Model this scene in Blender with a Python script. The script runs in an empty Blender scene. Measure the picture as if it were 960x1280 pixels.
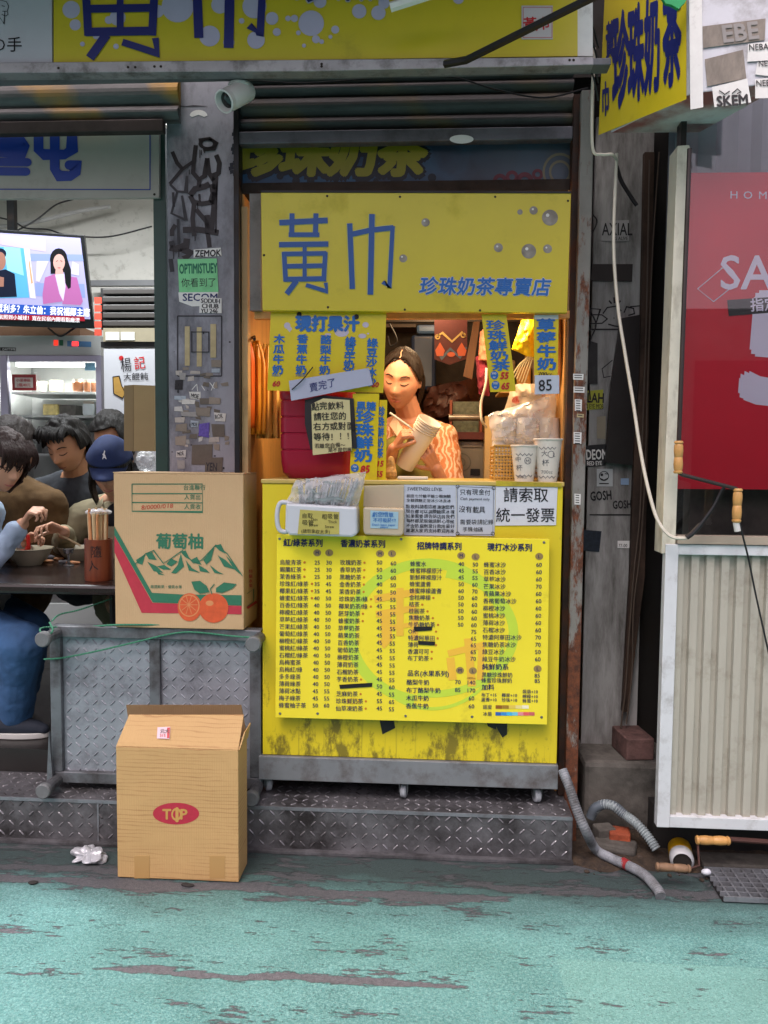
import bpy, bmesh, math, random
from mathutils import Vector as V, Matrix, noise
random.seed(7)
R = math.radians
sc = bpy.context.scene
COL = sc.collection

# ---------------------------------------------------------------- camera
CAM = V((0, -2.87, 1.42)); FPX = 1000.0
_p, _y, _r = R(3.72), R(3.57), R(0.5)
_B = Matrix(((1, 0, 0), (0, 0, -1), (0, 1, 0)))
_Ry = Matrix(((math.cos(_y), math.sin(_y), 0), (-math.sin(_y), math.cos(_y), 0), (0, 0, 1)))
_Rp = Matrix(((1, 0, 0), (0, math.cos(_p), -math.sin(_p)), (0, math.sin(_p), math.cos(_p))))
_Rr = Matrix(((math.cos(_r), -math.sin(_r), 0), (math.sin(_r), math.cos(_r), 0), (0, 0, 1)))
CM = _Rr @ _Rp @ _B @ _Ry                 # rows: right, down, forward
cd = bpy.data.cameras.new('camera'); cam = bpy.data.objects.new('camera', cd); COL.objects.link(cam)
cd.sensor_fit = 'VERTICAL'; cd.sensor_height = 36; cd.lens = FPX / 1280 * 36
cd.clip_start = 0.05; cd.clip_end = 500
_m = Matrix((CM[0], -CM[1], -CM[2])).transposed().to_4x4(); _m.translation = CAM
cam.matrix_world = _m
sc.camera = cam

# ---------------------------------------------------------------- sky, sun, exposure
SUN_EL, SUN_AZ = R(58), R(200)            # azimuth measured from +Y, clockwise
w = bpy.data.worlds.new('World'); sc.world = w; w.use_nodes = True
nt = w.node_tree
sky = nt.nodes.new('ShaderNodeTexSky'); sky.sky_type = 'NISHITA'; sky.sun_disc = False
sky.sun_elevation = SUN_EL; sky.sun_rotation = SUN_AZ
sky.air_density = 1.0; sky.dust_density = 4.0; sky.ozone_density = 1.0
hs = nt.nodes.new('ShaderNodeHueSaturation'); hs.inputs['Saturation'].default_value = 0.35
nt.links.new(sky.outputs[0], hs.inputs['Color'])
bg = nt.nodes['Background']; bg.inputs['Strength'].default_value = 0.13
tn = nt.nodes.new('ShaderNodeMix'); tn.data_type = 'RGBA'; tn.blend_type = 'MULTIPLY'; tn.inputs[0].default_value = 1; tn.inputs[7].default_value = (1.08, .93, .99, 1)
nt.links.new(hs.outputs[0], tn.inputs[6]); nt.links.new(tn.outputs[2], bg.inputs['Color'])
sd = bpy.data.lights.new('sun', 'SUN'); sd.energy = 0.8; sd.angle = R(25); sd.color = (1, .93, .90)
so = bpy.data.objects.new('sun', sd); COL.objects.link(so)
_sv = V((math.sin(SUN_AZ) * math.cos(SUN_EL), math.cos(SUN_AZ) * math.cos(SUN_EL), math.sin(SUN_EL)))
so.rotation_euler = (_sv).to_track_quat('Z', 'Y').to_euler(); so.location = (0, -6, 8)
vs = sc.view_settings
vs.view_transform = 'Standard'; vs.look = 'None'; vs.gamma = 1; vs.use_curve_mapping = False
vs.exposure = 0.92
sc.cycles.max_bounces = 8; sc.cycles.transparent_max_bounces = 16
sc.cycles.use_denoising = True

# ---------------------------------------------------------------- helpers: pixels to places
def ray(px, py):
    return CM.transposed() @ V(((px - 480) / FPX, (py - 640) / FPX, 1.0))
def U(px, py, Y):
    d = ray(px, py); return CAM + d * ((Y - CAM.y) / d.y)
def G(px, py, Z):
    d = ray(px, py); return CAM + d * ((Z - CAM.z) / d.z)
def plane(Y):
    return lambda x, y: U(x, y, Y)
def onplane(p0, n):
    def f(x, y):
        d = ray(x, y); return CAM + d * ((p0 - CAM).dot(n) / d.dot(n))
    return f
def three(a, b, c):
    return onplane(a, (b - a).cross(c - a).normalized())

# ---------------------------------------------------------------- helpers: materials
def lin(h):
    h = h.lstrip('#'); o = []
    for i in (0, 2, 4):
        c = int(h[i:i + 2], 16) / 255
        o.append(c / 12.92 if c <= .04045 else ((c + .055) / 1.055) ** 2.4)
    return o
MATS = {}
class NT:
    def __init__(s, name):
        s.m = bpy.data.materials.new(name); s.m.use_nodes = True; s.t = s.m.node_tree
        s.b = s.t.nodes['Principled BSDF']
        s.co = s.t.nodes.new('ShaderNodeTexCoord').outputs['Object']
    def n(s, t, **k):
        x = s.t.nodes.new(t)
        for a, v in k.items():
            if a.startswith('i_'):
                key = a[2:]; x.inputs[int(key) if key.isdigit() else key.replace('_', ' ')].default_value = v
            else: setattr(x, a, v)
        return x
    def l(s, a, b): s.t.links.new(a, b)
    def mapping(s, scale, loc=(0, 0, 0), rot=(0, 0, 0)):
        x = s.n('ShaderNodeMapping'); x.inputs['Scale'].default_value = scale
        x.inputs['Location'].default_value = loc; x.inputs['Rotation'].default_value = rot
        s.l(s.co, x.inputs[0]); return x.outputs[0]
    def noise(s, scale, detail=5, rough=.6, vec=None, dist=0):
        x = s.n('ShaderNodeTexNoise'); x.inputs['Scale'].default_value = scale
        x.inputs['Detail'].default_value = detail; x.inputs['Roughness'].default_value = rough
        x.inputs['Distortion'].default_value = dist
        s.l(vec if vec is not None else s.co, x.inputs['Vector']); return x.outputs['Fac']
    def ramp(s, fac, a, b, ca=(0, 0, 0, 1), cb=(1, 1, 1, 1)):
        x = s.n('ShaderNodeValToRGB'); e = x.color_ramp.elements
        e[0].position = a; e[1].position = b; e[0].color = ca; e[1].color = cb
        s.l(fac, x.inputs[0]); return x.outputs[0]
    def mix(s, fac, a, b, mode='MIX'):
        x = s.n('ShaderNodeMix', data_type='RGBA', blend_type=mode)
        for sock, v in ((x.inputs[0], fac), (x.inputs[6], a), (x.inputs[7], b)):
            if isinstance(v, (int, float)): sock.default_value = v
            elif isinstance(v, (tuple, list)): sock.default_value = (*v[:3], 1)
            else: s.l(v, sock)
        return x.outputs[2]
    def math(s, op, a, b=0.0, c=None):
        x = s.n('ShaderNodeMath', operation=op)
        for i, v in enumerate((a, b, c)):
            if v is None: continue
            if isinstance(v, (int, float)): x.inputs[i].default_value = v
            else: s.l(v, x.inputs[i])
        return x.outputs[0]
    def bump(s, h, strength=.3, dist=.01):
        x = s.n('ShaderNodeBump'); x.inputs['Strength'].default_value = strength
        x.inputs['Distance'].default_value = dist
        s.l(h, x.inputs['Height']); s.l(x.outputs[0], s.b.inputs['Normal'])
    def color(s, c):
        if isinstance(c, (tuple, list)): s.b.inputs['Base Color'].default_value = (*c[:3], 1)
        else: s.l(c, s.b.inputs['Base Color'])
def mat(name, col, rough=.6, metal=0, var=.18, vs=5, stretch=(1, 1, 1), dirt=0, dcol='2a241c', ds=3, dst=(1, 1, 1),
        bump=0, bs=60, bst=(1, 1, 1), spec=.5, trans=0, alpha=1, emit=0, ecol=None, sss=0, sheen=0, ior=1.45):
    if name in MATS: return MATS[name]
    k = NT(name); c = lin(col) if isinstance(col, str) else col
    k.b.inputs['Metallic'].default_value = metal; k.b.inputs['Roughness'].default_value = rough
    k.b.inputs['Specular IOR Level'].default_value = spec
    k.b.inputs['IOR'].default_value = ior
    if trans: k.b.inputs['Transmission Weight'].default_value = trans
    if alpha < 1: k.b.inputs['Alpha'].default_value = alpha
    if sss:
        k.b.inputs['Subsurface Weight'].default_value = sss; k.b.inputs['Subsurface Radius'].default_value = (.012, .005, .003)
    if sheen: k.b.inputs['Sheen Weight'].default_value = sheen
    if emit:
        k.b.inputs['Emission Color'].default_value = (*(lin(ecol) if ecol else c), 1); k.b.inputs['Emission Strength'].default_value = emit
    out = c
    if var:
        f = k.noise(vs, 6, .65, k.mapping(stretch))
        out = k.mix(k.ramp(f, .3, .7), [x * (1 - var) for x in c], [min(1, x * (1 + var)) for x in c])
    if dirt:
        f2 = k.noise(ds, 8, .7, k.mapping(dst, (3.1, 1.7, .4)))
        d = k.ramp(f2, .62 - dirt * .35, .78 - dirt * .2)
        out = k.mix(k.math('MULTIPLY', d, min(.9, .35 + dirt)), out, lin(dcol))
        k.l(k.math('MULTIPLY_ADD', d, .25, rough - .05), k.b.inputs['Roughness'])
    k.color(out)
    if bump: k.bump(k.noise(bs, 6, .6, k.mapping(bst)), bump, .01)
    MATS[name] = k.m
    return k.m

# ---------------------------------------------------------------- helpers: meshes
class MB:
    def __init__(s): s.v = []; s.f = []; s.mi = []; s.cur = 0; s.sm = []; s.smooth = False
    def add(s, vs, fs):
        o = len(s.v); s.v += [V(x) for x in vs]
        for f in fs: s.f.append([i + o for i in f]); s.mi.append(s.cur); s.sm.append(s.smooth)
        return s
    def box(s, x0, x1, y0, y1, z0, z1, M=None):
        vs = [V((x, y, z)) for z in (z0, z1) for y in (y0, y1) for x in (x0, x1)]
        if M: vs = [M @ q for q in vs]
        return s.add(vs, [(0, 2, 3, 1), (4, 5, 7, 6), (0, 1, 5, 4), (2, 6, 7, 3), (0, 4, 6, 2), (1, 3, 7, 5)])
    def prism(s, pts, d):                       # polygon (seen from -Y, clockwise or not) pushed by vector d
        n = len(pts); p = [V(q) for q in pts]; d = V(d)
        q = [a + d for a in p]
        nrm = sum((p[i].cross(p[(i + 1) % n]) for i in range(n)), V())
        fs = [tuple(range(n)), tuple(range(2 * n - 1, n - 1, -1))] + [(i, n + i, n + (i + 1) % n, (i + 1) % n) for i in range(n)]
        if nrm.dot(d) > 0: fs = [f[::-1] for f in fs]
        return s.add(p + q, fs)
    def poly(s, pts, Y, t):                     # pixel polygon on the plane y=Y, t thick away from the viewer
        return s.prism([U(a, b, Y) for a, b in pts], (0, t, 0))
    def rect(s, x0, y0, x1, y1, Y, t): return s.poly([(x0, y0), (x1, y0), (x1, y1), (x0, y1)], Y, t)
    def wbox(s, x0, y0, x1, y1, Y, t):          # upright box whose front fills that pixel rectangle
        a, b = U(x0, (y0 + y1) / 2, Y), U(x1, (y0 + y1) / 2, Y)
        c, d = U((x0 + x1) / 2, y0, Y), U((x0 + x1) / 2, y1, Y)
        return s.box(a.x, b.x, Y, Y + t, d.z, c.z)
    def flat(s, pts, pl):                       # printed shape: pixel polygon laid on a mapping
        p = [pl(a, b) for a, b in pts]
        n = sum((p[i].cross(p[(i + 1) % len(p)]) for i in range(len(p))), V()) if len(p) > 2 else V()
        c = sum(p, V()) / len(p)
        if n.length and sum(((p[i] - c).cross(p[(i + 1) % len(p)] - c) for i in range(len(p))), V()).dot(CAM - c) < 0: p.reverse()
        return s.add(p, [tuple(range(len(p)))])
    def disc(s, cx, cy, r, pl, n=20, ry=None, r0=0, a0=0, a1=360):
        ry = ry or r
        if r0 == 0:
            return s.flat([(cx + r * math.cos(2 * math.pi * i / n), cy + ry * math.sin(2 * math.pi * i / n)) for i in range(n)], pl)
        for i in range(n):
            a, b = R(a0 + (a1 - a0) * i / n), R(a0 + (a1 - a0) * (i + 1) / n); k = r0 / r
            s.flat([(cx + r * math.cos(a), cy + ry * math.sin(a)), (cx + r * math.cos(b), cy + ry * math.sin(b)),
                    (cx + k * r * math.cos(b), cy + k * ry * math.sin(b)), (cx + k * r * math.cos(a), cy + k * ry * math.sin(a))], pl)
        return s
    def stroke(s, pts, wd, pl, taper=None):     # flat pen or brush stroke through pixel points
        P = [V((a, b)) for a, b in pts]; n = len(P); L = []; Q = []
        for i in range(n):
            d = (P[min(n - 1, i + 1)] - P[max(0, i - 1)])
            d = d.normalized() if d.length else V((1, 0))
            nn = V((-d.y, d.x)); ww = wd / 2 * (taper[i] if taper else 1)
            if 0 < i < n - 1:
                e = (P[i] - P[i - 1]).normalized(); cs = max(.45, abs(d.dot(e))); ww /= cs
            L.append(P[i] + nn * ww); Q.append(P[i] - nn * ww)
        for i in range(n - 1):
            s.flat([tuple(L[i]), tuple(L[i + 1]), tuple(Q[i + 1]), tuple(Q[i])], pl)
        return s
    def tube(s, pts, r, seg=8, cap=True):
        P = [V(p) for p in pts]; n = len(P); vs = []; prev = None
        rs = r if isinstance(r, (list, tuple)) else [r] * n
        for i in range(n):
            t = (P[min(n - 1, i + 1)] - P[max(0, i - 1)]).normalized()
            if prev is None:
                a = t.orthogonal().normalized()
            else:
                a = (prev - t * prev.dot(t)); a = a.normalized() if a.length > 1e-6 else t.orthogonal().normalized()
            prev = a; b = t.cross(a)
            for k in range(seg):
                an = 2 * math.pi * k / seg
                vs.append(P[i] + (a * math.cos(an) + b * math.sin(an)) * rs[i])
        fs = [(i * seg + k, i * seg + (k + 1) % seg, (i + 1) * seg + (k + 1) % seg, (i + 1) * seg + k) for i in range(n - 1) for k in range(seg)]
        if cap: fs += [tuple(range(seg - 1, -1, -1)), tuple((n - 1) * seg + k for k in range(seg))]
        return s.add(vs, fs)
    def lathe(s, prof, loc=(0, 0, 0), M=None, seg=24):      # profile of (r, z)
        vs = []; n = len(prof); loc = V(loc)
        for r, z in prof:
            for k in range(seg):
                a = 2 * math.pi * k / seg; q = V((max(r, 1e-4) * math.cos(a), max(r, 1e-4) * math.sin(a), z))
                vs.append((M @ q if M else q) + loc)
        fs = [(i * seg + k, i * seg + (k + 1) % seg, (i + 1) * seg + (k + 1) % seg, (i + 1) * seg + k) for i in range(n - 1) for k in range(seg)]
        fs += [tuple(range(seg - 1, -1, -1)), tuple((n - 1) * seg + k for k in range(seg))]
        return s.add(vs, fs)
    def ball(s, c, r, M=None, seg=16, rings=10):
        r = V(r) if not isinstance(r, (int, float)) else V((r, r, r)); c = V(c); vs = []
        for i in range(rings + 1):
            t = math.pi * i / rings
            for k in range(seg):
                a = 2 * math.pi * k / seg
                q = V((r.x * max(1e-3, math.sin(t)) * math.cos(a), r.y * max(1e-3, math.sin(t)) * math.sin(a), -r.z * math.cos(t)))
                vs.append((M @ q if M else q) + c)
        fs = [(i * seg + k, i * seg + (k + 1) % seg, (i + 1) * seg + (k + 1) % seg, (i + 1) * seg + k) for i in range(rings) for k in range(seg)]
        fs += [tuple(range(seg - 1, -1, -1)), tuple(rings * seg + k for k in range(seg))]
        return s.add(vs, fs)
    def cone(s, a, b, ra, rb, seg=12):           # round cone (tapered limb) from a to b
        a, b = V(a), V(b); d = b - a; L = d.length; q = d.normalized(); pts = []; rs = []
        for t in (-.95, -.7, -.35): pts.append(a + q * ra * t); rs.append(ra * math.sqrt(1 - t * t))
        for i in range(7): t = i / 6; pts.append(a + d * t); rs.append(ra + (rb - ra) * t)
        for t in (.35, .7, .95): pts.append(b + q * rb * t); rs.append(rb * math.sqrt(1 - t * t))
        return s.tube(pts, rs, seg)
    def build(s, name, m, parent=None, smooth=False, bevel=0, label=None, origin=None, solid=0):
        me = bpy.data.meshes.new(name)
        if origin is None:
            xs = [q.x for q in s.v]; ys = [q.y for q in s.v]; zs = [q.z for q in s.v]
            origin = V(((min(xs) + max(xs)) / 2, (min(ys) + max(ys)) / 2, min(zs)))
        origin = V(origin)
        me.from_pydata([q - origin for q in s.v], [], s.f); me.update()
        for q in (m if isinstance(m, (list, tuple)) else [m]): me.materials.append(q)
        if isinstance(m, (list, tuple)): me.polygons.foreach_set('material_index', s.mi)
        if smooth:
            me.polygons.foreach_set('use_smooth', [True] * len(s.f)); me.set_sharp_from_angle(angle=R(38))
        elif any(s.sm): me.polygons.foreach_set('use_smooth', s.sm)
        o = bpy.data.objects.new(name, me); COL.objects.link(o)
        pw = V((0, 0, 0)); p = parent
        while p is not None: pw = pw + p.location; p = p.parent
        o.parent = parent; o.location = origin - pw
        if solid:
            x = o.modifiers.new('thick', 'SOLIDIFY'); x.thickness = solid; x.offset = 0
        if bevel:
            x = o.modifiers.new('edge', 'BEVEL'); x.width = bevel; x.segments = 2; x.limit_method = 'ANGLE'; x.angle_limit = R(40)
        if label: o['label'] = label
        return o
def tag(o, label, cat, group=None, kind=None):
    if label: o['label'] = label
    if cat: o['category'] = cat
    if group: o['group'] = group
    if kind: o['kind'] = kind
    return o
def thing(name, label, cat, loc, group=None):
    o = bpy.data.objects.new(name, None); COL.objects.link(o); o.location = loc
    o.empty_display_size = .05
    return tag(o, label, cat, group)
def curve(pts, n=8):                             # smooth 3-D curve through points
    P = [V(p) for p in pts]; P = [P[0] * 2 - P[1]] + P + [P[-1] * 2 - P[-2]]; out = []
    for i in range(1, len(P) - 2):
        for k in range(n):
            t = k / n; a, b, c, d = P[i - 1:i + 3]
            out.append(.5 * ((2 * b) + (c - a) * t + (2 * a - 5 * b + 4 * c - d) * t * t + (3 * b - a - 3 * c + d) * t ** 3))
    return out + [P[-2]]

# ---------------------------------------------------------------- helpers: lettering (drawn with the built-in font)
TEXTS = []
class Print:
    """Printed marks of one panel; the mesh is made at the very end, when all glyphs are known."""
    def __init__(s, name, mats, parent, pl, label=None):
        s.mb = MB(); s.q = []; s.name = name; s.mats = mats; s.parent = parent; s.pl = pl; s.label = label; TEXTS.append(s)
    def t(s, txt, x, y, size, m=0, bold=0, rot=0, shear=0, sx=1, vert=0, jit=0, align=0, pl=None, step=None, ds=0):
        s.q.append((txt, x, y, size, m, bold, rot, shear, sx, vert, jit, align, pl or s.pl, step, ds)); return s
def flush_text():
    need = set()
    for p in TEXTS:
        for q in p.q:
            for ch in q[0]:
                if ch != ' ': need.add((ch, 0))
    tmp = {}
    def mk(body, bold):
        c = bpy.data.curves.new('glyph', 'FONT'); c.body = body; c.resolution_u = 2
        o = bpy.data.objects.new('glyph', c); COL.objects.link(o); return o
    for ch, b in need: tmp[(ch, b)] = mk(ch, b)
    adv = {}
    for ch in {c for c, b in need}:
        if ord(ch) < 0x2e80: adv[ch] = mk('H' + ch + 'H', 0)
    hh = mk('HH', 0)
    bpy.context.view_layer.update(); dg = bpy.context.evaluated_depsgraph_get()
    glyph = {}
    for k, o in tmp.items():
        me = bpy.data.meshes.new_from_object(o.evaluated_get(dg))
        glyph[k] = ([(v.co.x, v.co.y) for v in me.vertices], [tuple(f.vertices) for f in me.polygons])
        bpy.data.meshes.remove(me)
    w0 = hh.dimensions.x; wid = {c: o.dimensions.x - w0 for c, o in adv.items()}
    for o in list(tmp.values()) + list(adv.values()) + [hh]:
        c = o.data; bpy.data.objects.remove(o); bpy.data.curves.remove(c)
    rnd = random.Random(3)
    for p in TEXTS:
        for txt, x, y, size, m, bold, rot, shear, sx, vert, jit, align, pl, step, ds in p.q:
            a = R(rot); ca, sa = math.cos(a), math.sin(a)
            tot = 0
            for ch in txt: tot += (.3 if ch == ' ' else wid.get(ch, 1.0)) * (step or 1)
            cx = -tot * sx * align; cy = 0
            p.mb.cur = m
            for ch in txt:
                wd = .3 if ch == ' ' else wid.get(ch, 1.0)
                if ch != ' ':
                    vs_, fs_ = glyph[(ch, 0)]
                    jx, jy, jr = (rnd.uniform(-jit, jit), rnd.uniform(-jit, jit), rnd.uniform(-jit, jit)) if jit else (0, 0, 0)
                    nb = 1 if not bold else 2 if size < 9 else 4 if size < 30 else 10
                    for ib in range(nb):             # a heavier face: the same glyph struck several times, shifted a little
                        if nb == 1: bx = by = 0
                        elif nb == 2: bx, by = (ib * 2 - 1) * bold, 0
                        else: bx, by = bold * math.cos(2 * math.pi * ib / nb), bold * math.sin(2 * math.pi * ib / nb)
                        out = []
                        for gx, gy in vs_:
                            if jr: gx, gy = gx - gy * jr, gy + gx * jr
                            lx = cx + (gx + shear * gy + bx) * sx + jx; ly = cy + gy + jy + by
                            q_ = pl(x + size * (lx * ca + ly * sa), y + size * (lx * sa - ly * ca))
                            out.append(q_ + (CAM - q_).normalized() * (.00004 * ib))
                        p.mb.add(out, fs_)
                if vert: cy -= vert
                else: cx += wd * sx * (step or 1)
        if p.mb.v: p.mb.build(p.name, p.mats, p.parent, label=p.label)
# ================================================================ SETTING
ZS = 0.17                                        # top of the checker plate step
def road_material():
    k = NT('road paint')
    sp = k.n('ShaderNodeSeparateXYZ'); k.l(k.co, sp.inputs[0]); X, Y = sp.outputs[0], sp.outputs[1]
    wob = k.math('MULTIPLY_ADD', k.noise(2.2, 5), .10, -.05)
    Yw = k.math('ADD', Y, wob)
    def band(c, wd, amp, x0, x1):
        d = k.math('DIVIDE', k.math('SUBTRACT', Yw, c), wd)
        g = k.math('POWER', 2.718, k.math('MULTIPLY', k.math('MULTIPLY', d, d), -1))
        a = k.math('SMOOTH_MIN', k.math('MULTIPLY_ADD', X, 8, -8 * x0), k.math('MULTIPLY_ADD', X, -8, 8 * x1), .2)
        a = k.math('MINIMUM', k.math('MAXIMUM', a, 0), 1)
        return k.math('MULTIPLY', k.math('MULTIPLY', g, a), amp)
    n1 = k.noise(1.0, 8, .72, k.mapping((2.6, 9, 1)))
    n2 = k.noise(24, 6, .75, k.mapping((.55, 2.6, 1)))
    near = k.n('ShaderNodeMapRange', i_1=-.32, i_2=-.08, i_3=0, i_4=.12); k.l(Yw, near.inputs[0])
    wear = k.math('ADD', k.math('ADD', n1, k.math('MULTIPLY_ADD', n2, .62, -.31)), near.outputs[0])
    wear = k.math('ADD', wear, band(-.34, .03, .28, -1.7, .36))
    wear = k.math('ADD', wear, band(-.26, .025, .14, -1.7, 1.2))
    wear = k.math('ADD', wear, band(-.785, .016, .30, -.95, .15))
    wear = k.math('ADD', wear, band(-.40, .02, .10, -1.4, .2))
    mask = k.ramp(wear, .605, .64)
    speck = k.ramp(k.noise(160, 3, .6), .60, .68)
    mask = k.math('MINIMUM', k.math('ADD', mask, k.math('MULTIPLY', speck, .5)), 1)
    t = k.ramp(k.noise(5, 6, .7), .3, .75, (*lin('538f8b'), 1), (*lin('72b3ae'), 1))
    t = k.mix(k.ramp(k.noise(130, 5, .8), .45, .64), t, lin('9fd0ca'))
    t = k.mix(k.math('MULTIPLY', k.ramp(k.noise(60, 6, .8), .48, .7), .75), t, lin('3f756c'))
    t = k.mix(k.math('MULTIPLY', k.ramp(k.noise(1.7, 6, .65, k.mapping((1, 2.4, 1), (4, 2, 0))), .45, .72), .5), t, lin('4d8278'))
    # a newer rectangle of paint at the right front
    px = k.math('GREATER_THAN', k.math('ADD', X, wob), .36); py = k.math('LESS_THAN', Y, -.64)
    t = k.mix(k.math('MULTIPLY', k.math('MULTIPLY', px, py), .28), t, lin('93c9ba'))
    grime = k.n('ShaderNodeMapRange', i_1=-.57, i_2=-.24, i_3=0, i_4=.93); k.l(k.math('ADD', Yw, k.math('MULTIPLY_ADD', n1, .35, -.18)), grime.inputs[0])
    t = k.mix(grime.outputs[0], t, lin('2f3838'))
    a = k.ramp(k.noise(70, 6, .8), .3, .72, (*lin('515256'), 1), (*lin('86868a'), 1))
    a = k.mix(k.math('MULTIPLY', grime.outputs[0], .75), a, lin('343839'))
    k.color(k.mix(mask, t, a))
    crk = k.n('ShaderNodeTexVoronoi', feature='DISTANCE_TO_EDGE'); crk.inputs['Scale'].default_value = 1.3
    k.l(k.mapping((1, 1.5, 1)), crk.inputs['Vector'])
    h = k.math('ADD', k.math('MULTIPLY', k.noise(230, 4, .7), .6), k.math('MULTIPLY', mask, -.5))
    k.bump(h, .9, .008)
    k.b.inputs['Roughness'].default_value = .62
    return k.m
mb = MB(); mb.add([(-60, -60, 0), (60, -60, 0), (60, 60, 0), (-60, 60, 0)], [(0, 1, 2, 3)])
tag(mb.build('road', road_material(), origin=(0, 0, 0)), None, None, kind='structure')

M_plate = mat('checker steel', '96999e', .38, .7, .25, 9, dirt=.45, dcol='1c1917', ds=5, bump=.12, bs=90)
M_plate_dark = mat('dark checker steel', '78787b', .45, .5, .3, 7, dirt=.62, dcol='1c1917', ds=4, bump=.15, bs=90)
M_plate_grey = mat('grey blue checker steel', '969ba2', .5, .4, .2, 7, dirt=.3, dcol='33363a', ds=5, bump=.12, bs=110)
M_galv = mat('galvanised steel', '8a8f94', .5, .55, .2, 6, dirt=.35, dcol='3b3733', ds=6, bump=.1, bs=120)
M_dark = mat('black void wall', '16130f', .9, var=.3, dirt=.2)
M_blackmetal = mat('black frame metal', '1c1d1f', .5, .3, .25, dirt=.3, dcol='3a2a20', ds=8)
def tread(mb, O, u, v, n, w, h, pitch=.037, ln=.030, wd=.0065, ht=.0035):   # raised bars of checker plate
    O, u, v, n = V(O), V(u), V(v), V(n); nu, nv = int(w / pitch), int(h / pitch)
    for i in range(nu):
        for j in range(nv):
            c = O + u * (i + .5 + .0) * (w / nu) + v * (j + .5) * (h / nv)
            s = 1 if (i + j) % 2 else -1
            d = (u + v * s).normalized() * ln / 2; e = n.cross(d).normalized() * wd / 2
            mb.add([c - d, c - d * .55 + e, c + d * .55 + e, c + d, c + d * .55 - e, c - d * .55 - e, c - d * .5 + n * ht, c + d * .5 + n * ht],
                   [(0, 1, 6), (1, 2, 7, 6), (2, 3, 7), (3, 4, 7), (4, 5, 6, 7), (5, 0, 6)])
XR = U(716, 1040, -.08).x
mb = MB()
mb.box(-4.5, XR, -.08, .42, .0, ZS - .004)
st = mb.build('checker_plate_step', M_plate_dark, bevel=.004)
tag(st, 'long low step clad in dirty grey checker plate along the road', 'step')
mb = MB(); tread(mb, (-2.2, -.0802, .012), (1, 0, 0), (0, 0, 1), (0, -1, 0), XR + 2.19, ZS - .02)
tread(mb, (-2.2, -.075, ZS - .0042), (1, 0, 0), (0, 1, 0), (0, 0, 1), XR + 2.19, .45)
mb.build('tread_pattern', mat('worn tread steel', '8a8a8d', .42, .55, .35, 8, dirt=.6, dcol='1c1917', ds=4), st)
mb = MB(); mb.box(-2.4, XR - .002, -.0835, -.0805, ZS - .016, ZS - .0035)
for xx in (U(123, 1030, -.08).x,): mb.box(xx - .003, xx + .003, -.0832, -.0803, .0, ZS - .017)
mb.build('edge_strip', M_galv, st)
mb = MB(); mb.box(-2.4, XR, -.105, -.0802, 0.002, .011); mb.build('base_flange', M_plate_dark, st)

ZF = .26
mb = MB(); mb.box(-4.5, U(300, 900, .06).x, .42, 4.5, 0, ZS); mb.box(-4.5, U(208, 900, .3).x, .15, 4.5, ZS - .002, ZF)
tag(mb.build('shop_floor', mat('dark tile floor', '23211f', .35, var=.3, dirt=.3)), None, None, kind='structure')

# ---------------------------------------------------------------- stall room (walls round the lit kiosk)
XL, XRR = U(303, 500, .1).x, U(706, 500, .1).x
M_ply = mat('warm plywood', 'b98a4c', .6, var=.18, vs=3, stretch=(8, 8, .6), dirt=.15, dcol='5a3a18')
M_wallstain = mat('dark stained wall', '2b231c', .8, var=.4, vs=4, dirt=.4, dcol='0d0b09')
def wall(name, label, mbv, m, bevel=0): return tag(mbv.build(name, m, bevel=bevel), label, 'wall')
wall('kiosk_wall', 'plywood side wall of the drink kiosk behind the orange bags', MB().box(XL - .03, XL, .13, 1.45, ZS, 2.4), M_ply)
wall('kiosk_wall', 'side wall of the drink kiosk behind the plastic cup bags', MB().box(XRR, XRR + .03, .13, 1.45, ZS, 2.4), M_ply)
wall('kiosk_wall', 'dark stained rear wall inside the drink kiosk', MB().box(XL - .03, XRR + .03, 1.45, 1.5, ZS, 2.4), M_wallstain)
wall('kiosk_ceiling', 'low ceiling of the drink kiosk', MB().box(XL - .03, XRR + .03, .13, 1.5, 2.4, 2.44), M_wallstain)
wall('kiosk_floor', 'floor slab inside the drink kiosk', MB().box(XL - .03, XRR + .03, .42, 1.5, 0, ZS - .006), M_dark)
# header strip over the serving opening
tag(MB().wbox(318, 389, 712, 398, .085, .03).build('opening_header', M_ply), 'thin wooden strip under the yellow kiosk sign', 'trim')

# ---------------------------------------------------------------- left pillar with stickers and graffiti
M_pillar = mat('grey painted steel', '8b8d95', .55, .15, .14, 4, dirt=.45, dcol='37343a', ds=5, dst=(1, 1, .5), bump=.08, bs=60)
x0, x1 = U(211, 500, .22).x, U(294, 500, .22).x
pl_ = MB().box(x0, x1, .22, .6, ZS, 2.9).build('steel_pillar', M_pillar, bevel=.004)
tag(pl_, 'grey steel pillar covered with stickers and black graffiti beside kiosk', 'pillar')
PP = plane(.2185)
ink = mat('black ink', '121114', .45, var=.1)
ink_soft = mat('faded spray paint', '2c2b30', .6, var=.3, vs=20)
white_paint = mat('white vinyl', 'd8d8d4', .5, var=.06, vs=20, dirt=.15, dcol='77726a', ds=14)
cx = lambda x, y: (195 + x * .2031, 90 + y * .2031)
def gl(mbv, pts, wd, pl=PP): mbv.stroke([cx(*p) for p in pts], wd * 1.35, pl)
mb = MB()
for cxy, rx, ry in ((( 318, 442), 60, 36),):
    a = cx(*cxy); mb.disc(a[0], a[1], 11.6, PP, 22, 7, r0=6.5)
gl(mb, [(262, 420), (330, 410), (375, 440), (360, 470), (290, 480)], 3.2)
gl(mb, [(245, 450), (232, 560), (228, 620), (262, 660), (300, 640), (315, 530)], 4)
gl(mb, [(315, 530), (325, 620), (345, 650), (385, 620), (390, 560), (370, 510)], 4.4)
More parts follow.
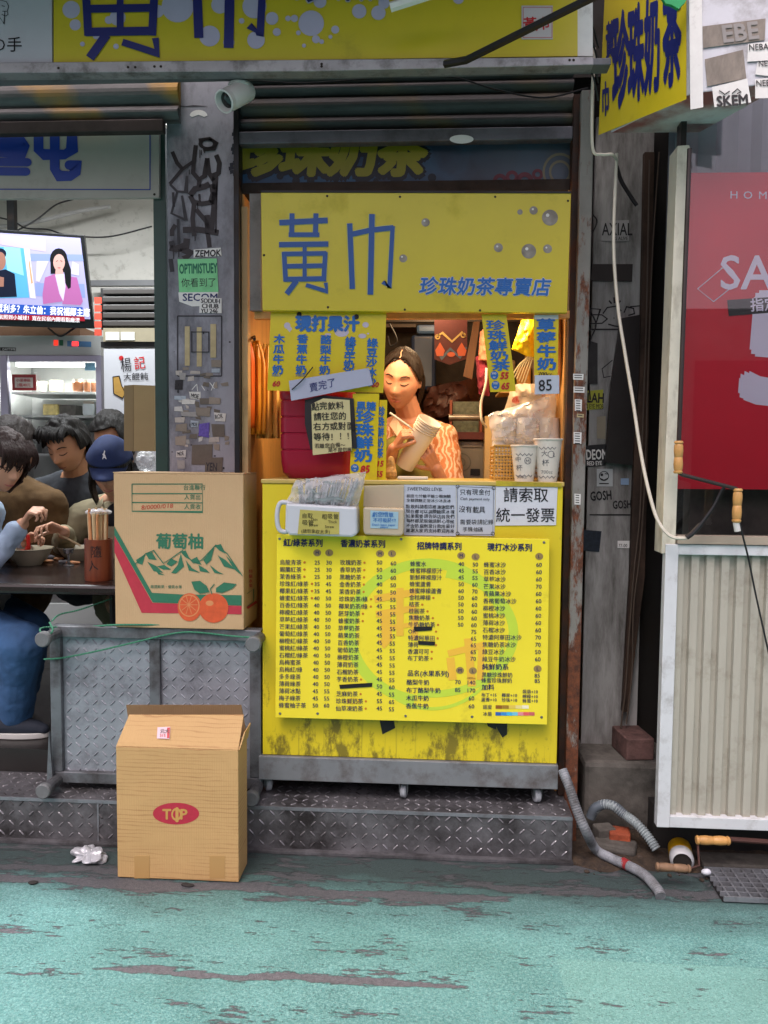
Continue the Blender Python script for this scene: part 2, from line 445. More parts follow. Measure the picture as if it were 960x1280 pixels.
gl(mb, [(268, 660), (262, 710)], 4); gl(mb, [(365, 640), (362, 720), (355, 860), (340, 970)], 5.2)
gl(mb, [(210, 760), (240, 720), (300, 705), (330, 690)], 5.5); gl(mb, [(210, 760), (230, 800), (280, 812), (355, 800)], 4.5)
gl(mb, [(345, 690), (355, 745), (340, 805)], 6); gl(mb, [(266, 750), (270, 800)], 2)
gl(mb, [(235, 810), (225, 900), (235, 1010)], 4.2); gl(mb, [(245, 845), (310, 920), (318, 990), (330, 1080)], 4.2)
gl(mb, [(165, 972), (260, 970), (385, 990)], 5.6); gl(mb, [(315, 880), (318, 960)], 5)
gl(mb, [(100, 490), (130, 560), (165, 600)], 3.6); gl(mb, [(230, 550), (160, 600), (85, 690)], 3.2)
gl(mb, [(190, 1025), (185, 1070), (120, 1090), (85, 1080)], 6); gl(mb, [(150, 1085), (215, 1115), (170, 1150)], 6)
gl(mb, [(120, 940), (98, 975), (98, 1010)], 4); gl(mb, [(375, 680), (368, 990)], 1.4)
for x, y, l in ((280, 480, 30), (270, 478, 50), (300, 478, 22), (205, 600, 30), (255, 800, 40), (240, 1000, 40), (330, 1000, 60), (108, 1090, 60), (140, 1090, 50)):
    gl(mb, [(x, y), (x, y + l)], .9)
mb.build('graffiti', ink, pl_)
mb = MB()
gl(mb, [(85, 690), (130, 735), (185, 740), (190, 640)], 2.2); gl(mb, [(130, 740), (95, 870), (170, 905), (185, 915), (160, 760)], 2.2)
gl(mb, [(135, 905), (140, 1060)], 2.6); gl(mb, [(105, 740), (110, 830)], 2.4); gl(mb, [(95, 1040), (105, 1090)], 5)
gl(mb, [(90, 290 + 860), (100, 1230)], 4)
mb.flat([cx(*p) for p in ((75, 205), (120, 203), (180, 210), (230, 204), (320, 210), (310, 212), (180, 214), (90, 211))], PP)
for k in range(60):
    a = random.uniform(213, 289); b = random.uniform(400, 990); s_ = random.uniform(.4, 1.6)
    mb.disc(a, b, s_, PP, 6, s_ * random.uniform(.4, 2))
mb.build('graffiti', ink_soft, pl_)
mb = MB(); a = cx(262, 268); mb.flat([(a[0] + 11 * math.cos(R(t)), a[1] + 7 * math.sin(R(t))) for t in range(180, 361, 15)] + [(a[0] + 7, a[1] + 2), (a[0], a[1] - 1), (a[0] - 8, a[1] + 2)], PP)
mb.build('peeled_paper', white_paint, pl_)
# inspection plate with tape strips
PQ = plane(.2165)
mb = MB()
for q in (((222, 395), (277, 395)), ((277, 395), (277, 470)), ((277, 470), (222, 470)), ((222, 470), (222, 395))): mb.stroke(q, 1.6, PP)
mb.stroke([(239.5, 415), (261, 415), (261, 440), (239.5, 440), (239.5, 414)], 1.2, PQ)
mb.build('plate_outline', ink_soft, pl_)
M_tape = mat('yellowed tape', 'b3a47c', .6, var=.15, vs=30, dirt=.2, dcol='6b5d40')
for q in ((231, 408, 237, 457), (246, 409, 252, 458), (263, 405, 270, 447)):
    MB().rect(*q, .2170, .002).build('tape_strip', M_tape, pl_)
M_blackpaper = mat('black sticker', '17171a', .5, var=.2)
stick_cols = [mat('sticker ' + c, c, .5, var=.12, vs=40, dirt=.25, dcol='6a645c', ds=30) for c in ('b9b8b4', '8f8d8a', 'a9a29a', '7d7468', '9aa6b0', 'c6c4be', '5e564c', '8a8074')]
# named stickers
s_ = MB().poly([(242, 312), (276, 309.5), (277, 320), (242, 322)], .2172, .001).build('sticker', white_paint, pl_, label='white sticker reading ZEMOK')
Print('lettering', [ink], s_, plane(.2166)).t('ZEMOK', 243.5, 321, 11.5, 0, .035, -2, .1, .83)
M_green = mat('green fluorescent paper', '79c98c', .55, var=.08, vs=20, dirt=.1, dcol='4f7a5a')
s_ = MB().poly([(222, 324), (271, 323), (273, 366), (224, 366)], .2175, .001).build('sticker', M_green, pl_, label='green sticker with Chinese writing')
Print('lettering', [mat('teal marker', '0c6a4e', .5), ink_soft], s_, plane(.2168)).t('OPTIMISTUEY', 224, 342, 17, 0, .035, -1.5, 0, .46).t('你看到了', 226.5, 358, 12, 1, 0, -1, 0, .92)
s_ = MB().poly([(223, 365.5), (273, 365), (271, 382), (240, 383), (224, 377)], .2170, .001).build('sticker', white_paint, pl_, label='white security company sticker')
Print('lettering', [mat('navy ink', '1b2c5e', .5)], s_, plane(.2164)).t('SECOM', 228, 376, 13, 0, .02, 0, 0, 1.05)
s_ = MB().poly([(250, 371), (277, 373), (277, 391.5), (249, 391)], .2162, .001).build('sticker', white_paint, pl_, label='white sticker with three lines of black capitals')
Print('lettering', [ink], s_, plane(.2156)).t('SODUH', 251, 378.5, 8.2, 0, .04, 2, 0, .85).t('CHUB', 252, 385, 8.2, 0, .04, 2, 0, .95).t('YU 246', 251, 391, 7.5, 0, .04, 1, 0, .9)
rr = random.Random(11)
k = 0
spots = [(219, 475, 9, 12), (224, 466, 8, 8), (238, 464, 13, 4), (264, 450, 12, 9), (265, 460, 9, 6), (237, 489, 14, 10), (250, 498, 12, 8), (262, 497, 14, 8), (218, 508, 10, 6),
         (226, 514, 20, 7), (219, 521, 12, 8), (220, 530, 14, 9), (238, 526, 10, 8), (268, 516, 14, 10), (265, 530, 16, 16), (219, 545, 13, 12), (221, 563, 11, 9), (222, 575, 9, 10),
         (262, 547, 12, 6), (245, 510, 18, 10), (217, 495, 16, 5), (228, 500, 16, 6), (268, 580, 10, 8), (240, 556, 26, 24), (256, 572, 22, 18)]
for i, (a, b, w_, h_) in enumerate(spots):
    m_ = stick_cols[i % 8] if i not in (0,) else M_blackpaper
    if i >= 23: m_ = stick_cols[6]
    j = lambda: rr.uniform(-1, 1)
    s_ = MB().poly([(a + j(), b + j()), (a + w_ + j(), b + j()), (a + w_ + j(), b + h_ + j()), (a + j(), b + h_ + j())], .2176 - .0003 * (i % 5), .0006).build('sticker', m_, pl_)
    if h_ > 6 and i % 8 in (0, 5, 4):
        Print('lettering', [ink_soft], s_, plane(.2158)).t(rr.choice(['CAZ', 'MOE', 'YEN', 'ROK']), a + 1, b + h_ - 2, h_ * .8, 0, .02, rr.uniform(-10, 10), 0, w_ / (h_ * 2.3))
for i in range(34):
    a, b = rr.uniform(214, 284), rr.uniform(452, 588); w_, h_ = rr.uniform(4, 11), rr.uniform(3, 8); j = lambda: rr.uniform(-1.2, 1.2)
    MB().poly([(a + j(), b + j()), (a + w_ + j(), b + j()), (a + w_ + j(), b + h_ + j()), (a + j(), b + h_ + j())], .2183 - .00003 * i, .0003).build('sticker', stick_cols[rr.choice((1, 2, 3, 6, 7, 6, 3, 0))], pl_)
s_ = MB().poly([(249, 530), (262, 528), (261, 547), (248, 545)], .2162, .0006).build('sticker', mat('violet sticker', '5a4a9a', .4, var=.4, vs=90), pl_, label='violet sticker')
mb = MB()
for s0, s1 in (((240, 487), (246, 480)), ((246, 480), (247, 489)), ((252, 482), (256, 488)), ((262, 478), (268, 486)), ((268, 478), (264, 488))): mb.stroke([s0, s1], .8, PP)
mb.build('graffiti', white_paint, pl_)

# black frame and cream jamb right of the pillar
jx0, jx1 = U(294.5, 500, .1).x, U(301, 500, .1).x
tag(MB().box(jx0, jx1, .08, .14, ZS, 2.72).build('door_frame_post', M_blackmetal, bevel=.002), 'thin black frame post right of the stickered pillar', 'post')
tag(MB().box(jx1 + .001, U(311, 500, .13).x, .115, .16, ZS, 2.35).build('wooden_jamb', mat('cream wood jamb', 'b79a6c', .6, var=.15, vs=4, stretch=(6, 6, .5), dirt=.25, dcol='5d4425')), 'cream wooden jamb at the left edge of the kiosk opening', 'post')

# ---------------------------------------------------------------- rusty post right of the kiosk, shutter boxes
M_rustpaint = NT('grey paint over rust'); k = M_rustpaint
f = k.noise(7, 8, .75, k.mapping((1.6, 1.6, .45)))
sp = k.n('ShaderNodeSeparateXYZ'); k.l(k.co, sp.inputs[0])
low = k.n('ShaderNodeMapRange', i_1=.4, i_2=1.3, i_3=.16, i_4=-.02); k.l(sp.outputs[2], low.inputs[0])
msk = k.ramp(k.math('ADD', f, low.outputs[0]), .5, .56)
rust = k.ramp(k.noise(40, 5, .7), .3, .7, (*lin('2b1a12'), 1), (*lin('7a4426'), 1))
k.color(k.mix(msk, k.mix(k.noise(9, 5), lin('64655f'), lin('8d8c86')), rust)); k.b.inputs['Roughness'].default_value = .75
k.bump(f, .4, .01); M_rustpaint = k.m
rp = MB().box(U(718, 500, .06).x, U(734, 500, .06).x, .06, .16, .0, 2.72).build('rusty_post', M_rustpaint, bevel=.003)
tag(rp, 'rust streaked grey steel post at the right side of the kiosk', 'post')
for i, (a, b, w_, h_) in enumerate([(711.5, 467, 13, 8), (712, 483, 14, 8), (713.5, 499, 9, 15), (712, 540, 10, 15), (713, 617, 8, 14), (716, 517, 9, 5)]):
    a += 5; s_ = MB().poly([(a, b), (a + w_, b + .6), (a + w_ - .4, b + h_), (a, b + h_ - .5)], .0575, .0006).build('sticker', M_tape if i == 5 else white_paint, rp)
    mb = MB()
    for q in range(int(h_ / 3)): mb.stroke([(a + 1.5, b + 2 + q * 3), (a + w_ - 2, b + 2.3 + q * 3)], 1.1, plane(.0568))
    mb.build('lettering', ink_soft, s_)
tag(MB().box(U(708, 500, .1).x, U(716.5, 500, .1).x, .09, .15, ZS, 2.72).build('door_frame_post', mat('dark rusty frame', '2a1f19', .7, .2, .4, 9, dirt=.5, dcol='55301c', ds=9), bevel=.002), 'dark rusty frame post between kiosk and grey post', 'post')

def spray_shutter(name, base, spray, x_bias):
    k = NT(name)
    n = k.noise(1.6, 4, .55, k.mapping((1.4, 1, 1.4), (x_bias, 0, 0)))
    sp = k.n('ShaderNodeSeparateXYZ'); k.l(k.co, sp.inputs[0])
    st_ = k.math('SINE', k.math('MULTIPLY_ADD', sp.outputs[0], 11, k.math('MULTIPLY', sp.outputs[2], 16)))
    mm = k.ramp(k.math('MULTIPLY_ADD', st_, .14, n), .5, .66)
    dk = k.ramp(k.noise(9, 6, .7, k.mapping((.5, 1, 3))), .3, .7, (*[c * .45 for c in lin(base)], 1), (*lin(base), 1))
    k.color(k.mix(k.math('MULTIPLY', mm, .75), dk, lin(spray))); k.b.inputs['Roughness'].default_value = .6; k.b.inputs['Metallic'].default_value = .2
    k.bump(k.noise(70, 4), .1, .005)
    return k.m
def slats(mb, xa, xb, zs, Y):
    for z1, z0 in zip(zs, zs[1:]):
        h = z1 - z0; n = 7; pts = []
        for i in range(n + 1):
            t = i / n; pts.append((Y - .022 * math.sin(math.pi * t) ** .8, z1 - h * (.06 + .88 * t)))
        vs_ = [(xx, y, z) for y, z in pts for xx in (xa, xb)]
        mb.add(vs_, [(2 * i, 2 * i + 2, 2 * i + 3, 2 * i + 1) for i in range(n)])
        mb.box(xa, xb, Y + .004, Y + .02, z0 - h * .06, z1 - h * .0)
zz = lambda y, Y, x=480: U(x, y, Y).z
sh = thing('roller_shutter', 'rolled up brown grey roller shutter above the kiosk sign', 'shutter', (0, .13, 2.4))
mb = MB(); slats(mb, U(297, 130, .13).x, U(716, 130, .13).x, [zz(y, .13) for y in (84, 103, 118, 144, 163)], .13)
mb.build('slat_curtain', spray_shutter('brown sprayed shutter', '4d4a4a', '5f4d22', 4.1), sh)
mb = MB(); mb.box(U(297, 130, .11).x, U(716, 130, .11).x, .09, .135, zz(180, .11), zz(164, .11)); mb.build('bottom_bar', mat('grey shutter bar', '62636a', .5, .4, .2, dirt=.4), sh, bevel=.004)
mb = MB(); mb.disc(577, 174, 15, plane(.0885), 20, 5.5); mb.build('pull_plate', white_paint, sh)
sh = thing('roller_shutter', 'rolled up shutter with yellow and black spray paint above the noodle shop', 'shutter', (-1.3, .2, 2.4))
mb = MB(); slats(mb, U(-90, 130, .2).x, U(224, 130, .2).x, [zz(y, .2, 100) for y in (84, 100, 133, 153)], .2)
mb.build('slat_curtain', spray_shutter('yellow sprayed shutter', '6b6a6a', 'b08420', 0), sh)
mb = MB(); mb.box(U(-90, 130, .18).x, U(205, 130, .18).x, .165, .2, zz(168, .18, 100), zz(152, .18, 100)); mb.build('bottom_bar', mat('rusty shutter bar', '3c3330', .6, .3, .3, dirt=.4), sh, bevel=.004)
# beam behind the sign frame
tag(MB().box(U(-120, 90, -.1).x, U(755, 90, -.1).x, -.21, -.15, zz(89, -.2), zz(80, -.2)).build('shop_front_beam', mat('grey painted beam', '686c70', .5, .3, .15, dirt=.35), bevel=.003), 'grey horizontal beam under the big shop signs', 'beam')
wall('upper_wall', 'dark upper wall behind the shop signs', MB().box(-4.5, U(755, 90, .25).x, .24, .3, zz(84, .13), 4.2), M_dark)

# ---------------------------------------------------------------- alley gap between kiosk and right shop
M_alley = mat('dirty white board', '989895', .6, var=.2, vs=3, stretch=(5, 5, .5), dirt=.6, dcol='45423d', ds=3, dst=(3, 3, .6))
al = MB().box(U(737, 500, .36).x, U(808, 500, .36).x, .36, .38, .22, 2.75).build('alley_board', M_alley)
tag(al, 'tall dirty white board with stickers closing the narrow gap', 'board')
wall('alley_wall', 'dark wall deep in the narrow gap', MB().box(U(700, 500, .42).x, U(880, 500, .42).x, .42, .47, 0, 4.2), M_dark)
AP = plane(.3585); mb = MB()
mb.stroke([(737, 643.5), (792, 643.5)], 1.6, AP)
ax = lambda x, y: (700 + x * .2189, 170 + y * .2188)
def ag(pts, wd=1.3): mb.stroke([ax(*p) for p in pts], wd, AP)
ag([(130, 1105), (360, 1105)], 2); ag([(245, 1015), (270, 980), (320, 972), (350, 1000)], 1.6); ag([(280, 940), (295, 958)], 2); ag([(308, 922), (312, 955)], 2.2); ag([(345, 940), (335, 955)], 2)
ag([(365, 1010), (380, 975), (420, 985), (425, 1015), (390, 1025)], 1.6); ag([(400, 975), (460, 970), (465, 1010)], 1.4); ag([(275, 1075), (310, 1085), (345, 1090)], 1.8)
ag([(160, 1020), (240, 1022), (270, 1045), (240, 1070), (170, 1072)], 1.5); ag([(300, 1280), (240, 1330), (250, 1380), (300, 1370), (330, 1260)], 1.2)
ag([(160, 985), (230, 990), (200, 1090)], 1.3)
mb.disc(*ax(308, 1040), .8, AP, 8)
mb.build('graffiti', ink, al)
def board_sticker(q, m_, lab, *texts):
    s = MB().poly(q, .3574, .0008).build('sticker', m_, al, label=lab)
    if texts:
        p = Print('lettering', [ink, white_paint], s, plane(.3566))
        for t in texts: p.t(*t)
    return s
ghost = mat('clear vinyl sticker', '9c9c99', .4, var=.1, vs=20)
board_sticker([(752, 276), (786, 275), (786, 301), (752, 301)], ghost, 'pale sticker reading AXIAL', ('AXIAL', 752.5, 294, 22, 0, .01, 0, 0, .62), ('IS ALIVE', 768, 300, 6, 0, .01, 0, 0, .8))
board_sticker([(726.5, 489), (754, 487), (754, 511), (726.5, 513)], mat('lime sticker', 'a5a832', .5, var=.1), 'lime sticker reading BLAH', ('BLAH', 727, 502.5, 17, 0, .03, 2, 0, .68), ('RED EYE MOB', 727, 510.5, 8.5, 0, .02, 1, 0, .52))
board_sticker([(731, 557), (757, 555), (757, 582), (732, 584)], M_blackpaper, 'black sticker with white capitals DEOM', ('DEOM', 732.5, 574.5, 17.5, 1, .025, -2, 0, .55), ('RED EYE', 733.5, 582, 7.5, 1, .02, -2, 0, .68))
s = board_sticker([(746, 586), (766, 586), (766, 608), (746, 608)], mat('pale sticker', 'aeb4b4', .5, var=.1), 'square pale sticker with winking face')
mb = MB(); mb.disc(755, 595, 6.4, plane(.3564), 20, 6.2, r0=5.4); mb.disc(752.3, 593.5, 1.8, plane(.3563), 10); mb.stroke([(756, 592), (760, 592.6)], 1, plane(.3563)); mb.stroke([(750.5, 598), (755, 600.2), (760, 597.5)], 1, plane(.3563)); mb.stroke([(749, 604.5), (761, 604.5)], 1.3, plane(.3563)); mb.build('lettering', ink, s)
board_sticker([(776, 598), (786, 598), (786, 606), (776, 606)], mat('pale blue sticker', '7f98b4', .5), None)
board_sticker([(726, 662), (752, 664), (749, 690), (725, 688)], mat('dark flyer', '1f2430', .4, var=.6, vs=60), 'dark square flyer')
board_sticker([(746, 521), (757, 520), (757, 549), (746, 548)], mat('old tape', '8a8370', .5), None)
board_sticker([(764, 468), (792, 471), (791, 482), (763, 479)], white_paint, 'torn white sticker', ('ALOHA', 764, 480, 12, 0, .01, 4, 0, .75))
board_sticker([(783, 449), (803, 452), (792, 463), (786, 462)], white_paint, None, ('力', 786, 460, 9, 0, .02))
board_sticker([(772, 676), (788, 676), (787, 685), (772, 685)], white_paint, None, ('77-00', 773, 684, 6, 0, .01, 0, 0, .8))
p = Print('graffiti_tag', [ink], al, AP); p.t('GOSH', 738, 626, 16, 0, .03, -4, 0, .62).t('GOSH', 766, 636, 14, 0, .03, -3, 0, .62)
v = MB().poly([(740, 330), (791, 330), (790, 352), (739, 351)], .3555, .002).build('vent_slot', mat('brown vent', '2c2623', .6, var=.3), al)
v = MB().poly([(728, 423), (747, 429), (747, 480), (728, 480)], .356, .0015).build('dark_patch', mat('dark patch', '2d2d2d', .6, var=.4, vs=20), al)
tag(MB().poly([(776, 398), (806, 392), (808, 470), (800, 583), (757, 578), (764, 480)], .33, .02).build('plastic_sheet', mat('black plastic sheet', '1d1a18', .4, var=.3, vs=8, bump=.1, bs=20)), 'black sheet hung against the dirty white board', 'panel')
tag(MB().poly([(806, 190), (818, 190), (812, 480), (806, 720), (785, 890), (778, 890), (788, 720), (793, 560), (800, 470)], .31, .03).build('brown_plank', mat('old brown plank', '3c2a1d', .7, var=.4, vs=3, stretch=(8, 8, .6), dirt=.5, dcol='1b130d')), 'tall warped brown plank leaning in the gap', 'plank')
M_wire = mat('black cable', '18171a', .5, var=.1); M_wwire = mat('white cable', 'c9c4b4', .5, var=.08, vs=10, dirt=.15); M_gwire = mat('brown cable', '4d4035', .6, var=.2)
def cable(label, pts, r, m, name='cable', n=8): return tag(MB().tube(curve(pts, n), r, 6).build(name, m, smooth=True), label, 'cable')
cable('thin brown cable hugging the plank down to the brick', [U(a, b, .29) for a, b in ((812, 200), (808, 400), (803, 540), (800, 640), (792, 720), (786, 800), (782, 860), (776, 910))], .003, M_gwire)
cable('second brown cable twisting beside the plank', [U(a, b, .285) for a, b in ((824, 190), (815, 330), (809, 500), (806, 600), (800, 690), (792, 760), (790, 840), (783, 905))], .0028, M_gwire)
cable('long white cable drooping from box sign to shop window corner', [U(771, 192, .02), U(767, 300, 0), U(772, 380, -.02), U(781, 440, -.05), U(791, 500, -.08), U(800, 560, -.12), U(810, 610, -.16), U(822, 650, -.19), U(838, 670, -.21), U(858, 673, -.215)], .0055, M_wwire)
cable('black cable running down the board edge in the gap', [U(a, b, .33) for a, b in ((741, 268), (746, 278), (737, 300), (733, 330), (735, 380), (745, 405), (738, 425), (734, 450), (738, 500))], .0028, M_wire)
cable('thick black hose hanging below the box sign', [U(a, b, .25) for a, b in ((771, 208), (776, 225), (786, 242), (796, 257))], .007, M_wire)
# concrete plinth, bricks
M_conc = mat('stained concrete', '5e5b55', .85, var=.4, vs=6, dirt=.5, dcol='1d1a17', ds=4, bump=.5, bs=25)
pts = [(729, 936), (752, 925), (800, 920), (838, 925), (838, 1062), (731, 1062)]
mb = MB(); a, b = U(729, 1000, .16).x, U(845, 1000, .16).x
mb.box(a, b, .16, .42, 0, zz(944, .16))
o = mb.build('concrete_plinth', M_conc, bevel=.02); tag(o, 'rough stained concrete plinth at the foot of the gap', 'plinth')
def block(name, label, cat, px, py, Y, sz, m, rz=0, rx=0, bev=.006, z=None):
    c = U(px, py, Y); M = Matrix.Translation(V((c.x, Y + sz[1] / 2, (c.z if z is None else z)))) @ Matrix.Rotation(R(rz), 4, 'Z') @ Matrix.Rotation(R(rx), 4, 'Y')
    mb = MB(); mb.box(-sz[0] / 2, sz[0] / 2, -sz[1] / 2, sz[1] / 2, 0, sz[2], M)
    return tag(mb.build(name, m, bevel=bev), label, cat)
M_brick = mat('old pink brick', '634944', .85, var=.3, vs=14, dirt=.5, dcol='2f2522', ds=10, bump=.5, bs=60)
M_brick2 = mat('red brick rubble', '96482c', .85, var=.35, vs=14, dirt=.4, dcol='2f2019', ds=10, bump=.5, bs=60)
block('brick', 'pinkish brick lying on the concrete plinth under the plank', 'brick', 797, 934, .185, (.11, .16, .085), M_brick, 8, z=zz(944, .16) + .001)
block('brick', 'orange red broken brick on the ground beside the grey hose', 'brick', 777, 1053, .02, (.075, .07, .06), M_brick2, -10, z=.004)
block('brick', 'dirty brick half buried behind the grey hose', 'brick', 757, 1052, .04, (.07, .06, .065), M_conc, 15, z=.004)
block('rubble_chunk', 'long flat grey rubble chunk beside the grey hose', 'rubble', 772, 1080, -.03, (.15, .09, .035), M_conc, -18, z=.003, bev=.014)

# ---------------------------------------------------------------- right shop front
YW = -.16
M_cream = mat('cream painted post', 'c9c6b4', .55, var=.1, vs=6, dirt=.35, dcol='8a8270', ds=8, dst=(2, 2, .8))
M_white = mat('white painted metal', 'c4c8ca', .45, var=.06, vs=6, dirt=.28, dcol='7c7872', ds=9)
cp = MB().poly([(847, 182), (862, 181), (844, 692), (827, 692)], YW, .09).build('window_post', M_cream, bevel=.002)
tag(cp, 'cream post at the left edge of the red poster window', 'post')
bp = thing('corrugated_panel', 'white framed corrugated metal panel below the red poster window', 'panel', U(900, 1036, YW))
M_corr = mat('cream corrugated metal', 'a6a396', .5, var=.07, vs=5, stretch=(4, 4, .7), dirt=.3, dcol='77705f', ds=7, bump=.05)
mb = MB(); xa, xb = U(842, 860, YW).x, 2.6; z0, z1 = zz(1022, YW, 900), zz(694, YW, 900); x = xa; p = .0495; i = 0
prof = []
while x < xb:
    prof += [(x, 0), (x + p * .5, 0), (x + p * .56, .016), (x + p * .94, .016)]; x += p
vs_ = [(a, YW + .012 + d, z) for a, d in prof for z in (z0, z1)]
mb.add(vs_, [(2 * i, 2 * i + 2, 2 * i + 3, 2 * i + 1) for i in range(len(prof) - 1)])
mb.build('corrugated_sheet', M_corr, bp)
mb = MB(); mb.box(U(826, 860, YW).x, U(842, 860, YW).x, YW - .006, YW + .03, zz(1036, YW, 900), zz(681, YW, 900)); mb.build('frame_stile', M_white, bp, bevel=.002)
mb = MB(); mb.box(U(842, 860, YW).x + .0005, 2.6, YW - .004, YW + .03, zz(694, YW, 900), zz(681, YW, 900)); mb.build('frame_rail', M_white, bp, bevel=.002)
mb = MB(); mb.box(U(842, 860, YW).x + .0005, 2.6, YW - .004, YW + .03, zz(1036, YW, 900), zz(1022, YW, 900)); mb.build('frame_rail', M_white, bp, bevel=.002)
tag(MB().box(U(829, 1040, -.1).x, 2.6, .03, .10, .0, zz(1037, YW, 900) - .003).build('panel_foot_rail', mat('dark foot rail', '1f1e1d', .7, dirt=.4)), 'dark recessed rail under the corrugated panel', 'rail')
wn = thing('shop_window', 'shop window showing a red sale poster and grey curtain', 'window', U(905, 680, YW))
MB().box(U(846, 675, YW).x, 2.6, YW - .012, YW + .05, zz(680, YW, 900), zz(670, YW, 900)).build('sill', mat('beige sill', '9a8f7f', .5, var=.1), wn)
MB().box(U(862.5, 200, YW).x - .03, U(862.5, 200, YW).x - .012, YW + .005, YW + .05, zz(669, YW, 900), 2.9).build('frame', mat('dark window frame', '2d2928', .5, .3), wn)
mb = MB(); n = 90; xs = [U(846, 400, YW).x + i * (2.6 - .3) / n for i in range(n + 1)]
vs_ = [(a, YW + .16 + .012 * math.sin(i * 1.9) + .008 * math.sin(i * .8), z) for i, a in enumerate(xs) for z in (1.9, 2.95)]
mb.add(vs_, [(2 * i, 2 * i + 2, 2 * i + 3, 2 * i + 1) for i in range(n)])
mb.build('curtain', mat('grey curtain', '8d939b', .8, var=.1), wn, smooth=True)
PYW = YW + .07
M_red = mat('red poster print', 'd81230', .5, var=.05)
po = MB().poly([(850, 216), (1160, 214), (1160, 613), (832, 611)], PYW, .004).build('sale_poster', M_red, wn)
lil = mat('lilac white print', 'e9e6fa', .5, var=.02); blk = mat('black print', '15161c', .5, var=.05)
pr = Print('lettering', [lil, blk], po, plane(PYW - .002))
pr.t('HOME', 912, 248, 13.5, 0, 0, 1, 0, 1.1, step=1.55).t('SALE', 899, 361, 60, 0, .012, 0, 0, 1.0).t('5', 922, 497, 184, 0, .05, 0, .08, 1.05).t('指定', 938, 388, 17.5, 0, .02, -3, pl=plane(PYW - .0035))
mb = MB(); mb.flat([(909, 375), (1100, 362), (1100, 380), (911, 395)], plane(PYW - .0025)); mb.build('black_strip', blk, po)
mb = MB(); mb.stroke([(900, 333), (916, 337.5)], .01, plane(PYW - .002))
mb.stroke([(903, 335), (872, 361), (892, 377), (917, 357), (918, 349), (908, 335), (901, 335)], .9, plane(PYW - .0022)); mb.build('tag_outline', lil, po)
k = NT('window glass'); k.b.inputs['Base Color'].default_value = (1, 1, 1, 1); k.b.inputs['Roughness'].default_value = .02
k.b.inputs['Transmission Weight'].default_value = 1; k.b.inputs['IOR'].default_value = 1.01
gt = k.t; ms = gt.nodes.new('ShaderNodeMixShader'); tr = gt.nodes.new('ShaderNodeBsdfTransparent'); gg = gt.nodes.new('ShaderNodeBsdfGlossy'); gg.inputs['Roughness'].default_value = .015
fr = gt.nodes.new('ShaderNodeFresnel'); fr.inputs['IOR'].default_value = 1.5
gt.links.new(fr.outputs[0], ms.inputs[0]); gt.links.new(tr.outputs[0], ms.inputs[1]); gt.links.new(gg.outputs[0], ms.inputs[2])
gt.links.new(ms.outputs[0], gt.nodes['Material Output'].inputs['Surface']); M_glass = k.m
MB().box(U(862.5, 200, YW).x - .03, 2.6, YW + .026, YW + .030, zz(669, YW, 900), 2.9).build('glass_pane', M_glass, wn)
wall('right_shop_wall', 'dark interior behind the red poster window', MB().box(U(850, 500, .2).x, 2.7, .05, .12, .2, 3.0), mat('dim shop interior', '4e4943', .7, var=.5, vs=6))
wall('right_shop_wall', 'upper wall of the right shop above the box sign', MB().box(U(862, 100, -.1).x, 4.5, -.12, 1.5, 2.96, 4.2), mat('grey tile wall', '6d6b66', .7, var=.1))
wall('right_shop_wall', 'wall closing the right shop beyond the frame', MB().box(2.6, 4.5, YW, 1.5, 0, 2.96), mat('grey tile wall', '6d6b66', .7, var=.1))

# ---------------------------------------------------------------- awning overhead and the row across the alley
tag(MB().prism([(-6, -.12, 3.16), (-6, -1.15, 3.04), (.5, -1.15, 3.04), (.5, -.12, 3.16)], (0, 0, .05)).build('awning', mat('grey awning sheet', '6b6f70', .6, var=.2)), 'sloping grey awning over the shop signs above the picture', 'awning')
ob = thing('opposite_building', 'row of dark shopfronts across the alley', 'building', (0, -7, 0))
MB().box(-12, 12, -7.4, -7, 0, 3.2).build('wall', mat('opposite wall', 'b3aea8', .7, var=.3), ob)
for i in range(8): MB().box(-9 + i * 2.4, -7.1 + i * 2.4, -6.98, -6.95, .4, 2.6).build('window', mat('opposite glass', '22252a', .1), ob)
# ================================================================ SIGNS ABOVE
M_yel = mat('yellow sign print', 'c2b022', .38, var=.06, vs=4, dirt=.12, dcol='7c6f1c', ds=5)
M_yel2 = mat('yellow menu print', 'e6d732', .4, var=.03, vs=4, dirt=.06, dcol='9a8a28', ds=8)
M_blue = mat('blue sign print', '0e4a8c', .4, var=.06); M_navy = mat('navy sign print', '141f66', .4, var=.06)
M_navy2 = mat('dark navy print', '101b50', .45, var=.06)
M_lilac = mat('pale lilac print', 'aca8c0', .4, var=.05); M_redp = mat('red print', 'b01a1e', .45, var=.08)
M_bluep = mat('bright blue print', '1560a8', .45, var=.06)
M_screw = mat('rusty screw', '2c241d', .6, .4)
HUANG = [([(70, 116), (215, 109)], 17), ([(108, 88), (107, 155)], 15), ([(180, 88), (178, 155)], 15), ([(98, 152), (190, 152)], 14),
         ([(69, 182), (217, 180)], 16), ([(80, 210), (211, 208)], 14), ([(84, 204), (89, 292)], 14), ([(208, 204), (203, 292)], 14),
         ([(146, 180), (146, 288)], 12), ([(85, 247), (207, 245)], 14), ([(84, 286), (207, 284)], 15), ([(122, 290), (92, 330)], 16), ([(150, 303), (180, 312), (212, 322), (209, 296)], 12)]
JIN = [([(281, 118), (289, 315)], 16), ([(277, 153), (345, 138), (412, 131)], 16), ([(410, 126), (400, 312), (380, 294)], 13), ([(348, 90), (343, 332)], 17)]
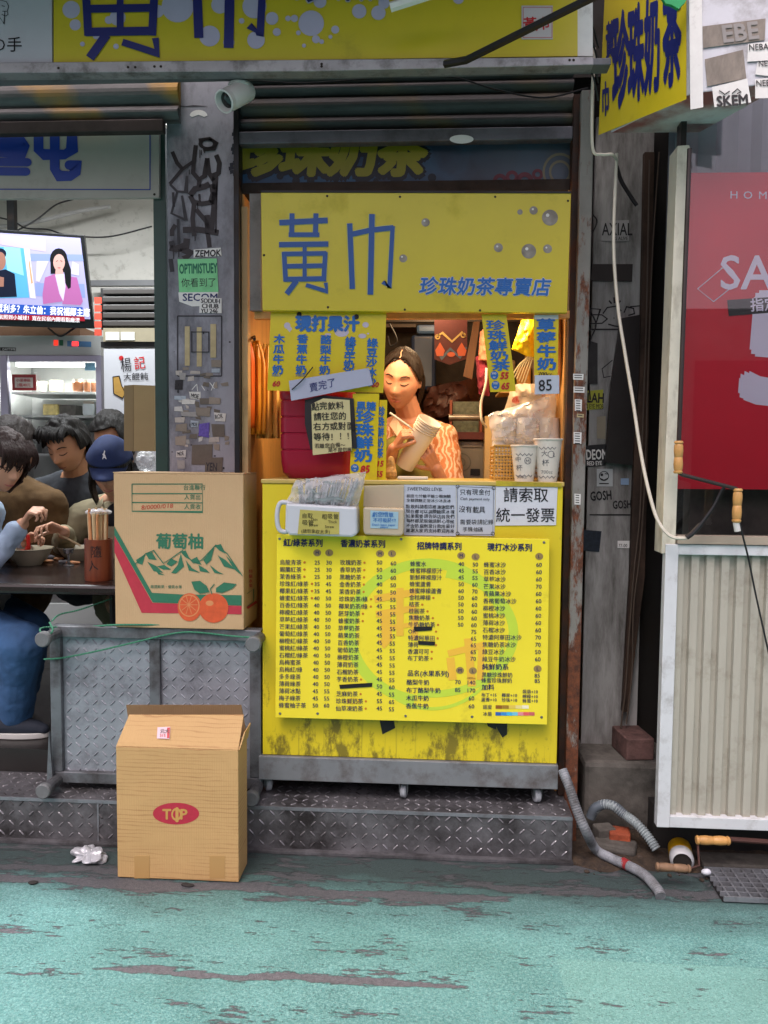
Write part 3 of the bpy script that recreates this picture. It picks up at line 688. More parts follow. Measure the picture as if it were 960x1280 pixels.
def draw(mb, strokes, fx, pl, k):
    for i, (pts, wd) in enumerate(strokes):
        mb.stroke([fx(*p) for p in pts], wd * k, (lambda j: (lambda x, y: pl(x, y) + V((0, -.00006 * j, 0))))(i))
# big upper signboard
sg = thing('signboard', 'large yellow shop signboard with lilac dots across the top', 'sign', U(395, 80, -.25))
panel = MB().poly([(67, -110), (722, -118), (722, 70), (67, 79)], -.25, .03).build('sign_panel', M_yel, sg)
mb = MB()
BUB = [(89, 12, 11), (94, 31, 7), (136, 25, 5), (145, 58, 3.5), (147, 22, 10), (197, 14, 8), (222, 8, 20), (262, 45, 13), (275, 6, 11), (286, 53, 7), (302, 26, 3.5), (318, 8, 15), (320, 50, 11), (340, 23, 8),
       (346, 40, 5), (360, 23, 3.5), (368, 23, 4.5), (389, 29, 16), (373, 41, 3), (395, 49, 5), (402, 52, 3), (419, 37, 5), (413, 46, 2.5), (380, 57, 2.5), (400, 2, 8), (449, 14, 9), (473, 16, 9), (480, 4, 7), (573, -2, 7), (120, 45, 4), (103, 55, 3)]
for i, (a, b, r) in enumerate(BUB): mb.disc(a, b, r, (lambda j: (lambda x, y: U(x, y, -.2512 - .00004 * j)))(i), 22)
mb.build('dot_pattern', M_lilac, panel)
mb = MB()
draw(mb, HUANG, lambda x, y: (97 + (x - 70) * .70, 10.5 + (y - 246) * .74), plane(-.2532), .72)
draw(mb, JIN, lambda x, y: (243 + (x - 281) * .69, 60 + (y - 332) * .74), plane(-.2532), .72)
mb.build('lettering', M_navy, panel)
mb = MB(); mb.rect(652, 7, 691, 49, -.2525, .002); mb.cur = 0
seal = mb.build('seal', mat('white seal print', 'b9b4b4', .45, var=.05), panel)
mb = MB()
for q in ([(654, 9), (690, 9)], [(690, 9), (690, 47)], [(690, 47), (654, 47)], [(654, 47), (654, 9)]): mb.stroke(q, .6, plane(-.2532))
mb.build('seal_outline', M_redp, seal)
Print('lettering', [M_redp], seal, plane(-.2535)).t('黃', 654, 38, 19, 0, .02, -4).t('巾', 671, 36, 17, 0, .02, -3)
Print('lettering', [M_navy, M_lilac], panel, plane(-.2545)).t('珍珠奶茶', 368, 0, 40, 1, .05, -2).t('專賣店', 560, -8, 40, 1, .05, -2)
Print('lettering', [M_navy], panel, plane(-.256)).t('珍珠奶茶', 368, 0, 40, 0, .012, -2)
mb = MB()
mb.poly([(0 - 90, 79), (722, 71), (742, 71), (742, 81), (395, 89), (-90, 92)], -.262, .05)
fr = mb.build('frame', mat('weathered aluminium', '9a9a9c', .45, .5, .15, 9, dirt=.4, dcol='4c413b', ds=12), sg, bevel=.002)
for a, b in ((73, 85), (160, 84), (169, 84), (193, 83), (201, 83), (402, 80), (402, 83), (712, 75), (717, 75)):
    MB().disc(a, b, 1.7, plane(-.2635), 10).build('screw', M_screw, fr)
MB().poly([(722, -118), (741, -118), (741, 70), (722, 70)], -.245, .06).build('end_cap', white_paint, sg)
sg = thing('signboard', 'white signboard with black writing at the top corner beside the yellow sign', 'sign', U(20, 82, -.25))
panel = MB().poly([(-140, -110), (64, -110), (65, 80), (-140, 82)], -.251, .03).build('sign_panel', mat('white sign print', 'b4b4bc', .4, var=.03, dirt=.08, dcol='807c78'), sg)
Print('lettering', [ink], panel, plane(-.253)).t('の手', -12, 63, 20, 0, .005)
mb = MB(); PT = plane(-.253)
for q in ([(0, 22), (5, 30), (6, 14)], [(3, 14), (9, 14), (11, 8), (8, 2), (0, 0)], [(9, 14), (10, 18), (7, 20), (2, 18)], [(2, 7), (6, 8)]): mb.stroke(q, .8, PT)
mb.build('line_drawing', ink, panel)
# awning strut across the sign
tag(MB().tube([U(556, 80, -.30), U(583, 75, -.34), U(730, 2, -.62), U(800, -33, -.75)], .012, 6).build('awning_strut', M_blackmetal, smooth=False), 'dark diagonal metal strut crossing in front of the yellow signboard', 'strut')
mb = MB(); mb.tube([U(488, 9, -.4), U(560, -14, -.42)], .014, 6); tag(mb.build('awning_rail', white_paint), 'white rail end hanging at the top edge above the yellow signboard', 'rail')
# blue banner with yellow characters
k = NT('blue banner print'); f = k.noise(3.5, 3, .5, dist=1.2); c1 = k.ramp(f, .38, .62, (*lin('0b2440'), 1), (*lin('0d4a6e'), 1))
sp = k.n('ShaderNodeSeparateXYZ'); k.l(k.co, sp.inputs[0])
mx = k.n('ShaderNodeMapRange', i_1=.12, i_2=.55, i_3=0, i_4=.55); k.l(k.math('ADD', sp.outputs[0], k.math('MULTIPLY', f, .3)), mx.inputs[0])
k.color(k.mix(mx.outputs[0], c1, lin('57595a'))); k.b.inputs['Roughness'].default_value = .5
bn = MB().poly([(301, 150), (716, 150), (713, 238), (302, 238)], .16, .01).build('banner', k.m); tag(bn, 'dark blue cloth banner with olive characters under the shutter', 'banner')
M_ol = mat('olive print', '7d7a18', .5, var=.15); M_dk = mat('banner dark print', '081522', .5)
p = Print('lettering', [M_dk], bn, plane(.1585)); q = Print('lettering', [M_ol], bn, plane(.157))
for i, (ch, xx) in enumerate((('珍', 292), ('珠', 348), ('奶', 408), ('茶', 470))):
    p.t(ch, xx - 2, 215, 64, 0, .12, 0, .1); q.t(ch, xx, 213, 62, 0, .055, 0, .1)
mb = MB(); pb = plane(.1575)
mb.disc(700, 215, 22, pb, 24, 24, r0=19); mb.disc(700, 215, 14, pb, 20, 15, r0=11); mb.cur = 1
for a, b, r in ((625, 226, 9), (640, 221, 8), (656, 226, 11), (672, 218, 7), (668, 232, 8)): mb.disc(a, b, r, plane(.1578), 16, r, r0=r * .45)
mb.cur = 2
for a, b in ((420, 224), (445, 220), (470, 226), (490, 215), (350, 220), (370, 226), (540, 222)): mb.disc(a, b, random.uniform(3, 7), plane(.158), 14)
mb.build('cloud_pattern', [mat('tan print', '6e6a55', .5), mat('crimson print', '5c2430', .5), M_dk], bn)
# main yellow sign
sg = thing('kiosk_sign', 'yellow sign with two big blue characters above the serving window', 'sign', U(520, 391, 0))
panel = MB().poly([(326, 240), (714, 241), (709, 391), (328, 388)], .0, .025).build('sign_panel', M_yel, sg, bevel=.002)
mb = MB(); fx = lambda x, y: (320 + x * .4167, 230 + y * .4167)
draw(mb, HUANG, fx, plane(-.0030), .4167); draw(mb, JIN, fx, plane(-.0030), .4167); mb.build('lettering', M_blue, panel)
mb = MB(); draw(mb, HUANG, fx, plane(-.0012), .51); draw(mb, JIN, fx, plane(-.0012), .51); mb.build('lettering_outline', mat('pale outline', 'b9bf6a', .4), panel)
Print('lettering', [mat('pale print', 'b9bcc8', .4)], panel, plane(-.0012)).t('珍珠奶茶專賣店', 523, 366, 23.5, 0, .06, .6, .15, 1.0)
Print('lettering', [M_bluep], panel, plane(-.0026)).t('珍珠奶茶專賣店', 523, 366, 23.5, 0, .022, .6, .15, 1.0)
k = NT('printed grey bubble'); k.color(k.ramp(k.noise(22, 2), .35, .65, (*lin('8f8a80'), 1), (*lin('6c6558'), 1))); k.b.inputs['Roughness'].default_value = .4
mb = MB()
for a, b, r in ((532, 278, 5.2), (504, 323, 5), (650, 265, 3.4), (667, 263, 5.2), (687.5, 272, 10), (623, 309.5, 5.6), (661, 314, 9.2), (684.5, 311, 5.5)): mb.disc(a, b, r, plane(-.0013), 22)
mb.build('bubble_pattern', k.m, panel)
mb = MB()
for a, b, r in ((530.5, 276, 1.3), (502.5, 321, 1.2), (666, 261.5, 1.3), (684.5, 269, 2.2), (621.5, 308, 1.3), (658.5, 311, 2), (683, 309.5, 1.2)): mb.disc(a, b, r, plane(-.0020), 12)
mb.build('highlight_pattern', mat('white print', 'd0d0c8', .4), panel)
for a, b in ((409, 245), (500, 246), (619, 246), (710, 251), (330, 319), (410, 384), (506, 387), (600, 388)): MB().disc(a, b, 1.5, plane(-.0012), 10).build('screw', M_screw, panel)
mb = MB(); mb.poly([(326, 238), (714, 239), (714, 241.5), (326, 240.5)], -.003, .03); mb.build('frame', M_blackmetal, sg)
tag(MB().wbox(312, 242, 326, 388, .06, .03).build('trim_board', mat('grey trim panel', '6d6a66', .6, dirt=.3)), 'narrow grey panel left of the yellow kiosk sign', 'panel')

# box sign with slanted plan at the right
z0 = 2.52
P1, P2, P3, P4 = V((.575, -.07, z0)), U(864, 138, -.35), U(990, 126, -.42), V((.87, -.06, z0)); P2 = V((P2.x, -.35, z0)); P3 = V((P3.x, -.42, z0))
H = V((0, 0, .85))
bs = thing('box_sign', 'projecting box sign with yellow side face and white stickered end', 'sign', V((.8, -.2, z0)))
mb = MB(); mb.add([P1, P2, P3, P4, P1 + H, P2 + H, P3 + H, P4 + H], [(0, 3, 2, 1), (4, 5, 6, 7), (0, 1, 5, 4), (1, 2, 6, 5), (2, 3, 7, 6), (3, 0, 4, 7)])
M_boxw = mat('worn white metal', 'b9bcc2', .5, .2, .08, dirt=.35, dcol='77726c', ds=7)
k = NT('rust washed underside'); k.color(k.mix(k.ramp(k.noise(4, 6, .6), .42, .6), lin('bdbab6'), lin('8e5550'))); k.b.inputs['Roughness'].default_value = .5
mb.mi[0] = 1
box = mb.build('casing', [M_boxw, k.m], bs, bevel=.004)
fy = (P2 - P1).cross(H).normalized()
if fy.dot(CAM - P1) < 0: fy = -fy
pface = lambda d: onplane(P1 + fy * d, fy)
mb = MB(); mb.flat([(757, -30), (858, -60), (858, 124), (748, 169)], pface(.003)); face = mb.build('sign_face', M_yel, bs)
A0, A1 = (862, 0), (750, 0)
def slant(fx0, fx1):                              # characters squeezed on the slanted face, baseline following its lower edge
    return pface(.005)
FACE5 = pface(.005); pr = Print('lettering', [M_navy], face, FACE5)
for ch, x, y, s_, sx in (('珍', 765, 122, 124, .165), ('珠', 784.5, 113, 124, .165), ('奶', 805, 103, 124, .165), ('茶', 828, 94, 124, .19)):
    pr.t(ch, x, y, s_, 0, .045, 0, 0, sx, pl=(lambda xc: lambda a, b: FACE5(a, b - .36 * (a - xc)))(x + 10))
for ch, x, y, s_, sx in (('黃', 757, 70, 50, .22), ('巾', 752, 140, 44, .22)): pr.t(ch, x, y, s_, 0, .04, 0, 0, sx, pl=(lambda xc: lambda a, b: FACE5(a, b - .36 * (a - xc)))(x + 5))
fe = (P3 - P2).cross(H).normalized()
if fe.dot(CAM - P2) < 0: fe = -fe
pe = lambda d: onplane(P2 + fe * d, fe)
mb = MB(); mb.flat([(861, -40), (877, -42), (879, 134), (863, 137)], pe(.004)); mb.build('corner_trim', white_paint, bs)
def end_sticker(q, m_, d, lab, *t):
    mb = MB(); mb.flat(q, pe(d)); s = mb.build('sticker', m_, bs, label=lab)
    if t:
        pr = Print('lettering', [ink, mat('worn grey letters', '8b8784', .5)], s, pe(d + .002))
        for a in t: pr.t(*a)
M_peel = mat('peeled paper', '7d746a', .6, var=.3, vs=40, stretch=(1, 1, .4))
end_sticker([(878, 33), (957, 23), (956, 50), (879, 60)], M_peel, .004, 'worn brown sticker with ghost capitals', ('EBE', 903, 53, 30, 1, .03, -7, 0, 1.0))
end_sticker([(881, 74), (929, 62), (933, 98), (884, 108)], M_peel, .004, 'peeled brown paper patch')
end_sticker([(890, 109), (934, 98), (939, 128), (893, 134)], white_paint, .006, 'white sticker reading SKEM', ('SKEM', 896, 133, 18, 0, .045, -4, 0, .93))
end_sticker([(935, 55), (975, 50), (975, 75), (934, 77)], white_paint, .005, None, ('NEBAS', 936, 63, 11, 0, .01, -3, 0, .9))
end_sticker([(947, 78), (975, 76), (975, 97), (944, 93)], white_paint, .005, None, ('NEBAS', 948, 83, 10, 0, .01, -3, 0, .9))
end_sticker([(944, 99), (975, 96), (975, 122), (944, 123)], white_paint, .005, None, ('NEBAS', 945, 108, 11, 0, .01, -3, 0, .9))
mb = MB(); mb.stroke([(899, 113), (906, 118), (912, 114), (908, 117)], 1.5, pe(.009)); mb.stroke([(915, 117), (922, 111), (926, 115), (921, 117)], 1.5, pe(.009)); mb.build('wing_mark', ink, bs)
cc = (P1 + P2 + P3 + P4) / 4
tg = MB(); tg.poly([(820, -14), (862, -14), (857, 2), (848, 11), (840, 6), (832, 4)], -.37, .012); o = tg.build('green_tarp', mat('green tarp', '1f9a5a', .5, var=.2, vs=20)); tag(o, 'scrap of bright green tarp on the top of the box sign', 'tarp')
cable('white cable looping under the rear corner of the box sign', [U(743, 60, -.09), U(740, 130, -.09), U(741, 186, -.08), U(752, 193, -.07), U(765, 193, -.06), U(771, 200, 0)], .005, M_wwire)
for i in range(4): cable('dark cable behind the box sign, number of four along the beam'.replace(', number of four', ' %s' % ('running highest', 'running second', 'running third', 'running lowest')[i]), [U(725, 10 + i * 14, -.2), U(733, 30 + i * 17, -.18), U(741, 34 + i * 20, -.15), U(748, 60 + i * 22, -.1)], .003, M_wire)
cable('thin dark cable sagging across the kiosk shutter', [U(300, 100, .06), U(380, 104, .05), U(470, 98, .05), U(560, 96, .05), U(620, 112, .05), U(680, 122, .05), U(735, 110, .04)], .003, M_wire)

# CCTV camera under the beam
M_cam = mat('white plastic', 'c2c2be', .35, var=.04)
c = U(300, 99, -.18)
cv = thing('security_camera', 'white bullet security camera under the beam by the pillar', 'camera', c)
mb = MB(); mb.lathe([(.0, 0), (.038, 0), (.04, .008), (.03, .016), (.012, .022)], c + V((0, 0, -.018)), Matrix.Rotation(math.pi, 3, 'X')); mb.cone(c + V((.0, 0, -.03)), c + V((.012, 0, -.065)), .014, .011); mb.build('mount', M_cam, cv, smooth=True)
e0, e1 = U(310, 113, -.16), U(284, 125, -.24); D = (e1 - e0).normalized(); Q = D.to_track_quat('Z', 'Y').to_matrix()
mb = MB(); mb.lathe([(.0, 0), (.03, 0), (.034, .008), (.036, .1), (.033, .112)], e0, Q); b_ = mb.build('body', M_cam, cv, smooth=True)
L_ = .112; mb = MB(); mb.lathe([(.022, L_ - .006), (.033, L_ - .006), (.036, L_ + .02), (.031, L_ + .021), (.024, L_ + .001)], e0, Q); mb.build('hood', M_cam, b_, smooth=True)
mb = MB(); mb.lathe([(.0, L_ + .001), (.026, L_ + .001), (.02, L_ + .006), (.0, L_ + .008)], e0, Q); mb.build('lens', mat('lens glass', '060608', .08, spec=.8), b_, smooth=True)

# ================================================================ COUNTER
M_ctr = NT('scuffed yellow paint'); k = M_ctr
f = k.noise(5, 8, .75, k.mapping((2, 2, .9))); g = k.noise(30, 6, .7)
sp = k.n('ShaderNodeSeparateXYZ'); k.l(k.co, sp.inputs[0])
lowz = k.n('ShaderNodeMapRange', i_1=.0, i_2=.34, i_3=.125, i_4=-.02); k.l(sp.outputs[2], lowz.inputs[0])
d = k.ramp(k.math('ADD', k.math('MULTIPLY_ADD', g, .22, f), lowz.outputs[0]), .70, .80)
drip = k.ramp(k.math('ADD', k.noise(4, 4, .6, k.mapping((14, 3, .35))), lowz.outputs[0]), .68, .78)
k.color(k.mix(k.math('MULTIPLY', drip, .45), k.mix(k.math('MULTIPLY', d, .75), k.mix(k.noise(3, 3), lin('d9c716'), lin('c9b822')), lin('3b321a')), lin('7a6c22')))
k.b.inputs['Roughness'].default_value = .5; k.bump(g, .06, .004); M_ctr = k.m
M_skirt = mat('grey painted skirt', '7b7f82', .5, .2, .1, 8, dirt=.4, dcol='4a3f38', ds=10)
ct = thing('drink_counter', 'yellow drink counter on casters with a grey metal skirt', 'counter', U(510, 985, 0))
xa, xb = U(328, 775, 0).x, U(700, 775, 0).x; zt, zb, zs = zz(602, 0, 515), zz(949, 0, 510), zz(979, 0, 510)
mb = MB(); mb.box(xa, xb, 0, .46, zb, zt - .012); mb.build('cabinet', M_ctr, ct, bevel=.003, origin=((xa + xb) / 2, 0, zb))
mb = MB(); mb.box(xa - .004, xb + .004, -.006, .47, zt - .0115, zt + .004); mb.build('worktop', mat('yellow worktop', 'bda75c', .35, var=.05, dirt=.1), ct, bevel=.003)
mb = MB(); mb.box(xa - .012, xb + .004, -.014, .45, zs, zb - .001); sk_ = mb.build('skirt', M_skirt, ct, bevel=.003)
M_wheel = mat('cloudy caster wheel', '9a9fa4', .35, var=.1, alpha=1); M_zinc = mat('zinc bracket', '85878a', .4, .7, dirt=.3)
for px, py, yy, tr in ((335, 984, .05, 25), (505, 990, .03, -10), (671, 993, .03, 15), (345, 975, .4, 0), (660, 978, .4, 0)):
    c = U(px, 985, yy); r = .026; cz = ZS + r; M = Matrix.Translation((c.x, yy, cz)) @ Matrix.Rotation(R(tr), 4, 'Z')
    mb = MB(); mb.box(-.02, .02, -.02, .02, zs - cz - .006, zs - cz, M); mb.box(-.0165, -.0135, -.012, .012, -.005, zs - cz - .006, M); mb.box(.0135, .0165, -.012, .012, -.005, zs - cz - .006, M)
    cs = mb.build('caster', M_zinc, ct)
    mb = MB(); mb.lathe([(.008, -.011), (r - .004, -.011), (r, -.007), (r, .007), (r - .004, .011), (.008, .011)], (c.x, yy, cz), (Matrix.Rotation(R(tr), 3, 'Z') @ Matrix.Rotation(R(90), 3, 'Y'))); mb.build('wheel', M_wheel, cs, smooth=True)
for q in ([(474, 898), (492, 899), (494, 910), (478, 918)], [(606, 899), (622, 899), (620, 912), (610, 908)], [(618, 900), (634, 900), (634, 918), (628, 922), (622, 912)]):
    MB().poly(q, -.0022, .0015).build('black_tape', M_blackpaper, ct)
# menu board
MY = -.05
mn = thing('menu_board', 'bright yellow price menu board with four columns on counter front', 'menu', U(515, 905, MY))
panel = MB().poly([(346, 668), (687, 674), (684, 906), (344, 897)], MY, .022).build('board', M_yel2, mn, bevel=.0015)
mb = MB(); G1 = mat('pale green print', 'bcd640', .4, var=.05); O1 = mat('pale orange print', 'e4b63c', .4, var=.05)
mb.disc(535, 790, 104, plane(MY - .0006), 40, 92, r0=90, a0=100, a1=345); mb.disc(540, 792, 108, plane(MY - .0007), 30, 80, r0=96, a0=-80, a1=100); mb.disc(540, 792, 92, plane(MY - .00065), 26, 96, r0=88, a0=10, a1=120)
mb.cur = 1
for pts, wd in (([(468, 749), (520, 740)], 9), ([(470, 768), (520, 760)], 8), ([(482, 768), (484, 800), (476, 806)], 13), ([(500, 735), (500, 795)], 9), ([(484, 785), (522, 780)], 6), ([(518, 768), (518, 800)], 9),
                ([(563, 822), (566, 850)], 10), ([(560, 817), (605, 806)], 8), ([(585, 798), (590, 858)], 10), ([(602, 806), (600, 850)], 8)):
    O_n = len(mb.f); mb.stroke(pts, wd, plane(MY - .0009 - .000004 * O_n))
mb.build('logo_print', [G1, O1], panel)
M_dot = mat('orange dot print', 'c07a22', .5); M_cap = mat('brown badge print', '8f7a48', .5)
pr = Print('lettering', [M_navy2, mat('brown print', '7c5a2a', .5)], panel, plane(MY - .0022))
dots = MB(); caps = MB()
def head(t, x, y, s_=10.2): pr.t(t, x, y, s_, 0, .028, .9, 0, .92)
head('紅/綠茶系列', 354, 682); head('香濃奶茶系列', 425.5, 683); head('招牌特調系列', 521, 686); head('現打冰沙系列', 609, 687.5)
def badge(x, y, ch): caps.disc(x, y, 5, plane(MY - .0014), 16, 4.4); pr.t(ch, x, y + 2.1, 6, 0, .02, 0, 0, 1, align=.5)
for x, y, ch in ((396.5, 691, 'M'), (411.5, 691, 'L'), (475, 692, 'M'), (490, 692, 'L'), (576.5, 694.5, 'M'), (594.5, 696, 'L'), (674, 695.5, 'L'), (575, 838, 'M'), (591, 838.5, 'L'), (672, 836, 'L')): badge(x, y, ch)
ROWS1 = [('烏龍青茶', 25, 30, 1), ('錫蘭紅茶', 25, 30, 1), ('茉香綠茶', 25, 30, 1), ('珍珠紅/綠茶', 35, 45, 1), ('椰果紅/綠茶', 35, 45, 1), ('蜂蜜紅/綠茶', 40, 50, 1), ('百香紅/綠茶', 40, 50, 0), ('檸檬紅/綠茶', 40, 50, 0), ('草莓紅/綠茶', 40, 50, 0),
         ('芒果紅/綠茶', 40, 50, 0), ('葡萄紅/綠茶', 40, 50, 0), ('柳橙紅/綠茶', 40, 50, 0), ('蜜桃紅/綠茶', 40, 50, 0), ('石榴紅/綠茶', 40, 50, 0), ('烏梅蜜茶', 40, 50, 0), ('烏梅紅/綠', 40, 50, 0), ('多多綠茶', 40, 50, 0), ('薄荷綠茶', 40, 50, 0), ('薄荷冰點', 45, 55, 0), ('梅子綠茶', 45, 55, 0), ('蜂蜜柚子茶', 50, 60, 0)]
ROWS2 = [('玫瑰奶茶', 50, 60, 1), ('香草奶茶', 50, 60, 1), ('黑糖奶茶', 50, 60, 1), ('金香奶茶', 40, 50, 1), ('茉香奶茶', 40, 50, 1), ('珍珠奶茶/綠', 45, 55, 1), ('椰果奶茶/綠', 45, 55, 1), ('胚芽奶茶', 45, 55, 1), ('蜂蜜奶茶', 45, 55, 1), ('草莓奶茶', 45, 55, 0), ('蘋果奶茶', 45, 55, 0), ('百香奶茶', 45, 55, 0),
         ('葡萄奶茶', 45, 55, 0), ('柳橙奶茶', 45, 55, 0), ('薄荷奶茶', 45, 55, 0), ('石榴奶茶', 45, 55, 0), ('芋香奶茶', 45, 55, 1), ('', 50, 60, 0), ('芝麻奶茶', 45, 55, 1), ('珍珠鮮奶茶', 55, 65, 1), ('仙草凍奶茶', 45, 55, 1)]
for i, (n_, a, b, dt) in enumerate(ROWS1):
    y = 703.2 + i * 8.93 + 2.4; x = 349.5 - i * .06
    pr.t(n_, x, y, 7.3, 0, .012, .6, 0, .94); pr.t(str(a), 393 - i * .13, y + .1, 7.2, 0, .012, .6, 0, 1); pr.t(str(b), 407.5 - i * .15, y + .2, 7.2, 0, .012, .6, 0, 1)
    if dt: dots.disc(x + sum(1 if ord(c) > 999 else .39 for c in n_) * 6.9 + 3.5, y - 2.6, 1.6, plane(MY - .0014), 10)
for i, (n_, a, b, dt) in enumerate(ROWS2):
    y = 703.4 + i * 9.12 + 2.4; x = 424.8 - i * .27
    pr.t(n_, x, y, 7.3, 0, .012, .6, 0, .94); pr.t(str(a), 470.5, y - .2, 7.4, 0, .012, .6, 0, 1); pr.t(str(b), 488 - i * .12, y + .9, 7.4, 0, .012, .6, 0, 1)
    if dt: dots.disc(x + sum(1 if ord(c) > 999 else .39 for c in n_) * 6.9 + 3.2, y - 2.4, 1.5, plane(MY - .0014), 10)
ROWS3 = [('蜂蜜水', '40', '50', 0), ('蜂蜜檸檬原汁', '45', '55', 0), ('新鮮檸檬原汁', '45', '55', 0), ('蜂蜜蘆薈', '50', '60', 0), ('蜂蜜檸檬蘆薈', '60', '70', 0), ('金桔檸檬', '50', '60', 1), ('桔茶', '50', '60', 1), ('桂圓茶', '50', '60', 1), ('焦糖奶茶', '50', '60', 1), ('牛奶糖奶茶', '50', '60', 1),
         ('OR', '', '75', 2), ('特濃阿華田', '', '65', 1), ('薄荷', '', '65', 2), ('香濃可可', '', '65', 1), ('布丁奶茶', '', '70', 1)]
for i, (n_, a, b, dt) in enumerate(ROWS3):
    y = 705 + i * 8.42 + 2.5; x = 512.5 - i * .24
    pr.t(n_, x, y, 7.2, 0, .012, .6, 0, .94); pr.t(a, 573 - i * .1, y, 7.3, 0, .012, .6, 0, 1); pr.t(b, 590.5 - i * .2, y + .6, 7.3, 0, .012, .6, 0, 1)
    if dt: dots.disc(545 if dt == 2 else x + len(n_) * 6.8 + 3.2, y - 2.2, 1.5, plane(MY - .0014), 10)
pr.t('品名(水果系列)', 509, 844.5, 8.3, 0, .02, 1, 0, .95); pr.t('1000cc', 583, 849, 4, 1, .01)
for i, (n_, a, b) in enumerate((('酪梨牛奶', '70', '140'), ('布丁酪梨牛奶', '85', '170'), ('木瓜牛奶', '', '60'), ('香蕉牛奶', '', '60'))):
    y = 855.5 + i * 9.9; pr.t(n_, 508 - i * .3, y, 7.5, 0, .02, .8, 0, .96); pr.t(a, 568.5, y - .3, 7.5, 0, .012); pr.t(b, 583 if len(b) == 3 else 585.5, y + .3, 7.5, 0, .012)
ROWS4 = [('蜂蜜冰沙', 60), ('百香冰沙', 60), ('草莓冰沙', 60), ('芒果冰沙', 70), ('青蘋果冰沙', 60), ('香檳葡萄冰沙', 60), ('柳橙冰沙', 60), ('蜜桃冰沙', 60), ('薄荷冰沙', 60), ('石榴冰沙', 60), ('特濃阿華田冰沙', 70), ('焦糖奶茶冰沙', 70), ('綠豆冰沙', 50), ('綠豆牛奶冰沙', 60)]
for i, (n_, a) in enumerate(ROWS4):
    y = 706 + i * 9.08 + 2.5; pr.t(n_, 604.5 - i * .15, y, 7.3, 0, .012, .6, 0, .96); pr.t(str(a), 670 - i * .12, y + .1, 7.5, 0, .012)
pr.t('純鮮奶系', 602.5, 836.5, 8.4, 0, .025, .5); pr.t('黑糖珍珠鮮奶', 602, 846, 6.8, 0, .012, .6, 0, .95); pr.t('85', 668, 847, 7.2, 0, .012); pr.t('蜂蜜珍珠鮮奶', 601.5, 853, 6.8, 0, .012, .6, 0, .95); pr.t('85', 668, 853.6, 7.2, 0, .012)
pr.t('加料', 602, 862, 8, 0, .025)
for t_, x, y in (('布丁+15', 601.5, 870.5), ('椰果+10', 627, 871), ('蒟蒻+10', 653, 866.5), ('蘆薈+10', 601.5, 876.5), ('珍珠+10', 627, 877), ('檸檬+10', 653, 872.5), ('蜂蜜+10', 653, 878)): pr.t(t_, x, y, 5.4, 0, .018, .6)
pr.t('甜度', 603.5, 886, 5.8, 0, .01); pr.t('冰量', 603.5, 894.5, 5.8, 0, .01)
dots.build('dot_pattern', M_dot, panel); caps.build('badge_pattern', M_cap, panel)
mb = MB(); cl = ['8c5a1e', '9a7a2a', 'd8c050', 'e0d488', 'e8e4c0', '2c5fa8', '3a8ac8', '48b0d8', '6fc0d8', 'd88a90', 'd86060', 'c06060']
for i in range(5): mb.cur = i; mb.flat([(619.5 + i * 8.3, 881.5), (627.6 + i * 8.3, 881.7), (627.6 + i * 8.3, 886), (619.5 + i * 8.3, 885.8)], plane(MY - .0014))
for i in range(7): mb.cur = 5 + i; mb.flat([(619.3 + i * 7, 890), (626.2 + i * 7, 890.2), (626.2 + i * 7, 894.6), (619.3 + i * 7, 894.4)], plane(MY - .0014))
mb.build('scale_pattern', [mat('scale ' + c_, c_, .45, var=.02) for c_ in cl], panel)
for q in ([(424, 856), (465.5, 853.5), (465, 858.5), (425, 861)], [(517, 783.5), (540, 783), (540, 788), (518, 789.5)], [(522.5, 801), (544, 802), (543.5, 807), (523, 806)]):
    MB().poly(q, MY - .003, .0007).build('black_tape', M_blackpaper, panel)
for a, b in ((349.5, 673.5), (501.5, 674), (680, 678), (350, 892), (397, 892), (507, 895), (590, 896), (677, 896.5)):
    c = U(a, b, MY); MB().lathe([(0, -.003), (.004, -.002), (.005, 0)], c, Matrix.Rotation(R(-90), 3, 'X'), 12).build('screw', M_zinc, panel, smooth=True)
mb = MB(); mb.stroke([(552, 876.5 - 1), (556, 876)], .01, plane(MY - .002)); mb.disc(441.5, 876, 7.5, plane(MY - .0027), 20, 3.6, r0=7); mb.build('red_circle', M_redp, panel)

# notices taped to the counter top edge
NP = -.004
M_paper = mat('white paper', 'c6cbd2', .6, var=.04, vs=12); M_paper2 = mat('cool white paper', 'b3bcc9', .6, var=.05, vs=12)
def notice(q, m_, lab, Y=NP, th=.001, cat='notice', name='paper_notice', group=None):
    return tag(MB().poly(q, Y, th).build(name, m_), lab, cat, group)
n1 = notice([(505, 604), (570, 606), (570, 670), (505, 669)], M_paper2, 'handwritten sweetness notice sheet taped beside the plastic box')
pr = Print('handwriting', [ink], n1, plane(NP - .0015))
pr.t('SWEETNESS LEVEL', 509, 613, 6, 0, .0, 1, .1, .9, jit=.04)
for i, t_ in enumerate(('甜度七分糖半糖少糖無糖', '全糖微糖正常冰少冰去冰')): pr.t(t_, 508, 621.5 + i * 5.5, 4.6, 0, .01, 1, 0, 1.1, jit=.05)
for i, t_ in enumerate(('點飲料請看這裡謝謝您們', '現在都可以調整糖度冰塊', '如果需要請告訴店員我們', '每杯都是現做請耐心等候', '不含防腐劑當日飲用最好', '謝謝大家的支持歡迎再來')): pr.t(t_, 507.5, 635 + i * 6, 5.4, 0, .014, 1, 0, 1.02, jit=.07)
n2 = notice([(570.5, 606), (619, 608), (618, 670), (570.5, 669)], M_paper2, 'handwritten cash payment notice sheet taped left of the printed invoice sheet')
pr = Print('handwriting', [ink], n2, plane(NP - .0015))
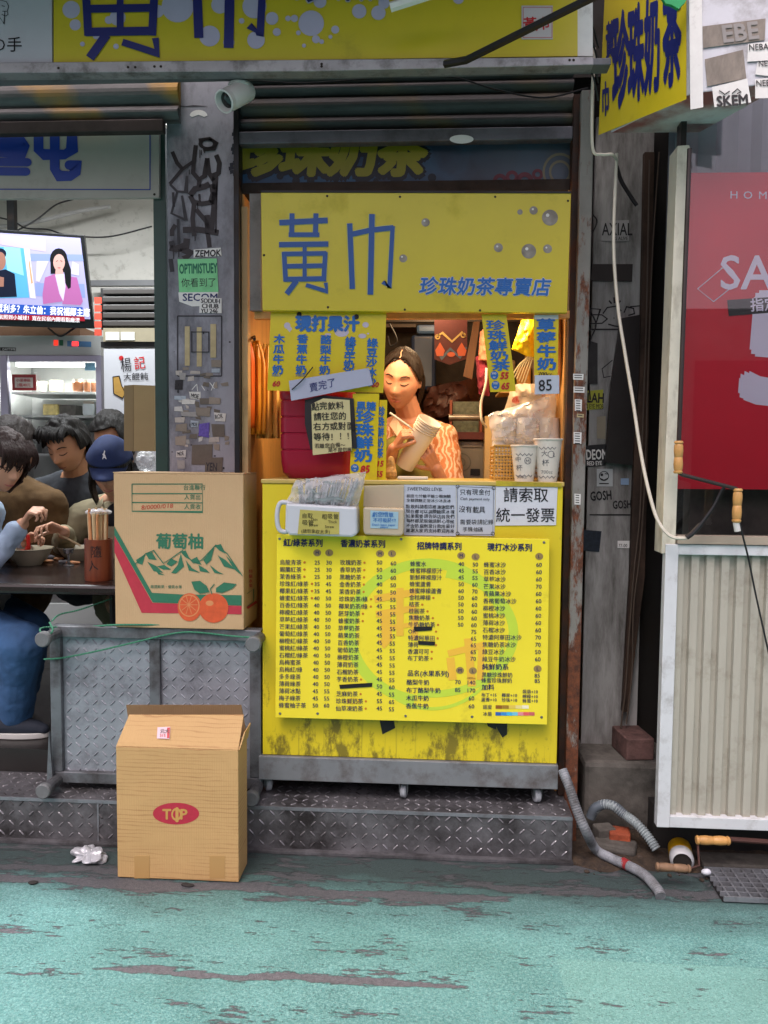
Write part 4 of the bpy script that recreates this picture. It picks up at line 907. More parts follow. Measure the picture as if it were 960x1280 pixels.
pr.t('只有現金付', 575, 618, 8, 0, 0, 1, 0, .95, jit=.05).t('Cash payment only', 575, 625, 5, 0, 0, 1, .1, .95, jit=.03).t('沒有載具', 573, 640, 9, 0, 0, 1, 0, .95, jit=.05).t('需要袋請記錄', 575, 655, 7, 0, 0, 1, 0, 1, jit=.06).t('手機條碼', 578, 664, 6.5, 0, 0, 1, 0, 1, jit=.06)
mb = MB()
for q in ([(572, 608), (617, 610)], [(617, 610), (616, 668)], [(572, 668), (616, 668)], [(572, 608), (572, 668)]): mb.stroke(q, .4, plane(NP - .0015))
for a, b in ((572, 608), (617, 610), (616, 667), (572, 667)): mb.disc(a, b, 2.4, plane(NP - .0016), 10, r0=1.7)
mb.build('drawn_border', ink, n2)
n3 = notice([(619.5, 608), (697, 608.5), (695, 656.5), (619, 657)], M_paper, 'printed white sheet with large black characters asking for an invoice')
Print('lettering', [ink], n3, plane(NP - .0015)).t('請索取', 629, 626, 19.3, 0, .006, 0, 0, .98).t('統一發票', 619.5, 651, 19, 0, .006, 0, 0, .98)
# yellow taped strip on the counter edge
tag(MB().poly([(620, 601), (702, 604), (702, 609), (620, 607.5)], -.0075, .002).build('edge_tape', mat('dirty yellow tape', 'b5a52a', .5, var=.2, vs=30, dirt=.3)), 'dirty yellow tape strip along the counter edge under the cups', 'tape')
# ================================================================ NOODLE SHOP (left)
M_offwhite = mat('stained off white wall', 'b3b0a9', .7, var=.07, vs=3, dirt=.25, dcol='6a655c', ds=12)
wall('noodle_shop_wall', 'stained off white rear wall of the noodle shop', MB().box(-4.5, XL - .04, 2.45, 2.5, ZS, 3.2), M_offwhite)
wall('noodle_shop_wall', 'side wall between noodle shop and kiosk', MB().box(XL - .09, XL - .032, .5, 2.45, ZS, 3.2), M_offwhite)
wall('noodle_shop_wall', 'far side wall of the noodle shop outside the picture', MB().box(-4.5, -4.4, .3, 2.45, ZS, 3.2), M_offwhite)
wall('noodle_shop_ceiling', 'white ceiling of the noodle shop', MB().box(-4.5, XL - .04, .3, 2.5, 3.2, 3.25), M_offwhite)
tl = thing('ceiling_lamp', 'white tube lamp on the noodle shop ceiling', 'lamp', (-1.9, 1.2, 3.12))
MB().tube([(-2.6, 1.2, 3.12), (-1.2, 1.2, 3.12)], .02, 10).build('tube', mat('lit white tube', 'ffffff', var=0, emit=8), tl)
ad = bpy.data.lights.new('tube_light', 'AREA'); ad.shape = 'RECTANGLE'; ad.size = 1.4; ad.size_y = .12; ad.energy = 40; ad.color = (.93, .97, 1)
ao = bpy.data.objects.new('tube_light', ad); COL.objects.link(ao); ao.parent = tl; ao.location = (0, 0, -.04)
tag(MB().box(U(193, 420, .3).x, U(208.5, 420, .3).x, .3, .36, ZS, 2.72).build('green_post', mat('dark green painted post', '27433c', .5, var=.12, dirt=.2), bevel=.002), 'dark green steel post at the noodle shop edge', 'post')
# shop name board
NB = .28
sg = thing('shop_name_board', 'beige hanging board with thick blue characters at the noodle shop', 'sign', U(100, 248, NB))
panel = MB().poly([(-160, 160), (199, 160), (199, 247), (-160, 250)], NB, .02).build('sign_panel', mat('beige board', '9f9b92', .5, var=.05, dirt=.15, dcol='6c665c'), sg, bevel=.002)
M_bl2 = mat('deep blue print', '12368c', .4, var=.05); cr = lambda x, y: (x * .34375, y * .34375); mb = MB(); PB = plane(NB - .002)
for i, pts in enumerate(([(140, 480), (140, 545), (160, 562), (235, 562), (262, 545), (262, 480)], [(199, 470), (199, 615), (215, 640), (255, 640), (276, 625), (278, 603), (252, 600)],
            [(-60, 512), (85, 512), (92, 530), (85, 548), (-60, 550)], [(-60, 588), (100, 590)], [(-60, 622), (95, 624)], [(-20, 480), (-20, 640)])):
    mb.stroke([cr(*p) for p in pts], 12.2 if i < 2 else 10.5, (lambda j: lambda x, y: U(x, y, NB - .002 - .0001 * j))(i))
    for e in (pts[0], pts[-1]):
        q = cr(*e); mb.disc(q[0], q[1], 6 if i < 2 else 5.2, (lambda j: lambda x, y: U(x, y, NB - .00205 - .0001 * j))(i), 14)
mb.build('lettering', M_bl2, panel)
mb = MB(); mb.stroke([(187.5, 160), (187.5, 237)], 1.3, PB); mb.stroke([(-160, 236), (188, 237)], 1.3, PB); mb.build('border_line', M_bl2, panel)
MB().disc(193, 243, 1.6, PB, 10).build('screw', M_screw, panel)
# pipes and wires on the back wall
tag(MB().tube(curve([U(-40, 288, 2.3), U(40, 278, 2.3), (U(100, 264, 2.3)), U(138, 258, 2.35)]), .014, 8).build('white_pipe', mat('grey white pipe', '9b9a98', .4), smooth=True), 'pale plastic pipe crossing the noodle shop wall', 'pipe')
cable('black cable rising above the television', [U(18, 290, 2.2), U(45, 275, 2.25), U(70, 256, 2.3), (U(92, 249, 2.35))], .005, M_wire)
cable('black cable drooping across the noodle shop wall to the green post', [U(-20, 268, 2.2), U(15, 276, 2.2), U(32, 285, 2.2), U(60, 287, 2.2), U(85, 294, 2.2), U(135, 296, 2.25), U(190, 283, 2.3)], .005, M_wire)
tag(MB().wbox(108, 350, 196, 357, 2.3, .04).build('grey_conduit', mat('grey conduit', '5a5a5c', .5)), 'grey horizontal conduit behind the television', 'pipe')
tag(MB().wbox(8, 200, 17, 290, 2.0, .04).build('ceiling_mount_pole', M_blackmetal), 'black mounting pole above the television', 'pole')
# television
a, b, c = U(0, 287, 1.49), U(103, 294, 1.6), U(116, 410, 1.73)
n_ = (b - a).cross(c - a).normalized()
if n_.dot(CAM - a) < 0: n_ = -n_
tp = lambda d: onplane(a + n_ * d, n_)
tv = thing('television', 'television showing a news anchor in a pink jacket', 'television', (a + c) / 2)
q = [(-100, 280), (105, 294), (118, 411), (-96, 405)]
mb = MB(); mb.prism([tp(0)(*p) for p in q], -n_ * .05); mb.build('casing', mat('black tv plastic', '121214', .3), tv, bevel=.003)
def scr(col, e=1.0): return mat('screen ' + col, [c * .3 for c in lin(col)], .3, var=0, emit=e * .62, ecol=col)
mb = MB(); mb.flat([(-96, 285), (100.5, 297.5), (113, 399), (-92, 393)], tp(.002)); sc_ = mb.build('screen', scr('b3b0e0', .75), tv)
def pic(name, m_, *polys, d=.003):
    mb = MB()
    for j, p_ in enumerate(polys): mb.flat(p_, tp(d + .0002 * j))
    return mb.build(name, m_, sc_)
bil = lambda x, y: (x, y)
t_ = lambda x, y: (x * .2292, 230 + y * .2292)
P_ = lambda *l: [t_(*p) for p in l]
pic('picture', scr('c4b6dd', .8), P_((0, 275), (250, 300), (250, 370), (0, 330)))
pic('picture', scr('8f9fd8', .75), P_((165, 380), (450, 385), (455, 420), (165, 420)), P_((190, 540), (460, 545), (465, 620), (195, 610)))
pic('picture', scr('5aa8d8', .9), P_((-200, 330), (130, 350), (160, 620), (-200, 625)))
pic('picture', scr('8fd6ea', .95), P_((20, 345), (110, 350), (130, 500), (40, 470)), d=.0036)
pic('picture', scr('d9d5ea', .9), P_((130, 350), (160, 355), (195, 625), (165, 622)), d=.0036)
pic('picture', scr('d9a878', .7), P_((155, 420), (162, 420), (180, 540), (170, 545)), d=.0042)
pic('picture', scr('cfcbe8', .8), P_((200, 420), (265, 420), (215, 535), (195, 530)), P_((395, 420), (430, 440), (430, 500), (385, 490)), d=.004)
def ell(x, y, rx, ry, n=16): return P_(*[(x + rx * math.cos(2 * math.pi * i / n), y + ry * math.sin(2 * math.pi * i / n)) for i in range(n)])
pic('picture', scr('1c1a20', .5), ell(320, 410, 48, 60), P_((275, 400), (365, 400), (388, 470), (386, 568), (365, 570), (350, 480), (300, 490), (276, 490)), d=.0045)
pic('picture', scr('d9a8a0', .8), ell(322, 428, 32, 46), P_((304, 460), (340, 460), (350, 510), (300, 510)), d=.005)
pic('picture', scr('b368a4', .8), P_((245, 510), (300, 490), (345, 640), (235, 655), (232, 600)), P_((352, 500), (420, 510), (452, 640), (440, 660), (340, 655)), d=.0055)
pic('picture', scr('cfc6e8', .85), P_((300, 495), (350, 490), (358, 560), (345, 640), (325, 600)), d=.0058)
pic('picture', scr('1c1a20', .5), P_((352, 480), (388, 500), (386, 565), (372, 572), (356, 540)), P_((306, 420), (316, 416), (316, 419), (306, 424)), P_((328, 416), (340, 420), (340, 424), (328, 419)), d=.0062)
pic('picture', scr('b04a58', .6), P_((312, 455), (332, 455), (322, 461)), d=.0062)
pic('picture', scr('1b2038', .5), P_((-40, 480), (30, 465), (80, 490), (92, 615), (-40, 620)), ell(0, 380, 35, 30), d=.005)
pic('picture', scr('a87868', .7), ell(2, 420, 30, 50), P_((-20, 500), (22, 510), (20, 560), (-20, 560)), d=.0055)
pic('picture', scr('2a58c0', .7), P_((-300, 640), (450, 672), (458, 722), (-300, 700)), d=.0045)
pic('picture', scr('a8182c', .7), P_((-300, 700), (460, 722), (463, 748), (-300, 735)), d=.0047)
pr = Print('lettering', [scr('f0f0f4', 1.0)], sc_, tp(.006))
pr.t('討藍利多？朱立倫：我祝福鄭主席', -13, 388.5, 11, 0, .03, 3, 0, .76).t('人氣照到小城球！寬在民宿內開看點廠漂', -8, 398, 6.3, 0, .02, 2.5, 0, .95)
cable('black cables tangled under the television', [U(60, 410, 1.8), U(75, 420, 1.8), U(90, 412, 1.8), U(97, 408, 1.85)], .006, M_wire)
tag(MB().wbox(-20, 408, 100, 421, 1.95, .3).build('carton_box', mat('brown carton', '6d4f3a', .7)), 'brown carton on top of the display fridge', 'box')
# display fridge
FY = 1.9
fg = thing('display_fridge', 'white glass door display fridge behind the diners', 'fridge', (U(65, 600, FY).x, FY + .3, ZF))
M_fw = mat('fridge white enamel', 'b9bab8', .4, var=.04); M_fal = mat('fridge aluminium', '9492a2', .35, .5, .05)
fxa, fxb = U(-14, 500, FY).x, U(129, 500, FY).x; ft, fm = zz(420, FY, 60), zz(445, FY, 60)
MB().box(fxa, fxb, FY - .02, FY + .5, fm, ft).build('header', M_fw, fg, bevel=.004)
mb = MB(); mb.box(fxa, fxa + .03, FY, FY + .5, ZF + .001, fm - .001); mb.box(fxb - .03, fxb, FY, FY + .5, ZF + .001, fm - .001); mb.box(fxa + .031, fxb - .031, FY + .47, FY + .5, ZF + .001, fm - .001); mb.box(fxa + .031, fxb - .031, FY + .02, FY + .47, ZF + .02, ZF + .25); mb.build('cabinet', M_fw, fg)
dr = MB(); 
for q_ in ((2, 444, 11, 700), (121, 444, 128, 700), (11.2, 444, 120.8, 452)): dr.wbox(*q_, FY - .045, .04)
door = dr.build('door', M_fal, fg, bevel=.003)
MB().wbox(11.5, 452.3, 120.6, 700, FY - .03, .006).build('glass', M_glass, door)
mb = MB(); mb.wbox(20, 453.5, 118, 458, FY + .06, .03); mb.build('lamp', mat('lit fridge lamp', 'ffffff', var=0, emit=4), fg)
fl = bpy.data.lights.new('fridge_light', 'AREA'); fl.shape = 'RECTANGLE'; fl.size = .5; fl.size_y = .05; fl.energy = 5; fl.color = (.95, 1, .97)
fo = bpy.data.objects.new('fridge_light', fl); COL.objects.link(fo); fo.parent = fg; fo.location = V((0, -.15, zz(460, FY, 60) - ZF - .01))
for y in (490, 519, 567): MB().wbox(14, y, 119, y + 2.6, FY + .04, .4).build('shelf', mat('white wire shelf', 'c0c4c2', .4), fg)
for a, b, w_, h_, m_ in ((1, 1, 0, 0, 0),):
    pass
M_amb = mat('amber jar', '7a4a2c', .3, var=.2, vs=30); M_lid = mat('jar lid', '8f8577', .4)
def jar(lab, x0_, x1_, y0_, y1_, m_, Y, group=None, lid=M_lid):
    ca, cb = U((x0_ + x1_) / 2, y1_, Y), U((x0_ + x1_) / 2, y0_, Y); r = (U(x1_, y1_, Y).x - U(x0_, y1_, Y).x) / 2; h = cb.z - ca.z
    t = thing('jar', lab, 'jar', ca, group)
    MB().lathe([(r * .9, 0), (r, .01), (r, h * .75), (r * .8, h * .85)], ca).build('glass_body', m_, t, smooth=True)
    MB().lathe([(r * .85, h * .82), (r * .88, h * .84), (r * .88, h), (.0, h)], ca).build('lid', lid, t)
jar('amber jar on the top fridge shelf, left of its row of three', 91, 104, 474, 490, M_amb, FY + .15); jar('amber jar on the top fridge shelf in the middle of three', 105, 113, 475, 490, M_amb, FY + .14); jar('amber jar on the top fridge shelf beside the door frame', 114, 120, 476, 490, M_amb, FY + .16)
jar('grey tub at the left of the top fridge shelf', 46, 60, 477, 490, mat('grey tub', '6f716c', .4), FY + .2); jar('second dull tub beside the grey one in the fridge', 62, 80, 476, 490, mat('dull tub', '77705f', .4), FY + .22)
def pack(lab, x0_, y0_, x1_, y1_, m_, Y): return tag(MB().wbox(x0_, y0_, x1_, y1_, Y, .12).build('food_pack', m_, bevel=.008), lab, 'food pack')
pack('pale yellow food pack on the middle fridge shelf', 53, 505, 72, 519, mat('yellow pack', 'b9a86a', .5, var=.4, vs=30), FY + .1); pack('dark food pack on the middle fridge shelf', 73, 506, 95, 519, mat('dark pack', '4b4844', .5, var=.5, vs=30), FY + .12)
jar('white plastic jug on the middle fridge shelf', 104, 118, 502, 519, mat('white jug', 'b5bcc0', .4), FY + .12); pack('dark pack low in the fridge', 52, 551, 66, 567, mat('dark pack', '4b4844'), FY + .12); pack('grey pack low in the fridge', 24, 550, 46, 567, mat('grey pack', '70736e', .5, var=.3, vs=30), FY + .12)
cd_ = MB().wbox(15, 468, 45, 488, FY - .052, .003).build('price_card', mat('red card border', '9c2a2a', .5), door)
mb = MB(); mb.wbox(18.5, 472, 41, 484.5, FY - .0545, .002); wc = mb.build('card_face', mat('card white', 'cfc8be', .5, var=.03), cd_)
Print('lettering', [M_redp], cd_, plane(FY - .056)).t('小菜專區', 20, 477, 4.6, 0, .02).t('2瓶40元', 21, 483, 5, 0, .02)
MB().wbox(106, 453.5, 119, 463, FY - .052, .002).build('blue_label', mat('blue label', '6fa0b8', .5, var=.3, vs=50), door)
pb_ = plane(FY - .0225); mb = MB(); mb.flat([(67, 425), (72.5, 425), (72.5, 432), (67, 432)], pb_); mb.build('red_switch', mat('lit red switch', 'd03020', var=0, emit=.8), fg)
mb = MB(); mb.flat([(74, 425), (79, 425), (79, 432), (74, 432)], pb_); mb.build('green_switch', mat('green switch', '2f6a4c'), fg)
mb = MB(); mb.flat([(84, 426), (114, 427), (114, 434), (84, 433)], pb_); mb.build('display_strip', mat('blue display strip', '4e7fae', .4), fg)
mb = MB(); mb.flat([(90, 427), (98, 427), (98, 432.5), (90, 432.5)], plane(FY - .0235)); mb.build('red_display', mat('lit red display', 'ff3030', var=0, emit=1.5), fg)
mb = MB(); mb.flat([(0, 434), (20, 434.5), (20, 439), (0, 438.5)], pb_); mb.build('maker_plate', ink, fg)
Print('lettering', [white_paint], fg, plane(FY - .0235)).t('DAYTIME', 3, 438, 4, 0, .01)
# slatted black unit, labels, poster
gu = thing('slatted_unit', 'black slatted unit with beige label strip beside the fridge', 'appliance', U(160, 433, 1.6))
mb = MB(); mb.wbox(126, 360, 200, 412, 1.64, .2); mb.build('casing', mat('black unit', '1b1a1a', .5, var=.2), gu)
for i in range(5): MB().wbox(128, 360.5 + i * 10, 200, 367.5 + i * 10, 1.605, .03).build('slat', mat('dark slat', '3b3735', .45, var=.15), gu, bevel=.004)
MB().wbox(129, 410, 200, 427, 1.59, .05).build('label_strip', mat('beige strip', '8f8670', .5), gu)
MB().wbox(126, 427.3, 200, 434, 1.6, .1).build('base_frame', M_blackmetal, gu)
for a in (132, 151): MB().wbox(a, 415, a + 17, 425, 1.586, .003).build('label', white_paint, gu)
for i in range(5): tag(MB().wbox(118, 371.5 + i * 10, 127, 379.5 + i * 10, 1.62, .004).build('red_tag', mat('red tag', 'b5402e', .5, var=.15, vs=40)), 'red tag beside the black slatted unit, ' + ('topmost', 'second from the top', 'middle one', 'second from the bottom', 'lowest')[i] + ' of five', 'tag', 'red tags in a column')
ps = MB().wbox(131, 436, 198, 640, 1.6, .01).build('wonton_poster', mat('white poster print', 'b5b6bb', .5, var=.03)); tag(ps, 'white noodle shop poster with brush characters beside the fridge', 'poster')
Print('lettering', [ink, M_redp], ps, plane(1.597)).t('楊', 151, 464, 19, 0, .0, -8, .05, .75).t('記', 168, 461, 17, 1, .01, -8, .05, .85).t('大餛飩', 154, 475, 10, 0, .005, -2, 0, 1.05)
mb = MB(); mb.disc(151.5, 447.5, 3, plane(1.598), 12); mb.build('seal', M_redp, ps)
mb = MB(); mb.flat([(141, 471), (149, 470), (152, 482), (157, 492), (153, 498), (142, 492), (141, 480)], plane(1.598)); mb.flat([(141, 486), (155, 484), (156, 489), (143, 491)], plane(1.5976)); mb.build('scroll_print', [mat('ochre print', 'a8823c', .5)], ps)
mb = MB(); mb.stroke([(141, 471), (149, 470), (152, 482), (157, 492), (153, 498), (142, 492), (141, 471)], 1, plane(1.597)); mb.build('scroll_outline', ink, ps)
M_kraft0 = mat('pale kraft board', 'ab9165', .7, var=.06, vs=3, stretch=(1, 1, 3))
cb = thing('cardboard_sheet', 'folded pale cardboard sheet hanging in front of the white poster', 'cardboard', U(175, 565, .8))
mb = MB(); mb.poly([(155, 482), (167, 481), (167, 564), (155, 563.5)], .8, .02); mb.build('side_panel', mat('kraft side', '97805a', .7, var=.05), cb)
mb = MB(); mb.poly([(167.3, 481), (193.5, 482), (193, 564), (167.3, 564)], .795, .02); mb.build('front_panel', M_kraft0, cb)
k = NT('thin clear plastic'); t = k.t; ms = t.nodes.new('ShaderNodeMixShader'); tr = t.nodes.new('ShaderNodeBsdfTransparent'); tr.inputs[0].default_value = (.93, .93, .93, 1)
df = t.nodes.new('ShaderNodeBsdfPrincipled'); df.inputs['Base Color'].default_value = (.75, .76, .78, 1); df.inputs['Roughness'].default_value = .2; df.inputs['Transmission Weight'].default_value = .1
ly = t.nodes.new('ShaderNodeLayerWeight'); ly.inputs[0].default_value = .35; mm = t.nodes.new('ShaderNodeMath'); mm.operation = 'MULTIPLY_ADD'; mm.inputs[1].default_value = .7; mm.inputs[2].default_value = .22
t.links.new(ly.outputs['Facing'], mm.inputs[0]); t.links.new(mm.outputs[0], ms.inputs[0]); t.links.new(tr.outputs[0], ms.inputs[1]); t.links.new(df.outputs[0], ms.inputs[2]); t.links.new(ms.outputs[0], t.nodes['Material Output'].inputs['Surface'])
M_clear = k.m
def crumple(c, r, seed, amp=.35, seg=22, rings=14):
    mb = MB(); mb.ball(c, r, None, seg, rings); c = V(c)
    for i, q in enumerate(mb.v):
        d = q - c; nn = noise.noise(q * (22) + V((seed, 0, 0))) + .6 * noise.noise(q * 47 + V((0, seed, 0)))
        mb.v[i] = c + d * (1 + amp * nn)
    return mb
tag(crumple(U(182, 576, .85), (.045, .04, .05), 3).build('plastic_bag', M_clear), 'crumpled clear plastic bag under the hanging cardboard', 'bag')

# ---------------------------------------------------------------- dining table
TZ = .93
tb = thing('dining_table', 'dark brown dining table with four people eating', 'table', (-1.75, .55, ZF + .002))
TXR = U(205, 740, .5).x
mb = MB(); mb.box(-3.0, TXR, .1, 1.0, TZ - .04, TZ); mb.build('tabletop', mat('dark brown laminate', '241a17', .22, var=.15), tb, bevel=.012)
for xx in (-2.6, -1.30):
    for yy in (.3, .8): MB().tube([(xx, yy, ZF + .002), (xx, yy, TZ - .041)], .02, 10).build('leg', M_blackmetal, tb)
M_bowl = mat('beige melamine', 'a39a84', .3, var=.05, sss=0); M_soup = mat('soup', '6b4a26', .15, var=.5, vs=40)
def bowl(lab, px, py, r, h, Z=TZ):
    c = G(px, py, Z); c.z = Z + .001
    t = thing('bowl', lab, 'bowl', c)
    MB().lathe([(r * .5, 0), (r * .55, .008), (r * .8, h * .45), (r * .98, h * .95), (r * 1.06, h), (r * 1.04, h + .003), (r * .95, h * .93), (r * .75, h * .5), (r * .5, .012), (0.0, .01)], c, seg=32).build('body', M_bowl, t, smooth=True)
    MB().lathe([(0, h * .72), (r * .86, h * .72), (r * .86, h * .715), (0, h * .71)], c, seg=28).build('soup', M_soup, t)
    return c
b1 = bowl('beige soup bowl with red spoon in front of the blue sleeved diner', 37, 706, .1, .075)
b2 = bowl('beige bowl in front of the capped diner', 96, 700, .085, .06)
sp_ = thing('spoon', 'red plastic spoon standing in the beige bowl', 'spoon', b1 + V((0, 0, .05)))
c0 = b1 + V((-.02, -.02, .055)); mb = MB(); mb.ball(c0 + V((0, 0, .005)), (.024, .018, .010), None, 14, 8); mb.tube(curve([c0 + V((.015, 0, .004)), c0 + V((.03, -.005, .035)), c0 + V((.026, -.004, .085))]), [.012] * 8 + [.009] * 8 + [.007], 8)
mb.build('spoon_body', mat('red plastic', 'c8261c', .3, var=.04), sp_, smooth=True)
# bamboo chopstick holder
c = G(124, 725, TZ); c.z = TZ + .001; r = .055; hh = .165
hd = thing('chopstick_holder', 'reddish bamboo tube full of wrapped chopsticks', 'holder', c)
MB().lathe([(r * .97, 0), (r, .01), (r * 1.0, hh * .5), (r * .98, hh), (r * .86, hh), (r * .86, .02), (0, .02)], c, seg=28).build('tube', mat('red bamboo', '6e3620', .4, var=.3, vs=6, stretch=(10, 10, .6), dirt=.2, dcol='3c1c10'), hd, smooth=True)
pm = lambda x, y, c=c.copy(), r=r: (lambda p: V((p.x, c.y - math.sqrt(max(1e-5, (r * 1.012) ** 2 - min((p.x - c.x) ** 2, (r * .999) ** 2))), p.z)))(U(x, y, c.y - r * .8))
Print('lettering', [ink], hd, pm).t('隨', 114, 696, 16, 0, .0, -3, 0, .85, jit=.02).t('人', 112, 713, 14, 0, 0, -10, 0, .9)
rr = random.Random(5)
M_stick = mat('wrapped chopstick', 'c9b18a', .5, var=.15, vs=20); M_stick2 = mat('orange print wrap', 'c98a5c', .45, var=.2, vs=30)
for i in range(26):
    a, d = rr.uniform(0, 6.28), r * .78 * math.sqrt(rr.random()); q0 = c + V((d * .8 * math.cos(a), d * .8 * math.sin(a), .03)); q1 = c + V((d * 1.02 * math.cos(a), d * 1.02 * math.sin(a), .265 + rr.uniform(-.012, .012)))
    o = MB().tube([q0, q1, q1 + V((rr.uniform(-.004, .004), 0, .014))], [.0045, .0045, .0055], 6).build('chopstick', M_stick if i % 4 else M_stick2)
    tag(o, 'paper wrapped chopstick standing in the bamboo tube', 'chopstick', 'chopsticks in the bamboo tube')
tag(crumple(c + V((0, 0, .272)), (.045, .045, .014), 9, .3).build('plastic_wrap', M_clear), 'clear plastic wrapper tips over the chopsticks', 'wrapper')
for i, (a, b_, m_) in enumerate(((62, 697, M_paper), (72, 700, M_stick2), (80, 703, M_clear), (60, 703, M_stick2), (93, 705, M_stick2))):
    q = G(a, b_, TZ); q.z = TZ + .006
    tag(crumple(q, (.03, .02, .008), i * 3.3, .5, 14, 8).build('wrapper_scrap', m_), 'torn wrapper scrap on the dark table, ' + ('white one', 'orange one near the bowls', 'clear one', 'orange one by the left bowl', 'orange one by the holder')[i], 'scrap')
q = G(86, 707, TZ); q.z = TZ + .001
tag(MB().lathe([(.026, 0), (.02, .006), (.006, .015), (.005, .05), (.02, .055), (.024, .075), (.02, .075), (.0, .06)], q, seg=18).build('metal_cup', mat('polished steel', '9c9ea0', .2, .9, .05), smooth=True), 'small steel stem dish on the dark table', 'dish')

# ---------------------------------------------------------------- steel platform on its side, rope
PY = -.005
M_pf = M_plate_grey; M_pframe = mat('grey steel angle', '73777b', .5, .5, .2, 8, dirt=.45, dcol='2f2a26', ds=6)
sx0, sx1 = U(63, 880, PY).x, U(326, 880, PY).x; sz1 = .792; sz0 = ZS + .004
pf_ = thing('steel_platform', 'grey checker plate steel platform tipped on its side', 'platform', ((sx0 + sx1) / 2, PY, sz0))
mb = MB(); mb.box(sx0 + .03, sx1 - .03, PY + .022, PY + .03, sz0 + .03, sz1 - .03); pt_ = mb.build('plate', M_pf, pf_)
mb = MB(); tread(mb, (sx0 + .045, PY + .0215, sz0 + .045), (1, 0, 0), (0, 0, 1), (0, -1, 0), sx1 - sx0 - .09, sz1 - sz0 - .09, .033, .03, .006, .0035); mb.build('tread_pattern', M_pf, pt_)
w_ = .042
for n0, q_ in (('rail', (sx0, sx1, sz1 - w_, sz1)), ('rail', (sx0, sx1, sz0 + .02, sz0 + .02 + w_)), ('stile', (sx0, sx0 + w_, sz0 + .021 + w_, sz1 - w_ - .001)), ('stile', (sx1 - w_, sx1, sz0 + .021 + w_, sz1 - w_ - .001))):
    MB().box(q_[0], q_[1], PY, PY + .05, q_[2], q_[3]).build(n0, M_pframe, pf_, bevel=.003)
cxm = U(193, 880, PY).x; MB().box(cxm - .02, cxm + .02, PY + .005, PY + .021, sz0 + .021 + w_, sz1 - w_ - .001).build('stile', M_pframe, pf_, bevel=.002)
for px, zc in ((56, sz1 - .026), (317, sz1 - .026), (53, sz0 + .032), (314, sz0 + .032)):
    ca = U(px, 900, -.11); cx_ = min(max(ca.x, sx0 + .0), sx1)
    lg = MB().tube([V((cx_, -.115, zc)), V((cx_, PY, zc))], .021, 14).build('leg', M_pframe, pf_, smooth=False)
    MB().lathe([(0, -.006), (.024, -.006), (.028, -.002), (.028, .016), (.023, .018)], (cx_, -.115, zc), Matrix.Rotation(R(-90), 3, 'X'), 20).build('foot_cap', mat('grey rubber', '6b6f70', .6, var=.15, dirt=.2), lg, smooth=False)
mb = MB(); mb.prism([U(61, 915, -.03), U(66, 978, -.03), U(80, 990, -.03), U(62, 994, -.03), U(58, 985, -.03)], (0, .012, 0)); mb.build('bracket', M_pframe, pf_)
M_rope = NT('green rope'); k = M_rope; wv = k.n('ShaderNodeTexWave'); wv.inputs['Scale'].default_value = 60; k.l(k.co, wv.inputs[0]); k.color(k.mix(wv.outputs['Fac'], lin('1c5a40'), lin('4f9a78'))); k.bump(wv.outputs['Fac'], .5, .003); k.b.inputs['Roughness'].default_value = .8; M_rope = k.m
rope = MB()
rope.tube(curve([U(62, 778, -.05), U(66, 788, -.09), U(58, 795, -.09), U(50, 788, -.085), U(58, 784, -.03), U(100, 784, .03), U(146, 781, -.02), U(200, 781, -.012)]), .0033, 7)
rope.tube(curve([U(55, 824, -.012), U(80, 822, -.012), U(125, 813, -.012), U(180, 800, -.012), U(210, 793, -.012), U(240, 790, -.012), U(290, 795, -.02), U(318, 797, -.09)]), .0033, 7)
rope.tube(curve([U(65, 776, -.03), U(75, 768, .08), U(100, 762, .14), U(140, 748, .2)]), .0033, 7)
tag(rope.build('green_rope', M_rope, smooth=True), 'green cord knotted round the tipped steel platform', 'rope')
# ---------------------------------------------------------------- cardboard boxes
def kraft(name, a, b, lines=False):
    k = NT(name); f = k.noise(2.5, 5, .6); c = k.mix(f, lin(a), lin(b))
    if lines:
        wv = k.n('ShaderNodeTexWave'); wv.inputs['Scale'].default_value = 9; wv.inputs['Distortion'].default_value = 7; wv.inputs['Detail'].default_value = 3; wv.inputs['Detail Scale'].default_value = 1.2
        wv.bands_direction = 'Z'; k.l(k.mapping((.45, .45, 2.6)), wv.inputs[0])
        brk = k.ramp(k.noise(5, 4, .6, k.mapping((.6, .6, 2))), .42, .56)
        c = k.mix(k.math('MULTIPLY', k.math('MULTIPLY', k.ramp(wv.outputs['Fac'], .80, .97), brk), .5), c, lin('8f5f38'))
    wv2 = k.n('ShaderNodeTexWave'); wv2.inputs['Scale'].default_value = 40; wv2.bands_direction = 'X'; k.l(k.co, wv2.inputs[0])
    fine = k.noise(180, 3, .7)
    c = k.mix(k.math('MULTIPLY', fine, .16), c, lin('8a6c3e')); k.color(c); k.b.inputs['Roughness'].default_value = .7
    k.bump(k.math('ADD', k.math('MULTIPLY', wv2.outputs['Fac'], .12), k.math('MULTIPLY', k.noise(7, 3, .5), 3)), .25, .01); return k.m
M_kr = kraft('kraft board', 'b99a70', 'c6a981'); M_kr2 = kraft('woodgrain kraft board', 'b5925e', 'c29f6b', True); M_krd = kraft('kraft inside', '6d5638', '7d6546')
M_pg = mat('green carton print', '2e6e52', .6, var=.08, vs=30); M_pr = mat('red carton print', 'b03040', .6, var=.1, vs=30); M_po = mat('orange carton print', 'c9562e', .6, var=.15, vs=40)
BY = -.015
A, B_, C_, D_ = U(143, 591, BY), U(305, 592, BY), U(304, 787, BY), U(143, 781, BY)
bz0 = .795; bxa, bxb = (A.x + D_.x) / 2, (B_.x + C_.x) / 2; bz1 = (A.z + B_.z) / 2; bd = .22
gb = thing('fruit_carton', 'printed grapefruit cardboard box standing on the tipped steel platform', 'box', ((bxa + bxb) / 2, BY + bd / 2, bz0))
